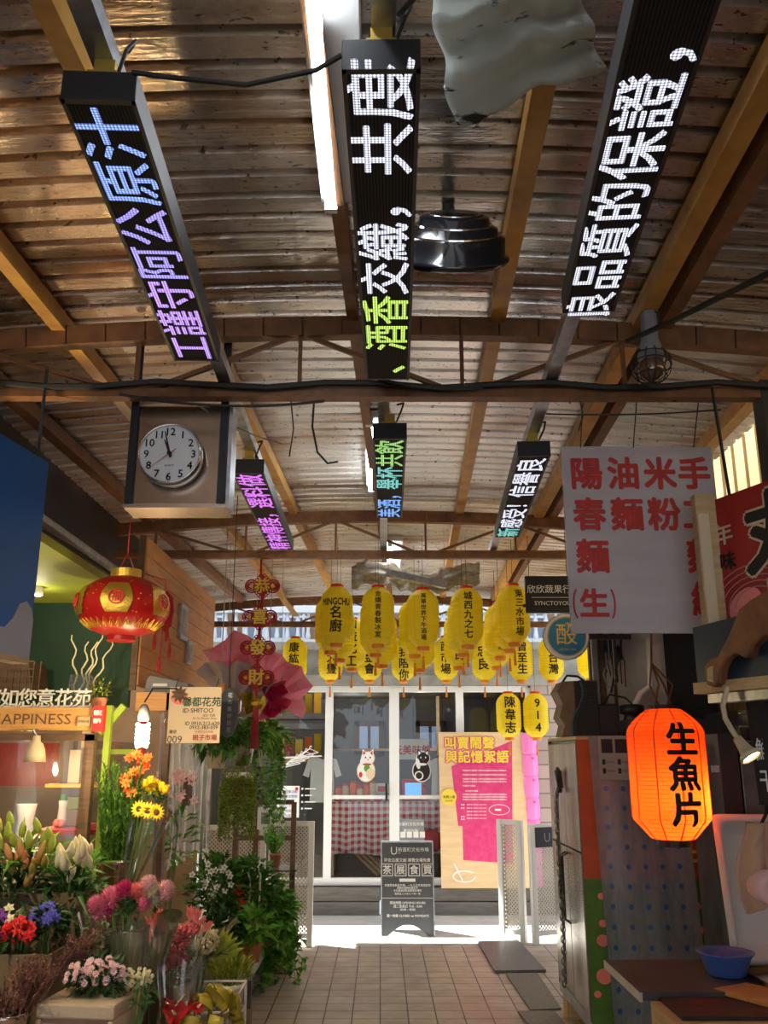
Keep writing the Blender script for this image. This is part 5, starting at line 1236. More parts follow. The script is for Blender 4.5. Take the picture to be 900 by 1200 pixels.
# pink paper bouquet wrappings
def crumple(c, w, h, seed, curl, az=0):
    c = Vector(c); R_ = Matrix.Rotation(az, 3, 'Z')
    def fn(u, v):
        a = (u - .5) * 2; b = (v - .5) * 2; q = Vector((a * 3, b * 3, seed * 7.3)); n_ = noise.noise(q); n2 = noise.noise(q * 2.3 + Vector((9, 0, 0)))
        e = 1 + .25 * noise.noise(Vector((a * 2, b * 2, seed))) ; r2 = a * a + b * b
        return c + R_ @ Vector((a * w / 2 * e * (1 - .18 * b * b), curl * (-r2 * .5 + .3) + .5 * w * n_ * .7 + .10 * w * n2, b * h / 2 * e * (1 - .15 * a * a)))
    return MB().grid(fn, 9, 9)
def paper(px, py, Y, w, h, seed, curl, m, label, az=0): 
    return tag(crumple(at(px, py, Y), w, h, seed, curl, az).build('wrapping_paper', m, None, False, solid=.002), label, 'wrapping paper', 'crumpled bouquet papers')
def fan(px, py, Y, a0, a1, R_, n, seed, m, label, dep=.10):
    """sheet gathered at one point and spread like a fan, with sharp folds"""
    rr = random.Random(seed); g = at(px, py, Y); rows = 4; q = MB(); vv = []
    for j in range(rows + 1):
        for i in range(n + 1):
            a = radians(a0 + (a1 - a0) * i / n); f = .06 + .94 * j / rows; r_ = R_ * f * (1 if j < rows else rr.uniform(.82, 1.12))
            d = dep * f * ((1 if i % 2 else -.5) + rr.uniform(-.35, .35)) - .10 * f * f
            vv.append(g + Vector((r_ * cos(a), d, r_ * sin(a))) + Vector((rr.uniform(-.012, .012), 0, rr.uniform(-.012, .012))) * f)
    w = n + 1; q.add(vv, [(j * w + i, j * w + i + 1, (j + 1) * w + i + 1, (j + 1) * w + i) for j in range(rows) for i in range(n)])
    return tag(q.build('wrapping_paper', m, None, True if n > 6 else False, solid=.002), label, 'wrapping paper', 'crumpled bouquet papers')
fan(283, 806, 6.40, 70, 140, .38, 5, 1, 'pinkpaper', 'pink wrapping paper standing up beside the plank wall edge')
fan(300, 806, 6.60, 10, 95, .34, 6, 2, 'pinkpaper', 'large pink wrapping paper spread behind the lower red knots')
fan(316, 822, 6.45, -25, 62, .30, 6, 3, 'pinkpaper', 'pink wrapping paper nearest the yellow 康紘齋 lantern')
fan(300, 800, 6.30, 95, 165, .24, 5, 14, 'pinkpaper', 'small pink wrapping paper folded left of the red knot string')
fan(306, 806, 6.28, -60, 20, .20, 5, 4, 'rosepaper', 'crimson shiny wrapping paper beside the red tassel')
fan(318, 812, 6.32, -110, -20, .18, 5, 5, 'rosepaper', 'lowest crimson wrapping paper of the bouquets by the tassel')
fan(272, 830, 6.20, 55, 135, .34, 6, 6, 'whitepaper', 'pale crumpled wrapping paper above the 009 sign')
fan(292, 830, 6.30, 40, 120, .28, 5, 8, 'whitepaper', 'pale wrapping paper just left of the red tassel')
fan(288, 838, 6.15, 20, 110, .14, 5, 9, 'yellowwrap', 'yellow green wrapping paper on the sloping rail')
tag(MB().bar(at(306, 668, 6.35), at(347, 722, 6.75), .05, .008).build('yellow_strip', 'yellow_steel'), 'yellow strip slanting down from the truss right of the red knots', 'strip')
tag(MB().bar(at(453, 671, 6.25), at(523, 686, 6.3), .05, .045).tube([at(455, 671, 6.25), at(455, 671, 6.25) + Z * .5], .003, 4).tube([at(521, 685, 6.3), at(521, 685, 6.3) + Z * .5], .003, 4).build('metal_duct', 'galv'), 'short silver metal channel hanging just above the front yellow lanterns', 'channel')
tag(MB().bar(at(250, 838, 6.1), at(330, 838, 6.6), .02, .02, Z).build('paper_rod', 'silverwire'), 'thin rod holding the bouquet papers above the rail', 'rod')
for i, px in enumerate((268, 300, 330)): tag(MB().tube([at(px, 838, 6.3), at(px + 2, 640, 6.3)], .0025, 4).build('hanging_wire', 'silverwire'), ['wire holding the papers nearest the plank wall', 'wire holding the papers behind the red knots', 'wire holding the papers nearest the yellow lanterns'][i], 'wire')

# ================================================================== FLOWERS AND PLANTS
t = thing('flower_stand', 'stepped wooden stand carrying the flower buckets', 'stand', (-1.7, 4.2, 0))
MB().span((-2.9, 4.02, .77), (-1.08, 4.95, .80)).build('upper_step', 'brownwood', t)
MB().span((-2.9, 3.30, .47), (-1.08, 4.02, .50)).build('lower_step', 'brownwood', t)
MB().span((-1.08, 3.6, .27), (-.72, 4.95, .30)).build('side_step', 'brownwood', t)
MB().span((-2.9, 4.03, .5), (-1.08, 4.05, .77)).build('riser', 'brownwood', t)
for x, y, z in ((-2.8, 3.36, .47), (-1.12, 3.36, .47), (-1.12, 4.9, .77), (-2.8, 4.9, .77), (-.75, 3.65, .27), (-.75, 4.9, .27)): MB().span((x - .025, y - .025, .002), (x + .025, y + .025, z)).build('leg', 'brownwood', t)

def pompom(mb, c, r, n=110, rnd=RND):
    c = Vector(c); mb.ball(c, r * .62, 8, 6)
    for k in range(n):
        z = 1 - 2 * (k + .5) / n; a = k * 2.39996; s_ = sqrt(1 - z * z); d = Vector((s_ * cos(a), s_ * sin(a), z))
        mb.leaf(c + d * r * .5, d + Vector((rnd.uniform(-.2, .2), rnd.uniform(-.2, .2), .25)), Z if abs(z) < .9 else X, r * .62, r * .34, -.25)
    return mb
def daisy(mb, c, d, r, n=14):
    d = Vector(d).normalized(); u = d.orthogonal().normalized(); v = d.cross(u)
    for k in range(n):
        a = 2 * pi * k / n; e = u * cos(a) + v * sin(a); mb.leaf(Vector(c) + e * r * .15, e + d * .25, d, r, r * 2.6 / n * 1.6, .1)
    return mb
def bud(mb, p, d, L, w):
    R_ = Vector(d).to_track_quat('Z', 'Y').to_matrix(); mb.lathe([(w * .12, 0), (w * .34, L * .12), (w * .46, L * .38), (w * .40, L * .65), (w * .2, L * .9), (w * .04, L)], 8, p, R_, rip=lambda a, z: 1 + .12 * cos(3 * a)); return mb
def cluster(mb, c, rad, n, r, rnd=RND):
    for _ in range(n):
        while True:
            v = Vector((rnd.uniform(-1, 1), rnd.uniform(-1, 1), rnd.uniform(-1, 1)))
            if v.length < 1: break
        mb.ball(Vector(c) + Vector((v.x * rad[0], v.y * rad[1], v.z * rad[2])), r * rnd.uniform(.6, 1.2), 5, 4)
    return mb
def spikes(mb, c, n, L, spread, r, rnd=RND, tilt=Vector((0, 0, 1))):
    for k in range(n):
        d = (tilt + Vector((rnd.uniform(-spread, spread), rnd.uniform(-spread, spread), 0))).normalized(); l = L * rnd.uniform(.6, 1.1); p = Vector(c) + Vector((rnd.uniform(-.03, .03), rnd.uniform(-.03, .03), 0))
        bend = Vector((rnd.uniform(-.25, .25), rnd.uniform(-.25, .25), 0)) * l
        pts = [p + d * l * j / 5 + bend * (j / 5) ** 2 for j in range(6)]; mb.tube(pts, [.0008 + r * .45 * (1 if j > 1 else .4) * (1 - .1 * j) for j in range(6)], 4)
        for j in range(22): q = pts[2 + j % 4] + Vector((rnd.uniform(-1, 1), rnd.uniform(-1, 1), rnd.uniform(-1, 1))) * r * 1.2; mb.leaf(q, d + Vector((rnd.uniform(-1, 1), rnd.uniform(-1, 1), 0)), Z, r * 4.6, r * 2.0, 0)
    return mb
def stems(t, top, base, n, spread=.05, m='stem', r=.003):
    q = MB()
    for _ in range(n): q.tube([Vector(base) + Vector((RND.uniform(-.02, .02), RND.uniform(-.02, .02), 0)), Vector(top) + Vector((RND.uniform(-spread, spread), RND.uniform(-spread, spread), RND.uniform(-.02, .02)))], r, 4)
    return q.build('stems', m, t)
def bucket(px, py_top, Y, r, h, m, label, cat='bucket', z=None, taper=.85, ribs=True):
    c = at(px, py_top, Y); zb = c.z - h if z is None else z; h = c.z - zb
    t = thing('flower_bucket', label, cat, (c.x, Y, zb))
    MB().lathe([(r * taper, 0), (r, h - .01), (r * 1.03, h), (r * .98, h), (r * .96, h - .02), (r * taper * .95, .02), (.01, .02)], 24, (c.x, Y, zb)).build('body', m, t, True)
    return t, Vector((c.x, Y, c.z)), zb
def boxbin(px0, px1, py_top, Y, z, d, m, label):
    a, b = at(px0, py_top, Y), at(px1, py_top, Y); t = thing('flower_box', label, 'box', ((a.x + b.x) / 2, Y, z)); th = .012
    q = MB().span((a.x, Y, z), (b.x, Y + th, a.z)).span((a.x, Y + d - th, z), (b.x, Y + d, a.z)).span((a.x, Y + th, z), (a.x + th, Y + d - th, a.z)).span((b.x - th, Y + th, z), (b.x, Y + d - th, a.z)).span((a.x, Y, z), (b.x, Y + d, z + .01))
    q.build('box', m, t); return t
# --- back: metal bucket with tall greens
t, c, zb = bucket(137, 1008, 4.6, .095, .3, 'steel', 'shiny metal bucket holding the tall green sprays', z=.802)
MB().tube([c + Vector((.095 * cos(k * pi / 12), .095 * sin(k * pi / 12), .0)) for k in range(24)], .006, 6, True).build('rim', 'chrome', t)
g = thing('green_spray', 'tall feathery green sprays standing in the shiny metal bucket', 'greenery', (c.x, c.y, zb + .03))
q = MB()
for k in range(60):
    px, py = RND.uniform(114, 168), RND.uniform(890, 960); e = at(px, py, 4.6 + RND.uniform(-.1, .1)); b = Vector((c.x + RND.uniform(-.05, .05), c.y + RND.uniform(-.05, .05), zb + .05))
    for j in range(52):
        f = .38 + .62 * j / 52; p = b.lerp(e, f); q.leaf(p, (e - b).normalized() + Vector((RND.uniform(-.8, .8), RND.uniform(-.8, .8), .2)), Z, .042, .012, .1)
q.build('needles', mat('olive green needle', (.09, .21, .025), .5, trans=.2, island=.5), g); stems(g, at(142, 960, 4.6), (c.x, c.y, zb + .03), 16, .07)
# orange flowers, yellow mums, sunflowers, orchids around it
def bouquet(name, label, cat, base, top, blooms, m, bm='stem', leaf=None, nst=8):
    t = thing(name, label, cat, base); 
    if nst: stems(t, top, base, nst)
    return t
t = thing('gladiolus_bunch', 'bunch of orange blooms above the tall green sprays', 'flowers', (c.x + .05, c.y + .02, zb + .04)); stems(t, at(160, 905, 4.62), (c.x + .03, c.y + .02, zb + .04), 7, .04)
for px, py in ((152, 888), (160, 884), (166, 890), (171, 898), (156, 905), (164, 903), (146, 912), (150, 924), (154, 930), (173, 888), (148, 918)):
    p = at(px, py, 4.60 + RND.uniform(-.06, .03)); daisy(daisy(MB(), p, (RND.uniform(-.3, .3), -1, .5), .027, 8), p, (RND.uniform(-.6, .6), -.6, .6), .02, 7).build('flower', 'orangepetal', t)
t = thing('mum_bunch', 'bunch of yellow chrysanthemums right of the green sprays', 'flowers', (c.x + .06, c.y - .02, zb + .04)); stems(t, at(180, 930, 4.55), (c.x + .06, c.y - .02, zb + .04), 7, .05)
for px, py in ((171, 919), (177, 915), (183, 919), (189, 922), (194, 926), (180, 924), (174, 924), (187, 929)):
    p = at(px, py, 4.52 + RND.uniform(-.04, .04)); pompom(MB(), p, .026, 60).build('flower', 'yellowpetal', t)
foliage(MB(), at(181, 935, 4.56), (.07, .05, .05), 60, .05, .018).build('foliage', 'leaf', t)
t = thing('sunflower_bunch', 'three sunflowers wrapped in clear film beside the metal bucket', 'flowers', (c.x + .07, c.y - .06, zb + .04)); stems(t, at(172, 960, 4.5), (c.x + .05, c.y - .06, zb + .04), 5, .04)
for px, py, dx in ((163, 948, -.3), (173, 950, .2), (183, 952, .7)):
    p = at(px, py, 4.46); d = Vector((dx, -1, .25)); fl = daisy(daisy(MB(), p, d, .038, 14), p - d * .004, d, .034, 12).build('flower', 'yellowpetal', t)
    MB().lathe([(.001, -.004), (.016, -.002), (.014, .007), (.001, .010)], 12, p, d.to_track_quat('Z', 'Y').to_matrix()).build('flower_centre', 'pollen', fl)
q = MB(); b0, b1 = Vector((c.x + .05, c.y - .07, zb + .1)), at(176, 958, 4.5)
q.grid(lambda u, v: b0.lerp(b1, v) + Vector((cos(u * 2 * pi) * (.02 + .075 * v), sin(u * 2 * pi) * (.02 + .05 * v), .02 * sin(u * 25) * v)), 30, 8); q.build('clear_wrap', 'clearwrap', t, True)
t = thing('orchid_bunch', 'pale pink orchids behind the plastic curtain', 'flowers', (at(205, 930, 5.5).x, 5.5, .5)); oc = at(203, 922, 5.5)
stems(t, oc, (oc.x, 5.5, .62), 6, .08)
for k in range(22): p = oc + Vector((RND.uniform(-.12, .12), RND.uniform(-.08, .08), RND.uniform(-.09, .08))); daisy(MB(), p, (RND.uniform(-.4, .6), -1, .2), .028, 6).build('flower', 'palepink', t)
foliage(MB(), oc - Z * .28, (.12, .1, .18), 90, .12, .03).build('foliage', 'leafbright', t)
tp = thing('flower_bucket', 'white bucket of the pale orchids behind the plastic curtain', 'bucket', (oc.x, 5.5, .3)); MB().lathe([(.09, .0), (.11, .36), (.10, .36), (.08, .02)], 18, (oc.x, 5.5, .302)).build('body', 'whiteplastic', tp, True)
tag(MB().span((oc.x - .16, 5.34, .002), (oc.x + .16, 5.66, .30)).build('crate', 'carton'), 'brown crate under the bucket of pale orchids', 'crate')
# --- lilies
boxbin(-22, 97, 1046, 4.06, .802, .30, 'carton', 'brown carton bin holding the lilies')
bx = at(30, 1046, 4.2)
def lily(name, label, cx, cy, Y, w, hgt, nb, mats, n=70, blen=.085):
    t = thing(name, label, 'flowers', (at(cx, cy, Y).x, Y, .82)); o = at(cx, cy, Y)
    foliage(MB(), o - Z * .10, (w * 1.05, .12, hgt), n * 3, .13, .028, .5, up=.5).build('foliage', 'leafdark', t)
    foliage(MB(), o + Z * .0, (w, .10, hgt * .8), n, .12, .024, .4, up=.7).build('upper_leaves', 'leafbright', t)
    stems(t, o, (o.x, Y, .83), 10, w * .7)
    return t, o
t, o = lily('lily_bunch', 'big bunch of lilies with pink flushed buds at the left edge', 22, 1012, 4.16, .17, .11, 0, 0)
lb = [(-2, 965, -.3), (8, 975, .0), (16, 985, -.2), (26, 972, .1), (34, 985, .2), (44, 968, -.15), (52, 982, .3), (60, 990, .2), (10, 1000, -.3), (20, 1005, .3), (30, 1008, .2), (40, 1012, .4), (48, 1000, .2), (4, 1012, -.4), (15, 1020, -.3), (28, 1018, .1), (38, 1022, .5), (46, 1008, .4), (52, 1012, .3), (33, 1032, .9), (24, 995, 0), (12, 960, .1), (58, 978, -.1), (0, 990, -.4)]
for i, (px, py, dx) in enumerate(lb):
    p = at(px, py, 4.04 + .06 * ((i * 7) % 4) / 4); d = Vector((dx * .6 + RND.uniform(-.25, .25), -.35 + RND.uniform(-.3, .1), 1 if py < 1005 else .45))
    bud(MB(), p - d.normalized() * .035, d, RND.uniform(.07, .105), .036).build('bud', 'lilybud' if py > 990 else 'lilygreen', t, True)
t, o = lily('lily_bunch', 'bunch of cream white lilies right of the pink flushed ones', 88, 1020, 4.12, .085, .06, 0, 0, 40)
for i, (px, py) in enumerate([(68, 1008), (73, 1000), (78, 1004), (83, 998), (88, 993), (93, 990), (97, 997), (101, 992), (104, 1000), (74, 1012), (80, 1014), (86, 1010), (91, 1004), (99, 1008), (105, 1010), (70, 1003), (83, 1026)]):
    p = at(px, py, 4.02 + .04 * (i % 3)); d = Vector((RND.uniform(-.4, .4), -.4, .9)); bud(MB(), p - d.normalized() * .035, d, .085, .034).build('bud', 'creampetal', t, True)
# --- front carton with purple, red, blue bunches
boxbin(-24, 60, 1119, 3.66, .502, .28, 'carton', 'brown carton bin holding the purple, red and blue bunches')
def small_bunch(name, label, px, py, Y, w, h, n, m, fr, kind='rose', zb=.52, fol='leafdark', extra=None, nf=120):
    o = at(px, py, Y); t = thing(name, label, 'flowers', (o.x, Y, zb)); stems(t, o, (o.x, Y, zb), 9, w * .5)
    foliage(MB(), o - Z * h * .6, (w * .9, .07, h), nf, .06, .02, .3, up=.6).build('foliage', fol, t)
    for k in range(n):
        a, r_ = k * 2.4, sqrt((k + .5) / n); p = o + Vector((r_ * cos(a) * w, -.03 + RND.uniform(-.05, .03), r_ * sin(a) * h * .8))
        d = Vector((r_ * cos(a) * .5, -.8, .5))
        q = MB()
        if kind == 'rose': daisy(daisy(q, p, d, fr, 6), p + d * .006, d, fr * .7, 6).ball(p + d * .006, fr * .38, 8, 5)
        elif kind == 'daisy': daisy(q, p, d, fr, 12).ball(p + d * .002, fr * .25, 6, 4)
        elif kind == 'pom': pompom(q, p, fr)
        q.build('flower', m[k % len(m)] if isinstance(m, list) else m, t)
    return t, o
small_bunch('statice_bunch', 'purple and cream flower bunch at the left edge', 6, 1078, 3.76, .055, .065, 16, ['purple', 'purple', 'creampetal'], .020)
small_bunch('carnation_bunch', 'bright red flower bunch between the purple and the blue one', 28, 1088, 3.74, .05, .055, 14, 'redpetal', .024)
small_bunch('gentian_bunch', 'blue violet flower bunch right of the red one', 56, 1070, 3.8, .055, .045, 14, 'blue', .020)
t = thing('leafy_sprays', 'dark leafy filler sprays right of the blue violet bunch', 'greenery', (at(80, 1100, 3.95).x, 3.95, .52)); foliage(MB(), at(80, 1100, 3.95), (.06, .06, .10), 130, .05, .018, up=.8).build('foliage', 'leafdark', t); stems(t, at(80, 1100, 3.95), (at(80, 1100, 3.95).x, 3.95, .502), 6)
# --- pompoms in clear vase
t, c, zb = bucket(150, 1086, 3.86, .085, .4, 'vase', 'clear wrapped vase under the pompom flowers', 'vase', z=.502)
tp, o = small_bunch('pompom_bunch', 'bunch of pink, coral and cream pompom flowers in a clear wrap', 152, 1062, 3.88, .01, .03, 0, 'pink', .04, zb=.53, nf=60)
for px, py, r_, m in ((118, 1066, .047, 'pink'), (131, 1052, .046, 'pink'), (112, 1060, .036, 'pink'), (146, 1042, .036, 'magenta'), (160, 1046, .040, 'coral'), (168, 1052, .036, 'coral'), (174, 1036, .036, 'palepink'), (181, 1052, .040, 'creampetal'), (178, 1044, .036, 'creampetal'), (194, 1044, .042, 'palepink'), (168, 1060, .030, 'pink'), (172, 1058, .03, 'palepink'), (124, 1070, .036, 'magenta')):
    p = at(px, py, 3.88 + RND.uniform(-.02, .05)); pompom(MB(), p, r_, 150).build('flower', m, tp)
q = MB(); o2 = Vector((c.x, 3.86, .60))
q.grid(lambda u, v: o2 + Vector((cos(u * 2 * pi) * (.085 + .11 * v + .02 * sin(u * 30) * v), sin(u * 2 * pi) * (.085 + .09 * v), .36 * v + .03 * sin(u * 17) * v)), 60, 10); q.build('clear_wrap', 'clearwrap', tp, True)
stems(tp, at(150, 1066, 3.94), (c.x, 3.86, .53), 12, .08)
# --- heather, variegated sprays, asters
t, c, zb = bucket(8, 1186, 3.42, .07, .2, 'steel', 'small metal bucket holding brown heather at the bottom left', z=.502)
h1 = thing('heather_bunch', 'spray of brown heather in the small metal bucket', 'flowers', (c.x, c.y, zb + .03)); spikes(MB(), (c.x, c.y, c.z - .08), 44, .22, .6, .0035).build('sprays', 'heather', h1)
t = thing('heather_bunch', 'large leaning bunch of brown heather beside the foam box', 'flowers', (at(45, 1180, 3.55).x, 3.55, .502)); o = at(30, 1176, 3.52)
spikes(MB(), o + Vector((0, 0, -.02)), 80, .16, .55, .0030, tilt=Vector((.35, 0, 1))).build('sprays', 'heather', t)
spikes(MB(), o + Vector((.07, .1, .07)), 60, .17, .4, .0030, tilt=Vector((.75, 0, 1))).build('upper_sprays', 'heather', t); stems(t, o, (o.x, 3.55, .502), 8, .03)
t = thing('variegated_spray', 'pale variegated leaf sprays in front of the clear vase', 'greenery', (at(112, 1110, 3.8).x, 3.8, .502)); o = at(113, 1112, 3.8)
q = MB()
for k in range(13):
    e = at(RND.uniform(97, 131), RND.uniform(1062, 1100), 3.8 + RND.uniform(-.05, .05)); b = Vector((o.x, 3.8, .6))
    for j in range(26): 
        f = .45 + .55 * j / 26; q.leaf(b.lerp(e, f), (RND.uniform(-1, 1), RND.uniform(-1, .4), .4), Z, .026, .016, .1)
q.build('leaves', 'leafgrey', t); stems(t, o, (o.x, 3.8, .502), 10, .05)
small_bunch('aster_bunch', 'bushy bunch of small pink asters behind the foam box', 116, 1136, 3.62, .105, .055, 48, 'palepink', .014, 'daisy', fol='leafdark', nf=260)
t = thing('statice_bunch', 'cream yellow statice right behind the foam box corner', 'flowers', (at(162, 1150, 3.62).x, 3.62, .502)); o = at(160, 1146, 3.62); cluster(MB(), o, (.065, .04, .035), 120, .0075).build('florets', 'creampetal', t); foliage(MB(), o - Z * .05, (.07, .04, .05), 80, .04, .012).build('foliage', 'leaf', t); stems(t, o, (o.x, 3.62, .502), 8)
t = thing('leafy_sprays', 'dark green leaves to the right of the cream statice', 'greenery', (at(186, 1140, 4.5).x, 4.5, .302)); foliage(MB(), at(184, 1140, 4.5), (.06, .05, .10), 70, .08, .035).build('foliage', 'leaf', t); stems(t, at(184, 1140, 4.5), (at(184, 1140, 4.5).x, 4.5, .302), 5)
# --- celosia and cream bunch on the side step
t, c, zb = bucket(206, 1150, 4.3, .065, .3, 'steel', 'tall metal bucket under the celosia bunch', z=.302)
t = thing('celosia_bunch', 'bunch of dusky pink and red celosia in clear film', 'flowers', (c.x, c.y, zb + .03)); o = at(200, 1105, 4.3)
for px, py, r_ in ((192, 1114, .036), (204, 1118, .036), (198, 1128, .034), (214, 1106, .034), (188, 1104, .032), (208, 1094, .036), (218, 1090, .034), (226, 1088, .03), (200, 1098, .03), (212, 1124, .03)):
    p = at(px, py, 4.24 + RND.uniform(-.03, .05)); cluster(MB(), p, (r_, r_ * .8, r_ * .9), 70, .0075).build('flower_head', 'celosia', t)
for px, py, dx in ((180, 1082, -.2), (186, 1076, -.1), (194, 1084, .1), (176, 1096, -.5), (230, 1080, .5), (222, 1072, .3), (236, 1086, .6), (228, 1074, .2)):
    p = at(px, py, 4.27); q = MB()
    for k in range(7): q.leaf(p - Z * .03, (dx + RND.uniform(-.5, .5), RND.uniform(-.6, .2), 1), Y_, .075, .02, .1)
    q.build('plume', 'coral', t)
stems(t, o, (c.x, c.y, zb + .03), 12, .05); foliage(MB(), o - Z * .06, (.08, .06, .08), 70, .07, .02).build('foliage', 'leafdark', t)
q = MB(); q.grid(lambda u, v: Vector((c.x, c.y, zb + .26)).lerp(o + Z * .04, v) + Vector((cos(u * 2 * pi) * (.03 + .12 * v + .012 * sin(u * 40)), sin(u * 2 * pi) * (.03 + .09 * v), .03 * sin(u * 19) * v)), 60, 8); q.build('clear_wrap', 'clearwrap', t, True)
t = thing('statice_bunch', 'cream statice bunch in a clear cone right of the celosia', 'flowers', (at(222, 1150, 4.45).x, 4.45, .302)); o = at(243, 1100, 4.4)
cluster(MB(), o, (.055, .05, .065), 210, .0075).build('florets', 'creampetal', t); foliage(MB(), o - Vector((.03, 0, .09)), (.06, .04, .06), 50, .06, .018).build('foliage', 'leafdark', t)
b0 = at(222, 1145, 4.45); stems(t, o, (b0.x, 4.45, .33), 10, .03)
q = MB(); q.grid(lambda u, v: b0.lerp(o + Vector((.02, 0, .03)), v) + Vector((cos(u * 2 * pi) * (.012 + .10 * v), sin(u * 2 * pi) * (.012 + .08 * v), .05 * v * cos(u * 2 * pi) + .012 * sin(u * 25) * v)), 50, 8); q.build('clear_wrap', 'clearwrap', t, True)
q = MB(); p = at(258, 1105, 4.45)
for k in range(6): q.leaf(at(250, 1125, 4.45), (.35 + .1 * k, -.2, 1 - .13 * k), Y_, .17, .04, .1)
q.build('long_leaves', 'leafyellow', t); 
tb = thing('flower_bucket', 'low white pail holding the cream statice cone', 'bucket', (b0.x, 4.45, .302)); MB().lathe([(.05, 0), (.06, .16), (.054, .16), (.045, .02)], 16, (b0.x, 4.45, .302)).build('body', 'whiteplastic', tb, True)
# --- front: anthurium, yellow wrap, wire rack
t = thing('wire_rack', 'white wire rack at the front corner of the flower stall', 'rack', (at(245, 1190, 4.1).x, 4.1, 0)); a_, b_ = at(219, 1141, 4.35), at(279, 1150, 4.1)
x0, x1, y0, y1 = at(219, 1150, 4.3).x, at(281, 1150, 4.3).x, 3.98, 4.5; zz = .60
for x in (x0, x1):
    for y in (y0, y1): MB().tube([(x, y, .303 if x < -.72 else .003), (x, y, zz)], .007, 6).build('leg', 'white', t)
q = MB()
for z in (zz, .5, .4): q.tube([(x0, y0, z), (x1, y0, z), (x1, y1, z), (x0, y1, z)], .005, 5, True)
for k in range(7): q.tube([(x0 + (x1 - x0) * k / 6, y0, .4), (x0 + (x1 - x0) * k / 6, y1, .4)], .003, 4)
q.build('wire_frame', 'white', t)
o = at(212, 1192, 3.85); t = thing('anthurium_bunch', 'red anthuriums in crinkled clear film at the bottom', 'flowers', (o.x, 3.85, .302))
def anth(p, d, s_, m):
    R_ = Vector(d).to_track_quat('Z', 'Y').to_matrix(); pts = []
    for k in range(24): a = 2 * pi * k / 24; pts.append((s_ * .5 * (sin(a) ** 3) * 1.15, s_ * .5 * (.9 * cos(a) - .3 * cos(2 * a) - .12 * cos(3 * a))))
    q = MB(); q.add([p + R_ @ Vector((0, 0, -.012))] + [p + R_ @ Vector((x, y, .012 * sin(k))) for k, (x, y) in enumerate(pts)], [(0, i + 1, (i + 1) % 24 + 1) for i in range(24)]); f = q.build('flower', m, t, solid=.002)
    MB().tube([p, p + R_ @ Vector((0, s_ * .1, s_ * .35))], [.006, .003], 6).build('spadix', 'creampetal', f)
anth(at(205, 1188, 3.8), (-.2, -1, .3), .09, 'anthurium'); anth(at(218, 1180, 3.84), (.3, -.6, .8), .06, 'anthurium'); anth(at(197, 1178, 3.86), (-.5, -.8, .6), .06, 'anthurium'); anth(at(232, 1180, 3.82), (.8, -.4, .4), .05, 'redpetal')
stems(t, o, (o.x, 3.86, .31), 6, .03); q = MB(); q.grid(lambda u, v: Vector((o.x - .015, 3.86, .55)) + Vector((cos(u * 2 * pi) * (.05 + .035 * v + .01 * sin(u * 37)), sin(u * 2 * pi) * (.05 + .03 * v), .26 * v + .02 * sin(u * 23) * v)), 50, 8); q.build('clear_wrap', 'clearwrap', t, True)
o = at(248, 1186, 3.88); t = thing('yellow_wrap_bunch', 'flower bunch in bright yellow wrapping beside the red anthuriums', 'flowers', (o.x, 3.88, .302))
q = MB()
for k, (px, py, dx, dz, s_) in enumerate([(232, 1192, -.7, .5, .12), (250, 1176, .0, 1, .15), (262, 1176, .5, .8, .13), (256, 1192, .4, .3, .13), (240, 1180, -.4, .9, .12), (268, 1190, .9, .3, .10), (246, 1196, 0, .2, .12)]):
    p = at(px, py, 3.86 + .015 * (k % 3)) - Z * .03; d = Vector((dx, -.6, dz)).normalized(); r_ = d.orthogonal().normalized(); w_ = d.cross(r_)
    q.grid(lambda u, v: p + d * s_ * .7 * v + (r_ * cos((u - .5) * 2.6) + w_ * sin((u - .5) * 2.6)) * s_ * .45 * sin(pi * min(1, v * .75 + .15)) + Vector((0, 0, .008 * sin(u * 21 + k))), 12, 8)
q.build('wrapping', 'yellowwrap', t, True, solid=.0015); stems(t, o, (o.x, 3.88, .303), 6, .02)
# --- foam box bottom left
t = thing('foam_box', 'worn styrofoam box at the bottom left in front of the flowers', 'box', at(92, 1176, 3.5)); rz = -.12
a, b = at(40, 1177, 3.48), at(136, 1176, 3.48); w = b.x - a.x; ztop = a.z; d = .27; t.location = ((a.x + b.x) / 2, 3.48, .502); t.rotation_euler = (0, 0, rz); m = wmat(t); hh = ztop - .502
def LB(mb): mb.v = [m @ v for v in mb.v]; return mb
q = MB(); e = .022
q.span((-w / 2, .0, hh - .05), (w / 2, d, hh)); q.span((-w / 2, .0, 0), (-w / 2 + e, d, hh - .05)); q.span((w / 2 - e, 0, 0), (w / 2, d, hh - .05)); q.span((-w / 2, 0, 0), (w / 2, d, .03)); q.span((-w / 2, d - e, 0), (w / 2, d, hh))
LB(q).build('shell', 'foam', t, bevel=.008)
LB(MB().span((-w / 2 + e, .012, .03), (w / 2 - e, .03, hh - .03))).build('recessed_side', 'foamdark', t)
o = MB().box((at(22, 1206, 3.3).x, 3.22, .575), (.16, .14, .146), .3); o = o.build('foam_block', 'foam', bevel=.01); tag(o, 'corner of a smaller foam block at the bottom left edge', 'box')
tag(MB().span((-1.75, 3.0, .002), (-1.1, 3.29, .50)).build('crate', 'carton'), 'brown crate in front of the flower stand below the foam block', 'crate')

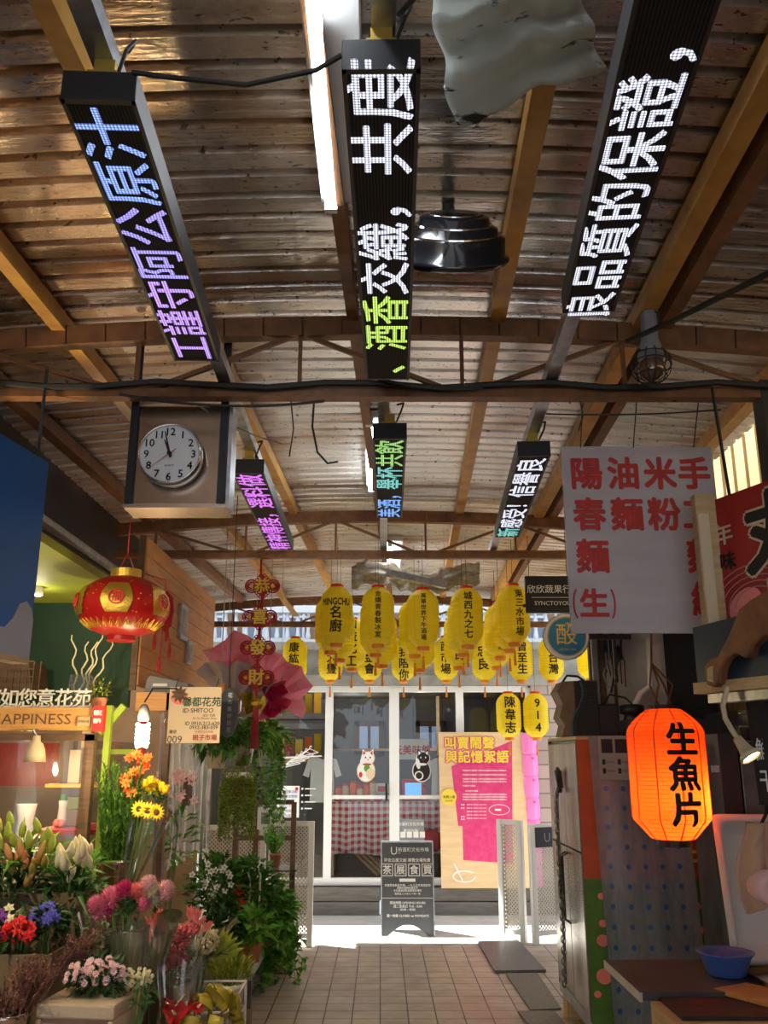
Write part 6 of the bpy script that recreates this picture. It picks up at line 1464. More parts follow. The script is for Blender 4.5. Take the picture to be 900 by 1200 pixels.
# --- plant bench and plants along the aisle
t = thing('plant_bench', 'low metal bench of potted plants along the aisle', 'bench', (-1.1, 6.8, 0))
MB().span((-1.42, 6.15, .275), (-.82, 7.55, .30)).build('slab', 'darksteel', t)
MB().span((-.835, 6.15, .24), (-.81, 7.55, .305)).build('edge_rail', 'galv', t); MB().span((-1.42, 6.13, .24), (-.81, 6.155, .305)).build('edge_rail', 'galv', t)
for x in (-1.4, -.84):
    for y in (6.17, 6.85, 7.52): MB().span((x, y, .002), (x + .03, y + .03, .275)).build('leg', 'darksteel', t)
def pot(c, r, h, m='terracotta'):
    return MB().lathe([(r * .72, 0), (r * .95, h * .85), (r * 1.05, h * .86), (r * 1.05, h), (r * .92, h), (r * .9, h * .9), (.01, h * .9)], 18, c)
def potplant(name, label, px, py, Y, rad, n, Lf, wf, mt, z, pr=.07, ph=.14, pm='terracotta', up=.35, droop=.3, cat='plant', group=None):
    o = at(px, py, Y); t = thing(name, label, cat, (o.x, Y, z), 0, group)
    pot((o.x, Y, z), pr, ph, ).build('pot', pm, t, True)
    foliage(MB(), o, rad, n, Lf, wf, droop, up=up).build('foliage', mt, t)
    q = MB()
    for k in range(7): q.tube([(o.x + RND.uniform(-.02, .02), Y + RND.uniform(-.02, .02), z + ph * .85), o + Vector((RND.uniform(-.6, .6) * rad[0], RND.uniform(-.5, .5) * rad[1], RND.uniform(-.3, .3) * rad[2]))], .004, 4)
    q.build('stems', 'stem', t); return t, o
bz = .302
t, o = potplant('jasmine_bush', 'dense dark green bush with small white flowers on the bench', 254, 1040, 6.5, (.20, .16, .20), 620, .07, .035, 'leaf', bz, .09, .2)
for k in range(16): p = o + Vector((RND.uniform(-.17, .12), -.15, RND.uniform(-.02, .17))); daisy(MB(), p, (0, -1, .4), .022, 5).build('flower', 'paper', t)
t, o = potplant('red_flower_bush', 'leafy green bush with two red blooms on the bench', 292, 1045, 6.7, (.20, .16, .21), 640, .08, .04, 'leaf', bz, .09, .2)
for px, py in ((280, 1043), (281, 1059)): p = at(px, py, 6.5); daisy(daisy(daisy(MB(), p, (.2, -1, .3), .042, 7), p - Y_ * .01, (0, -1, .4), .03, 6), p - Y_ * .018, (0, -1, .3), .018, 5).build('flower', 'redpetal', t)
potplant('pothos', 'bright green leafy plant with hanging hooks at the aisle end of the bench', 318, 1066, 6.95, (.15, .14, .15), 380, .10, .055, 'leafbright', bz, .08, .16)
potplant('croton', 'dark leafy plant in front of the red flowered bush', 262, 1090, 6.3, (.13, .11, .11), 240, .09, .04, 'leafdark', bz, .07, .12)
potplant('dieffenbachia', 'pale green broad leaved plant at the bench front', 296, 1088, 6.35, (.10, .10, .09), 90, .14, .05, 'leafbright', bz, .07, .12)
potplant('dwarf_conifer', 'yellow green feathery dwarf conifer in a pale pot', 269, 1140, 5.0, (.115, .10, .07), 620, .05, .010, 'leafyellow', .302, .08, .18, 'whiteplastic', up=.9, droop=0)
tag(MB().span((-1.05, 4.97, .002), (-.68, 5.25, .30)).build('crate', 'carton'), 'dark crate under the dwarf conifer', 'crate')
# trailing ivy at the bench end
t = thing('ivy', 'trailing ivy spilling from the bench end down to the tiles', 'plant', (at(325, 1090, 7.1).x, 7.1, bz)); q = MB(); st = MB()
pot((at(330, 1090, 7.3).x - .04, 7.3, bz), .07, .14).build('pot', 'terracotta', t, True)
for k in range(26):
    x0_ = RND.uniform(310, 342); pts = [at(x0_ - 4, 1070, 7.1 + RND.uniform(-.15, .15))]
    e = at(x0_ + RND.uniform(-14, 16), RND.uniform(1100, 1160), 7.0 + RND.uniform(-.25, .2)); 
    if e.z < .03: e.z = .03
    for j in range(1, 9): pts.append(pts[0].lerp(e, j / 8) + Vector((RND.uniform(-.02, .02), RND.uniform(-.02, .02), 0)))
    st.tube(pts, .0025, 4)
    for p in pts: 
        for _ in range(4): q.leaf(p, (RND.uniform(-1, 1), RND.uniform(-1, .2), RND.uniform(-.6, .5)), Z, .06, .052, .25)
q.build('leaves', 'leafbright', t); st.build('vines', 'stem', t)
for k, (px, py) in enumerate(((295, 1022), (307, 1016))):
    p = at(px, py, 6.6); o = MB().tube([p + Vector((-.01, 0, -.22)), p + Vector((-.008, 0, -.05)), p + Vector((-.028, 0, .0)), p + Vector((-.01, 0, .03)), p + Vector((.02, 0, .02)), p + Vector((.022, 0, -.012))], .007, 6).build('pot_hook', 'whiteplastic'); tag(o, ['left white plastic pot hook sticking out of the bushes', 'right white plastic pot hook sticking out of the bushes'][k], 'hook')
# hanging pots on the rail
def hangpot(px, py, Y, rad, n, m, label, name='hanging_pothos', pm='cream', trail=None, Lf=.09, wf=.05):
    o = at(px, py, Y); t = thing(name, label, 'hanging plant', (o.x, Y, o.z - .12)); MB().lathe([(.055, -.12), (.075, .01), (.08, .012), (.08, .03), (.07, .03), (.068, .0), (.01, .0)], 18, o).build('pot', pm, t, True)
    foliage(MB(), o + Z * .07, rad, n, Lf, wf, .5, up=.15).build('foliage', m, t)
    tz = ra.lerp(rb, .5).z
    MB().tube([o + Vector((-.07, 0, .03)), o + Vector((0, .0, .22)), o + Vector((.07, 0, .03))], .003, 4).tube([o + Z * .22, Vector((ra.x + (rb.x - ra.x) * .5, Y, max(o.z + .26, 1.9)))], .003, 4).build('hanger', 'silverwire', t)
    if trail:
        q = MB(); s2 = MB()
        for k in range(trail[0]):
            a = RND.uniform(0, 2 * pi); p = o + Vector((.08 * cos(a), .08 * sin(a), .03)); L_ = trail[1] * RND.uniform(.45, 1); pts = [p + Vector((cos(a) * .03 * min(j, 3) / 3 + RND.uniform(-.012, .012), sin(a) * .03 + RND.uniform(-.01, .01), -L_ * j / 14)) for j in range(15)]; s2.tube(pts, .0018, 3)
            for p in pts:
                for _ in range(trail[4]): q.leaf(p, (RND.uniform(-1, 1), RND.uniform(-1, 1), RND.uniform(-.5, .3)), Z, trail[2], trail[3], .2)
        q.build('trailing_leaves', m, t); s2.build('vines', 'stem', t)
    return t
hangpot(254, 878, 6.0, (.15, .12, .10), 200, 'leaf', 'hanging pothos in a cream pot nearest the 009 sign')
hangpot(286, 876, 6.3, (.15, .12, .09), 200, 'leafbright', 'hanging pothos in a silver pot, middle of the rail', pm='steel')
hangpot(314, 878, 6.7, (.15, .12, .10), 180, 'leafbright', 'hanging ivy at the rail end with long vines down to the frame', 'hanging_ivy', 'whiteplastic', (16, .72, .05, .042, 2))
t = hangpot(279, 918, 6.35, (.10, .09, .05), 130, 'leafyellow', 'string of pearls plant hanging in a dense curtain under the rail', 'string_of_pearls', 'terracotta', (110, .40, .018, .015, 6), .03, .02)
# plant frame with pinned papers, glass shelf and upright plant
Yf = 7.35; t = thing('plant_rack', 'brown timber frame standing behind the bench plants', 'frame', (at(305, 1060, Yf).x, Yf, .3))
fz_ = pz(940, Yf)
for px in (275, 299, 343): x = at(px, 1000, Yf).x; MB().span((x - .02, Yf, .302), (x + .02, Yf + .03, fz_)).build('post', 'brownwood', t)
for py in (940, 982): MB().span((at(275, 1000, Yf).x, Yf + .002, pz(py, Yf) - .018), (at(343, 1000, Yf).x, Yf + .028, pz(py, Yf) + .018)).build('rail', 'brownwood', t)
MB().span((at(262, 1000, Yf).x, Yf + .05, .0), (at(345, 1000, Yf).x, Yf + .06, .30)).build('back_board', 'carton', t)
a, b = at(301, 972, Yf - .02), at(333, 946, Yf - .02); tt = thing('notice_sheet', 'pale printed sheet pinned inside the timber plant frame', 'notice', (a.x, Yf - .02, a.z)); MB().span((a.x, Yf - .015, a.z), (b.x, Yf - .002, b.z)).build('sheet', 'paper', tt)
MB().span((a.x + .03, Yf - .018, a.z + .04), (a.x + .1, Yf - .014, a.z + .1)).span((a.x + .03, Yf - .018, b.z - .06), (a.x + .16, Yf - .014, b.z - .04)).build('print', 'grey', tt)
a, b = at(262, 975, Yf + .4), at(297, 905, Yf + .4); 
tag(MB().span((a.x, Yf + .4, a.z), (b.x, Yf + .41, b.z)).build('white_sheet', 'paper'), 'large blank white sheet behind the string of pearls plant', 'sheet')
MB().span((a.x + .1, Yf + .41, .0), (a.x + .13, Yf + .44, b.z)).build('sheet_support', 'grey', COL.objects['white_sheet'])
a = at(322, 1018, 7.05); tt = thing('glass_shelf', 'small clear shelf jutting out beside the ivy', 'shelf', a); MB().span((a.x - .02, 6.95, a.z - .01), (a.x + .16, 7.36, a.z)).build('plate', 'vase', tt)
o = at(318, 985, 7.1); t = thing('upright_plant', 'upright yellow edged leaf plant in a terracotta pot on the clear shelf', 'plant', (o.x, 7.1, a.z + .002)); pot((o.x + .03, 7.12, a.z + .002), .045, .10).build('pot', 'terracotta', t, True)
q = MB()
for k in range(26): an = RND.uniform(0, 6.28); q.leaf((o.x + .02, 7.1, a.z + .08), (cos(an) * .5, sin(an) * .5, 1), Vector((cos(an), sin(an), 0)), RND.uniform(.14, .3), .04, .1)
q.build('leaves', 'leafbright', t)

# ================================================================== RIGHT STALLS
# metal cabinet with chained doors
CX, CY0, CY1, CZ0, CZ1 = 1.165, 5.45, 6.36, .18, 1.69
M['cabmetal'] = mat('scratched grey metal', (.52, .50, .46), .26, .65, (.30, .27, .23), 4, (1, 1.5, .35), lo=.40, hi=.62, bump=.22, bscale=12)
t = thing('metal_cabinet', 'tall scratched metal cabinet closed with a chain along the aisle', 'cabinet', (1.5, 5.9, 0))
MB().span((CX + .02, CY0, CZ0), (1.86, CY1, CZ1)).build('body', 'darksteel', t, bevel=.004)
MB().span((CX, CY0, CZ1), (1.88, CY1 + .01, CZ1 + .02)).build('top_board', 'palewood', t)
MB().span((CX, CY0, CZ0 - .05), (CX + .05, CY1, CZ0 + .02)).build('base_rail', 'galv', t)
yc = 5.86
for y0, y1 in ((CY0 + .012, yc - .004), (yc + .004, CY1 - .012)):
    MB().span((CX - .006, y0, CZ0 + .03), (CX + .018, y1, 1.05)).span((CX - .006, y0, 1.06), (CX + .018, y1, CZ1 - .02)).build('door', 'cabmetal', t, bevel=.003)
for y in (CY0 + .004, CY1 - .008): MB().span((CX - .004, y - .006, CZ0), (CX + .02, y + .006, CZ1)).build('corner_strip', 'brownwood', t)
q = MB().tube([(CX - .01, yc + .035, 1.02), (CX - .045, yc + .035, 1.0), (CX - .045, yc + .035, .64), (CX - .01, yc + .035, .62)], .007, 6).tube([(CX - .01, yc - .035, 1.02), (CX - .045, yc - .035, 1.0), (CX - .045, yc - .035, .64), (CX - .01, yc - .035, .62)], .007, 6)
q.build('door_handle', 'dark', t)
MB().bar((CX - .03, yc + .11, 1.50), (CX - .03, yc + .0, 1.38), .022, .022).tube([(CX - .03, yc + .05, 1.46), (CX - .035, yc + .03, 1.52), (CX - .03, yc - .01, 1.50), (CX - .02, yc - .02, 1.40)], .010, 6).build('latch', 'dark', t)
ch = thing('chain', 'rusty steel chain hanging down over the metal cabinet doors', 'chain', (CX - .05, yc, .3))
q = MB()
for dy, za, zb_ in ((.02, 1.36, .26), (-.03, 1.36, .30)):
    z = za; k = 0
    while z > zb_:
        x = CX - .055 - .004 * (k % 2); y = yc + dy + .012 * sin(z * 7)
        lk = [Vector((0, .009 * cos(2 * pi * j / 8), .021 * sin(2 * pi * j / 8))) for j in range(8)]
        if k % 2: lk = [Vector((v.y, 0, v.z)) for v in lk]
        q.tube([Vector((x, y, z)) + v for v in lk], .0038, 4, True); z -= .031; k += 1
q.tube([(CX - .05, yc + .02, 1.36), (CX - .05, yc - .005, 1.40), (CX - .05, yc - .03, 1.36)], .006, 5); q.build('links', 'darksteel', ch)
tag(MB().box((CX - .06, yc, .80), (.02, .04, .05)).tube([(CX - .06, yc - .012, .82), (CX - .06, yc - .012, .86), (CX - .06, yc + .012, .86), (CX - .06, yc + .012, .82)], .005, 5).build('padlock', 'dark'), 'dark padlock hanging on the cabinet chain', 'padlock')
for y, lb in ((CY0 + .03, 'near'), (CY1 - .16, 'far')): tag(MB().span((CX + .01, y, .002), (1.84, y + .12, CZ0 - .052)).build('timber_block', 'palewood'), lb + ' timber block under the metal cabinet', 'timber')
# banner on the cabinet side facing us
def fb(px, py): return at(px, py, CY0 - .004)
t = thing('produce_banner', 'orange and green fruit banner covering the cabinet end', 'banner', (1.5, CY0 - .01, .1))
M['bannero'] = mat('orange banner', (.58, .10, .02), .45, 0, (.48, .07, .015), 4); M['bannerg'] = mat('green banner', (.06, .16, .02), .5, 0, (.09, .24, .03), 6)
zm = pz(1030, CY0)
MB().span((CX + .0, CY0 - .008, zm), (1.86, CY0 - .002, CZ1)).build('upper_print', 'bannero', t); MB().span((CX + .0, CY0 - .008, .08), (1.86, CY0 - .002, zm)).build('lower_print', 'bannerg', t)
q = MB(); yb_ = CY0 - .010
text(q, '元', (at(815, 1010, CY0).x, yb_, pz(1012, CY0)), X, Z, .17, .02); q.build('lettering', 'goldtext', t)
q = MB()
for px, py, r_ in ((704, 1050, .02), (706, 1082, .022), (706, 1102, .035), (708, 1144, .045), (816, 1062, .025), (818, 1090, .03), (815, 975, .02), (700, 1165, .02)): q.prism(ell(0, 0, r_, r_ * .9, 18), ((at(px, py, CY0).x, yb_, pz(py, CY0)), X, Z), .001)
q.build('fruit_print', 'coral', t)
# dotted plastic sheet hanging before it
def dsheet(u, v):
    a = at(688, 862, 5.36); b = at(806, 862, 5.36); z = .10 + (CZ1 + .015 - .10) * v
    return Vector((a.x + .01 + (b.x - a.x - .06) * u + .05 * (1 - v), 5.37 + .008 * sin(u * 7 + v * 3) + .002 * sin(u * 19) - .02 * (1 - v), z))
t = thing('dotted_sheet', 'bluish plastic sheet with blue dots hanging over the cabinet end', 'plastic sheet', (1.45, 5.37, .1))
MB().grid(dsheet, 40, 30).build('sheet', 'bubble', t, True)
q = MB(); q.grid(lambda u, v: Vector((dsheet(u, 1).x, 5.37 + (CY0 + .05 - 5.37) * v, CZ1 + .018 + .006 * v)), 20, 2); q.build('folded_top', 'bubble', t)
a, b = at(703, 914, 5.345), at(741, 862, 5.345); t = thing('flyer', 'grey printed flyer taped on the dotted sheet behind the orange lantern', 'flyer', (a.x, 5.345, a.z))
MB().span((a.x, 5.345, a.z), (b.x, 5.349, b.z)).build('sheet', mat('grey flyer paper', (.32, .32, .31), .7), t)
q = MB(); q.span((a.x + .02, 5.343, a.z + .15), (a.x + .085, 5.345, b.z - .02)).span((a.x + .1, 5.343, a.z + .15), (b.x - .01, 5.345, b.z - .02))
for i in range(2):
    for j in range(2): q.span((a.x + .02 + i * .09, 5.343, a.z + .035 + j * .05), (a.x + .038 + i * .09, 5.345, a.z + .065 + j * .05)); text(q, '新貨到店', (a.x + .068 + i * .09, 5.343, a.z + .05 + j * .05), X, Z, .012, 0)
q.build('print', 'signblack', t)
# things on top of the cabinet
q = MB(); q.prism([(0, 0), (.27, .02), (.25, .33), (.02, .32), (-.02, .27), (.015, .2), (-.01, .12), (.02, .07)], (at(662, 866, 5.7) + Vector((0, 0, .01)), X, Z), -.22)
t = thing('old_speaker', 'battered dark louvred speaker box on top of the metal cabinet', 'speaker', at(680, 866, 5.7)); s0 = at(659, 866, 5.72); s0.z = CZ1 + .022
q = MB().prism([(0, .0), (.245, .0), (.235, .35), (.02, .34), (-.02, .28), (.015, .2), (-.01, .12), (.02, .07)], (s0, X, Z), .22); q.build('case', 'carton', t)
q = MB().span((s0.x + .09, 5.70, s0.z + .01), (s0.x + .235, 5.72, s0.z + .34))
for k in range(16): q.box((s0.x + .165, 5.697, s0.z + .025 + k * .02), (.13, .012, .006))
q.build('louvre', 'dark', t)
MB().tube([s0 + Vector((.03, .1, .33)), s0 + Vector((.07, .1, .385)), s0 + Vector((.14, .1, .38)), s0 + Vector((.19, .1, .345))], .008, 6).build('handle', 'dark', t)
q = MB().grid(lambda u, v: s0 + Vector((.115 + .03 * u - .075 * v * v + .02 * sin(v * 7), -.03 - .01 * sin(u * 6), .345 - .36 * v)), 4, 14); q.build('teal_strap', mat('faded teal strap', (.05, .10, .10), .7), t, True, solid=.004)
t = thing('black_gadget', 'small black box with cables between the speaker and the motor', 'device', at(705, 862, 5.75)); g = at(698, 850, 5.75); g.z = CZ1 + .022
MB().span((g.x, 5.70, g.z), (g.x + .14, 5.84, g.z + .20)).build('case', 'black', t, bevel=.01); MB().tube([g + Vector((.06, 0, .2)), g + Vector((.1, 0, .26)), g + Vector((.2, 0, .24)), g + Vector((.25, .0, .19))], .006, 5).build('cable', 'wire', t)
t = thing('motor', 'black round capped motor on top of the metal cabinet', 'motor', at(745, 862, 5.7)); g = at(742, 850, 5.7); g.z = CZ1 + .022
MB().lathe([(.08, 0), (.085, .03), (.06, .10), (.05, .13), (.075, .14), (.078, .185), (.06, .195)], 20, g).build('housing', 'black', t, True); MB().bar(g + Vector((-.1, 0, .05)), g + Vector((.02, 0, .09)), .06, .07).build('arm', 'black', t)
t = thing('white_pipe', 'bent white pipe beside the black motor', 'pipe', g); MB().tube([g + Vector((.05, .1, .0)), g + Vector((.05, .1, .2)), g + Vector((.09, .1, .27)), g + Vector((.16, .1, .32)), g + Vector((.17, .1, .62))], .02, 8).build('pipe', 'whiteplastic', t, True)
# posts and panel behind the cabinet
for px0, px1, Y, m, lb in ((696, 702.5, 6.44, 'grey', 'grey mauve post behind the old speaker'), (703, 711, 6.46, 'brownwood', 'dark brown post beside the grey mauve post'), (711.5, 719, 6.44, 'lightconcrete', 'pale post right of the dark brown post'), (719, 723, 6.46, 'rust', 'thin rusty strip beside the pale post')):
    a, b = at(px0, 800, Y), at(px1, 800, Y); tag(MB().span((a.x, Y, .0), (b.x, Y + .04, 2.47)).build('stall_post', m), lb, 'post')
a, b = at(722, 860, 6.48), at(776, 745, 6.48)
M['panel'] = mat('stained beige panel', (.66, .61, .53), .7, 0, (.55, .50, .42), 4); tag(MB().span((a.x, 6.465, .2), (b.x, 6.495, 2.465)).build('wall_panel', 'panel'), 'stained beige wall panel behind the black motor', 'panel')
cable([at(712, 745, 6.35), at(714, 770, 6.35), at(707, 790, 6.35), at(713, 806, 6.35), at(722, 800, 6.35)], .006, 'pale looped cable by the dark brown post', 'grey')
cable([at(728, 742, 6.3), at(727, 765, 6.3), at(720, 790, 6.3), at(716, 812, 6.3)], .008, 'black cable hanging over the pale post')
t = thing('junction_box', 'cluster of black fittings and wires above the pale post', 'fitting', at(715, 760, 6.38)); g = at(712, 756, 6.4)
MB().box(g, (.09, .08, .10)).box(g + Vector((.07, 0, -.06)), (.05, .05, .09)).build('box', 'dark', t)
q = MB()
for k in range(6): q.tube([g + Vector((.02 * k - .04, -.04, 0)), g + Vector((.03 * k - .05, -.05, -.12)), g + Vector((.025 * k - .03, -.05, -.2 - .02 * k))], .005, 4)
q.build('wires', 'wire', t)
# shop signs above
t, a, b = card('shop_sign', 615, 718, 672, 675, 6.1, 'signblack', 'black shop sign 欣欣蔬果 hanging right of the lanterns', 'sign', .03)
q = text(MB(), '欣欣蔬果行', (a.x + .012, 6.098, (a.z + b.z) / 2 + .035), X, Z, .062, .01, align='l', sx=1.0); text(q, 'SYNCTOYOU', (a.x + .06, 6.098, (a.z + b.z) / 2 - .062), X, Z, .042, .004, align='l'); q.span((a.x + .04, 6.0975, (a.z + b.z) / 2 - .024), (b.x - .02, 6.0995, (a.z + b.z) / 2 - .021)); q.build('lettering', 'paper', t)
MB().bar((a.x - .02, 6.11, b.z + .05), (b.x + .35, 6.11, b.z + .05), .02, .02).build('hanging_bar', 'black', t)
for x in (a.x + .03, b.x - .03): MB().tube([(x, 6.115, b.z), (x, 6.115, b.z + .05)], .004, 4).tube([(x, 6.11, b.z + .05), (x, 6.11, roofz(x) - .03)], .0025, 4).build('hanger', 'wire', t)
c = at(664, 746, 5.95); r_ = pw(26.5, 5.95); t = thing('round_sign', 'round turquoise sign with a white rim and gold character', 'sign', (c.x, 5.95, c.z - r_))
MB().lathe([(r_, -.03), (r_, .0), (r_ * .97, .012), (r_ * .86, .014), (r_ * .86, .009)], 48, c + Y_ * .0, RX90).build('rim', 'white', t, True); MB().lathe([(r_ * 1.0, -.034), (r_ * 1.02, -.03), (r_ * 1.02, -.02), (r_ * .99, -.018)], 48, c, RX90).build('back_edge', 'board', t)
MB().lathe([(r_ * .87, .0), (r_ * .87, .011)], 48, c, RX90).build('face', 'signblue', t)
q = MB().tube([c + Vector((r_ * .83 * cos(k * pi / 24), -.012, r_ * .83 * sin(k * pi / 24))) for k in range(48)], .002, 4, True); text(q, '酘', c + Vector((0, -.0125, .012)), X, Z, r_ * 1.0, .0); text(q, '艹', c + Vector((.02, -.0125, .07)), X, Z, r_ * .4, 0); text(q, 'yeh hsin club', c + Vector((0, -.0125, -.085)), X, Z, .022, 0); q.build('gold_lettering', 'gold', t)
MB().bar(c + Vector((r_, .01, 0)), c + Vector((r_ + .28, .01, -.0)), .025, .035).build('arm', 'black', t); MB().bar(c + Vector((r_ + .17, .03, -.3)), c + Vector((r_ + .17, .03, 1.0)), .02, .02).build('upright', 'dark', t)
# noodle price sign
NY = 3.12
tl, br = at(656, 523, NY), at(671, 742, NY); x0 = (tl.x + br.x) / 2; x1 = at(834, 523, NY).x; zt1, zb1 = tl.z, br.z
t = thing('noodle_sign', 'white hanging sign with big red characters listing noodles', 'sign', ((x0 + x1) / 2, NY, zb1))
MB().span((x0, NY, zb1), (x1, NY + .012, zt1)).build('board', 'signwhite', t, bevel=.002)
q = MB(); W_, H2 = x1 - x0, zt1 - zb1; cols = ['陽春麵', '油麵', '米粉', '手工麵線']
for ci, (s_, u_) in enumerate(zip(cols, (.155, .40, .64, .865))):
    for ri, chh in enumerate(s_): text(q, chh, (x0 + W_ * (u_ + .005 * ri), NY - .0015, zt1 - H2 * (.155 + .225 * ri)), X, Z, H2 * .185, .05, sx=.95, align='em')
text(q, '生', (x0 + W_ * .155, NY - .0015, zt1 - H2 * .85), X, Z, H2 * .155, .05, align='em')
for s_ in (-1, 1): q.tube([Vector((x0 + W_ * .155 + s_ * (.055 + .018 * cos(a)), NY - .002, zt1 - H2 * .85 + .055 * sin(a))) for a in [(-1.2 + 2.4 * k / 8) for k in range(9)]] if True else [], .004, 4)
q.build('red_lettering', 'redink', t)
for u_ in (.13, .48, .88): MB().tube([(x0 + W_ * u_, NY + .006, zt1 - .01), (x0 + W_ * (u_ - .02), 3.0, 2.84)], .0022, 4).build('hanging_wire', 'wire', t)
# red sign with post
A_, B_ = at(836, 650, 2.92), None
dR = Vector((.40, -1, 0)).normalized(); nR = Vector((-dR.y, dR.x, 0)) * -1
ztA, zbA = pz(588, 2.92), pz(735, 2.92); Lr = .85
if nR.x > 0: nR = -nR
t = thing('red_shop_sign', 'red shop sign with big black outlined character at the right edge', 'sign', (A_.x, A_.y, zbA))
xd = dR; Af = Vector((A_.x, A_.y, 0))
if xd.cross(Z).dot(nR) < 0: pass
fn_ = xd.cross(Z)
MB().prism([(0, 0), (Lr, 0), (Lr, ztA - zbA), (0, ztA - zbA)], (Af + Z * zbA, xd, Z), .03).build('board', 'signred', t)
def RS(u, v): return Af + xd * u + Z * (zbA + v * (ztA - zbA)) + fn_ * .002
Hs = ztA - zbA
text(MB(), '年', RS(.055, .70), xd, Z, .075, .03, sx=1.2).build('pale_lettering', 'cream', t)
text(MB(), '味', RS(.065, .49), xd, Z, .065, .035, sx=1.2).build('small_lettering', 'ink', t)
text(MB(), '丸', RS(.30, .62), xd, Z, .27, .085, sx=1.15).build('character_outline', 'cream', t); text(MB(), '丸', RS(.30, .62) + fn_ * .002, xd, Z, .27, .045, sx=1.15).build('character', 'ink', t)
q = MB()
for k in range(5): q.tube([RS(.17 + (.09 + .03 * k) * cos(a), .12) + Z * (.09 + .03 * k) * .62 * sin(a) for a in [pi * j / 16 for j in range(17)]], .0022, 4)
q.build('wave_lines', mat('mauve line', (.42, .22, .25), .6), t)
q = MB().prism(ell(0, 0, .075, .05, 20, .4), (RS(.12, .13), xd, Z), .0005); q.build('fish_print', 'coral', t)
q = MB().prism([(0, 0), (.2, .0), (.2, .055), (0, .055)], (RS(.22, .16) + fn_ * .001, xd, Z), .0005); o_ = q.build('tag_plate', 'cream', t); text(MB(), '本店特製', RS(.22, .16) + fn_ * .002 + xd * .1 + Z * .028, xd, Z, .042, .01).build('tag_lettering', 'ink', o_)
MB().span((A_.x - .056, A_.y - .03, pz(757, 2.92)), (A_.x + .018, A_.y + .012, ztA + .02)).build('end_post', 'palewood', t); MB().span((A_.x - .052, A_.y - .036, pz(748, 2.92)), (A_.x - .016, A_.y - .028, ztA - .05)).build('pale_strip', 'cream', t)
MB().tube([Af + xd * .5 + Z * ztA, Af + xd * .5 + Z * 2.9], .006, 5).tube([Af + xd * .1 + Z * ztA, Af + xd * .1 + Vector((0, .05, 2.84))], .006, 5).build('hanger', 'wire', t)
# dark blue awning box with carved fish
t = thing('awning_box', 'dark blue sheet metal box above the gooseneck lamp', 'box', (1.3, 2.8, 1.9)); g0 = at(829, 742, 2.95) + fn_ * .06; zl, zh = pz(800, 2.9), pz(728, 2.92)
MB().prism([(0, 0), (.8, 0), (.8, zh - zl + .02), (.0, zh - zl - .02)], (Vector((g0.x, g0.y, zl)), xd, Z), .05).build('panel', mat('dark blue metal', (.05, .075, .11), .3, .4), t)
MB().prism([(-.0, -.035), (.8, -.035), (.8, 0), (0, 0)], (Vector((g0.x, g0.y, zl)) + fn_ * .02, xd, Z), .08).build('batten', 'palewood', t); MB().prism([(.04, -.065), (.8, -.065), (.8, -.037), (.04, -.037)], (Vector((g0.x, g0.y, zl)) + fn_ * .0, xd, Z), .06).build('lower_rail', 'galv', t)
MB().bar(Vector((g0.x, g0.y, zh)) + xd * .4 - fn_ * .03, Vector((g0.x, g0.y, zh + .06)) + xd * .4 - fn_ * .03, .05, .05).build('bracket', 'dark', t)
fo = Vector((g0.x, g0.y, zl)) + fn_ * .03
def fishpt(px, py): 
    d = ray(px, py); q_ = EYE + d * ((fo - EYE).dot(fn_) / d.dot(fn_)); return ((q_ - fo).dot(xd), (q_ - fo).z)
fo_pts = [fishpt(*p) for p in ((833, 802), (831, 782), (838, 772), (846, 770), (858, 748), (866, 728), (872, 714), (884, 704), (900, 694), (915, 690), (915, 742), (902, 745), (888, 757), (884, 768), (878, 772), (868, 766), (856, 772), (850, 784), (848, 800), (842, 806))]
t = thing('carved_fish', 'brown carved wooden fish fixed on the dark blue box', 'fish carving', fo + xd * .2); o_ = MB().prism(fo_pts[::-1], (fo + fn_ * .02, xd, Z), .035)
nrm_ok = o_; o_.build('body', 'fish', t, bevel=.006)
q = MB().prism([fishpt(*p) for p in ((836, 798), (835, 784), (842, 780), (842, 800))][::-1], (fo + fn_ * .023, xd, Z), .003); q.build('tail_spot', 'palewood', t)
# gooseneck lamp
lp = [at(*p, 2.78) for p in ((884, 797), (866, 797), (852, 808), (847, 826), (850, 842), (858, 856), (866, 868))]
t = thing('gooseneck_lamp', 'bent gooseneck lamp glowing under the dark blue box', 'lamp', lp[-1]); MB().tube(lp, .008, 8).build('neck', 'cream', t, True)
hd_ = (lp[-1] - lp[-2]).normalized() + Vector((.1, -.75, -.5)); hd_.normalize(); RQ = hd_.to_track_quat('Z', 'Y').to_matrix()
MB().lathe([(.013, -.01), (.018, .02), (.022, .04), (.032, .048), (.034, .06), (.030, .062), (.028, .05)], 18, lp[-1], RQ).build('head', 'cream', t, True); MB().lathe([(.028, .050), (.026, .056), (.01, .06)], 16, lp[-1], RQ).build('bulb', 'spot', t)
MB().span(lp[0] - Vector((.03, .03, .015)), lp[0] + Vector((.03, .25, .015))).build('mount', 'dark', t)
sl = bpy.data.lights.new('gooseneck_spot', 'SPOT'); sl.energy = 7; sl.color = (1, .72, .42); sl.spot_size = 1.9; sl.spot_blend = .6; sl.shadow_soft_size = .03
so = bpy.data.objects.new('gooseneck_spot', sl); COL.objects.link(so); so.location = lp[-1] + hd_ * .075; so.rotation_euler = hd_.to_track_quat('-Z', 'Y').to_euler()
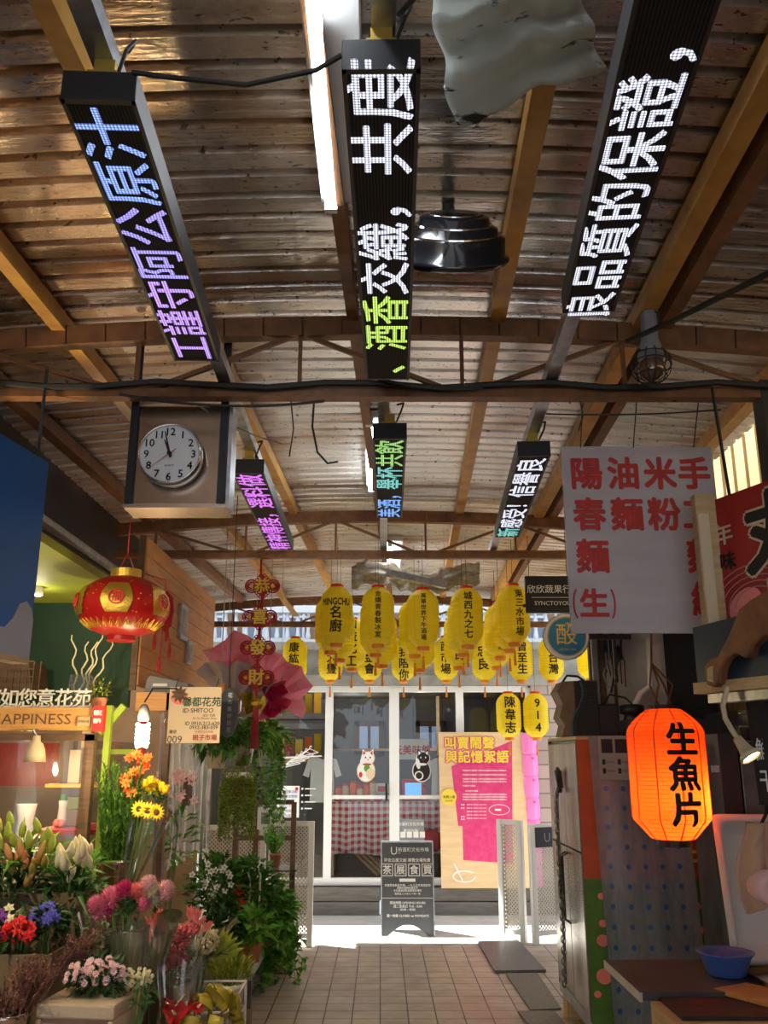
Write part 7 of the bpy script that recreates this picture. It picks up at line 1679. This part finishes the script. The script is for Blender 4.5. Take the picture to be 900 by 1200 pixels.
# dark printed cloth bag
c = at(892, 850, 2.95); t = thing('printed_banner', 'dark hanging cloth printed with pale and red characters at the right edge', 'cloth', (c.x, 2.95, pz(945, 2.95)))
a, b = at(866, 790, 2.95), at(935, 790, 2.95); zt3, zb3 = pz(806, 2.95), pz(943, 2.95)
def cw(u, v): 
    nar = 1 - .12 * (1 - v); x = a.x + .01 + (b.x - a.x) * (.5 + (u - .5) * nar); return Vector((x, 2.95 - .06 * sin(pi * u) + .005 * sin(u * 30), zb3 + (zt3 - zb3) * v))
MB().grid(cw, 24, 10).build('cloth', 'darkcloth', t, True, solid=.004)
for rows, m_ in (((0, '鮮貽鯧鱈'), (1, '干味鮮')), 'paper'), (((1, '鮭'),), 'redpetal'):
    q = MB()
    for r_, s_ in rows:
        for k, ch_ in enumerate(s_): 
            uu = (.12 + .2 * k + (0 if m_ == 'paper' else .2)) + (.2 if (r_ == 1 and m_ == 'paper' and k > 0) else 0); p_ = cw(uu, .46 - .26 * r_); text(q, ch_, p_ - Y_ * .006, X, Z, .075, .015, sx=.62)
    q.build('lettering', m_, t)
MB().tube([cw(.1, 1), (a.x + .06, 2.95, 1.97)], .004, 4).tube([cw(.9, 1), (b.x - .06, 2.95, 1.97)], .004, 4).build('hanger', 'wire', t)
# orange paper lantern
OY = 4.02; c = at(783, 905, OY); t = thing('orange_lantern', 'glowing orange paper lantern reading 生魚片 above the work table', 'lantern', (c.x, OY, pz(983, OY)))
OH, OR = .545, .163
def orad(z): 
    e = z / OH + .5
    return OR * min(1, .55 + 3.0 * e if e < .15 else 1, 1 if e < .80 else 1 - ((e - .80) / .20) ** 1.7 * .62)
MB().lathe([(orad(-OH / 2 + OH * i / 64) + (.0016 if i % 2 else -.0016), -OH / 2 + OH * i / 64) for i in range(65)], 36, c).build('paper_body', 'orangepaper', t, True)
tk = Matrix.Rotation(.0, 3, 'Z')
MB().lathe([(.07, -OH / 2 - .03), (.07, -OH / 2 + .002), (.06, -OH / 2 + .004)], 24, c).build('bottom_ring', 'black', t); MB().lathe([(.07, OH / 2 - .006), (.07, OH / 2 + .012), (.05, OH / 2 + .012)], 24, c).build('top_ring', 'black', t)
def ow(x, z, k=.003): r_ = orad(z) + k; a_ = -pi / 2 + .13 + x / OR; return c + Vector((r_ * cos(a_), r_ * sin(a_), z))
q = MB()
for i, ch_ in enumerate('生魚片'): text(q, ch_, (0, 0, 0), X, Z, .142, .05, warp=lambda x, z, i=i: ow(x, z + .135 - i * .142, .004), sub=.12, align='em')
q.build('lettering', 'ink', t)
q = MB()
for k in range(10): a_ = k * 2 * pi / 10 + .35; q.tube([c + Vector(((orad(-OH / 2 + OH * j / 30) + .001) * cos(a_), (orad(-OH / 2 + OH * j / 30) + .001) * sin(a_), -OH / 2 + OH * j / 30)) for j in range(31)], .0028, 4)
q.build('seam', 'redcap', t)
q = MB()
for i in range(1, 32): z = -OH / 2 + OH * i / 32; q.tube([c + Vector(((orad(z) + .0015) * cos(k * pi / 18), (orad(z) + .0015) * sin(k * pi / 18), z)) for k in range(36)], .0011, 3, True)
q.build('hoops', 'redcap', t)
ol = lamp('lantern_lamp', c + Vector((.075, .0, -.11)), 5.5, (1, .62, .25), .04)
q = MB()
for k in range(4): q.tube([c + Vector((.04 * cos(k * 1.6), .04 * sin(k * 1.6), OH / 2)), c + Vector((.05 * cos(k * 1.6 + 1), .05 * sin(k * 1.6 + 1), OH / 2 + .1)), c + Vector((-.03, .02, OH / 2 + .2)), c + Vector((-.02, .0, OH / 2 + .42)), (1.47, OY, 2.475)], .005, 5)
q.build('hanging_cord', 'rust', t)
# work table with basin, crate, boards, tub
TZ = .75
t = thing('work_table', 'dark topped work table at the right front of the aisle', 'table', (1.6, 3.95, 0))
MB().span((.966, 3.655, TZ - .03), (2.3, 4.2, TZ)).build('table_top', 'tableblack', t, bevel=.003); MB().span((.964, 3.653, TZ - .034), (.975, 4.2, TZ - .002)).build('edge_band', 'lightconcrete', t)
for x in (1.16, 2.2):
    for y in (3.78, 4.12): MB().span((x, y, .002), (x + .04, y + .04, TZ - .03)).build('leg', 'darksteel', t)
t = thing('chopping_bench', 'pale timber bench with black mat in front of the dark work table', 'bench', (1.5, 3.5, 0))
bl = .735; MB().span((1.0, 3.36, bl - .09), (2.2, 3.645, bl - .012)).build('bench_top', 'palewood', t, bevel=.004); MB().span((1.035, 3.385, bl - .012), (2.2, 3.64, bl)).build('mat', 'matblack', t)
for x in (1.08, 2.1):
    for y in (3.4, 3.58): MB().span((x, y, .002), (x + .05, y + .05, bl - .09)).build('leg', 'palewood', t)
c = at(852, 1142, 3.9); c.z = TZ + .001; R2 = .112
t = thing('basin', 'blue plastic basin on the dark work table', 'basin', c); MB().lathe([(.066, 0), (.075, .01), (.098, .07), (.112, .085), (.114, .09), (.108, .09), (.094, .072), (.070, .014), (.01, .012)], 32, c).build('bowl', 'bluebasin', t, True)
p0 = [atz(px, py, bl + .002) for px, py in ((836, 1163), (875, 1156), (905, 1163), (905, 1182))]; tag(MB().add([p for p in p0] + [p + Z * .014 for p in p0], [(3, 2, 1, 0), (4, 5, 6, 7), (0, 1, 5, 4), (1, 2, 6, 5), (2, 3, 7, 6), (3, 0, 4, 7)]).build('chopping_board', 'wood'), 'orange wooden chopping board on the black mat at the right edge', 'chopping board')
p0 = [atz(px, py, TZ + .002) for px, py in ((870, 1142), (905, 1138), (950, 1152), (905, 1162))]; cc2 = sum(p0, Vector()) / 4
t = thing('steel_tray', 'stainless steel tray corner at the right edge of the dark table', 'tray', cc2); lo = [cc2 + (p - cc2) * .92 for p in p0]
MB().add(lo + [p + Z * .02 for p in p0], [(0, 1, 2, 3), (0, 1, 5, 4), (1, 2, 6, 5), (2, 3, 7, 6), (3, 0, 4, 7)]).build('tray', 'steel', t, solid=.002)
# white tub leaning at the back of the table
ty = 4.12; a, b = at(838, 1112, ty), at(838, 957, ty); x0t = at(845, 1040, ty).x; wt, ht = .42, .60
lean2 = Vector((-.02, .10, 1)).normalized(); o0 = Vector((at(853, 1112, ty).x, 4.06, TZ + .003)); xt = X
n2 = xt.cross(lean2)
t = thing('white_tub', 'white plastic fish tub standing on edge at the back of the dark table', 'tub', o0)
def TP(u, v, d): return o0 + xt * u + lean2 * v - n2 * d
def rrect(x0, y0, x1, y1, r, n=5):
    out = []
    for cx_, cy_, a0 in ((x1 - r, y0 + r, -pi / 2), (x1 - r, y1 - r, 0), (x0 + r, y1 - r, pi / 2), (x0 + r, y0 + r, pi)):
        out += [(cx_ + r * cos(a0 + pi / 2 * k / n), cy_ + r * sin(a0 + pi / 2 * k / n)) for k in range(n + 1)]
    return out
loops = [(rrect(0, 0, wt, ht, .02), .02), (rrect(0, 0, wt, ht, .02), 0), (rrect(.02, .02, wt - .02, ht - .02, .03), -.004), (rrect(.032, .032, wt - .032, ht - .032, .035), .004), (rrect(.05, .05, wt - .05, ht - .05, .04), .10), (rrect(.10, .10, wt - .10, ht - .10, .04), .104)]
q = MB(); n_ = len(loops[0][0]); vv = [TP(x, y, d) for l, d in loops for x, y in l]; ff = [(i * n_ + j, i * n_ + (j + 1) % n_, (i + 1) * n_ + (j + 1) % n_, (i + 1) * n_ + j) for i in range(len(loops) - 1) for j in range(n_)] + [tuple((len(loops) - 1) * n_ + j for j in range(n_))]
q.add(vv, ff).build('tub', 'whiteplastic', t, True)
# steel cupboard behind the tub
t = thing('steel_unit', 'dull stainless kitchen unit standing behind the white tub', 'kitchen unit', (2.05, 4.6, 0)); ux = 1.74
MB().span((ux, 4.45, .002), (2.38, 5.2, pz(878, 4.45))).build('body', 'darksteel', t, bevel=.004)
MB().span((ux - .0, 4.44, pz(881, 4.45)), (2.38, 4.449, pz(877, 4.45))).build('door_gap', 'black', t)
MB().span((ux + .02, 4.47, pz(876, 4.45)), (2.38, 5.2, pz(832, 4.45))).build('upper_body', 'blackgloss', t)
for py in (835, 850, 868): MB().span((ux + .02, 4.44, pz(py + 2, 4.45)), (2.38, 4.47, pz(py, 4.45))).build('rail', 'darksteel', t)
q = MB().span((at(834, 900, 4.44).x, 4.438, pz(905, 4.44)), (at(846, 900, 4.44).x, 4.449, pz(897, 4.44))); q.build('badge', 'galv', t)
MB().span((ux - .11, 4.42, .02), (ux - .02, 4.6, 1.70)).build('side_column', 'black', t)
# peach cloth with paper roll hanging at the right edge
c = at(893, 1000, 3.2); t = thing('hanging_cloth', 'peach coloured cloth draped over a paper roll at the right edge', 'cloth', at(893, 1075, 3.2))
def drape(u, v):
    px = 878 + 40 * u + (1 - v) * (-2 if u < .3 else 4) + 8 * max(0, .5 - abs(v - .55)) * (u < .4) * -1; py = 1062 - 98 * v + 16 * abs(u - .35) * (1 - v) * 1.2 + (8 * (1 - v) * sin(u * 9))
    p_ = at(px - 16 * (1 - v) * (1 - u) * sin(pi * (1 - v)), py, 3.2); p_.y += .03 * sin(u * 11 + 2 * v) + .02 * noise.noise(Vector((u * 5, v * 4, 3))); return p_
MB().grid(drape, 26, 24).build('cloth', 'cloth', t, True, solid=.004)
rc = at(903, 1040, 3.13); RYX = Matrix.Rotation(pi / 2, 3, 'X')
MB().lathe([(.018, -.08), (.052, -.08), (.052, .03), (.018, .03), (.018, -.06)], 24, rc, RYX).build('paper_roll', 'palepink', t, True)
MB().tube([at(892, 966, 3.2), at(898, 952, 3.2), (at(905, 940, 3.1).x, 3.05, 1.72), (at(905, 940, 3.1).x, 2.95, 1.9)], .006, 5).build('hook', 'wire', t)
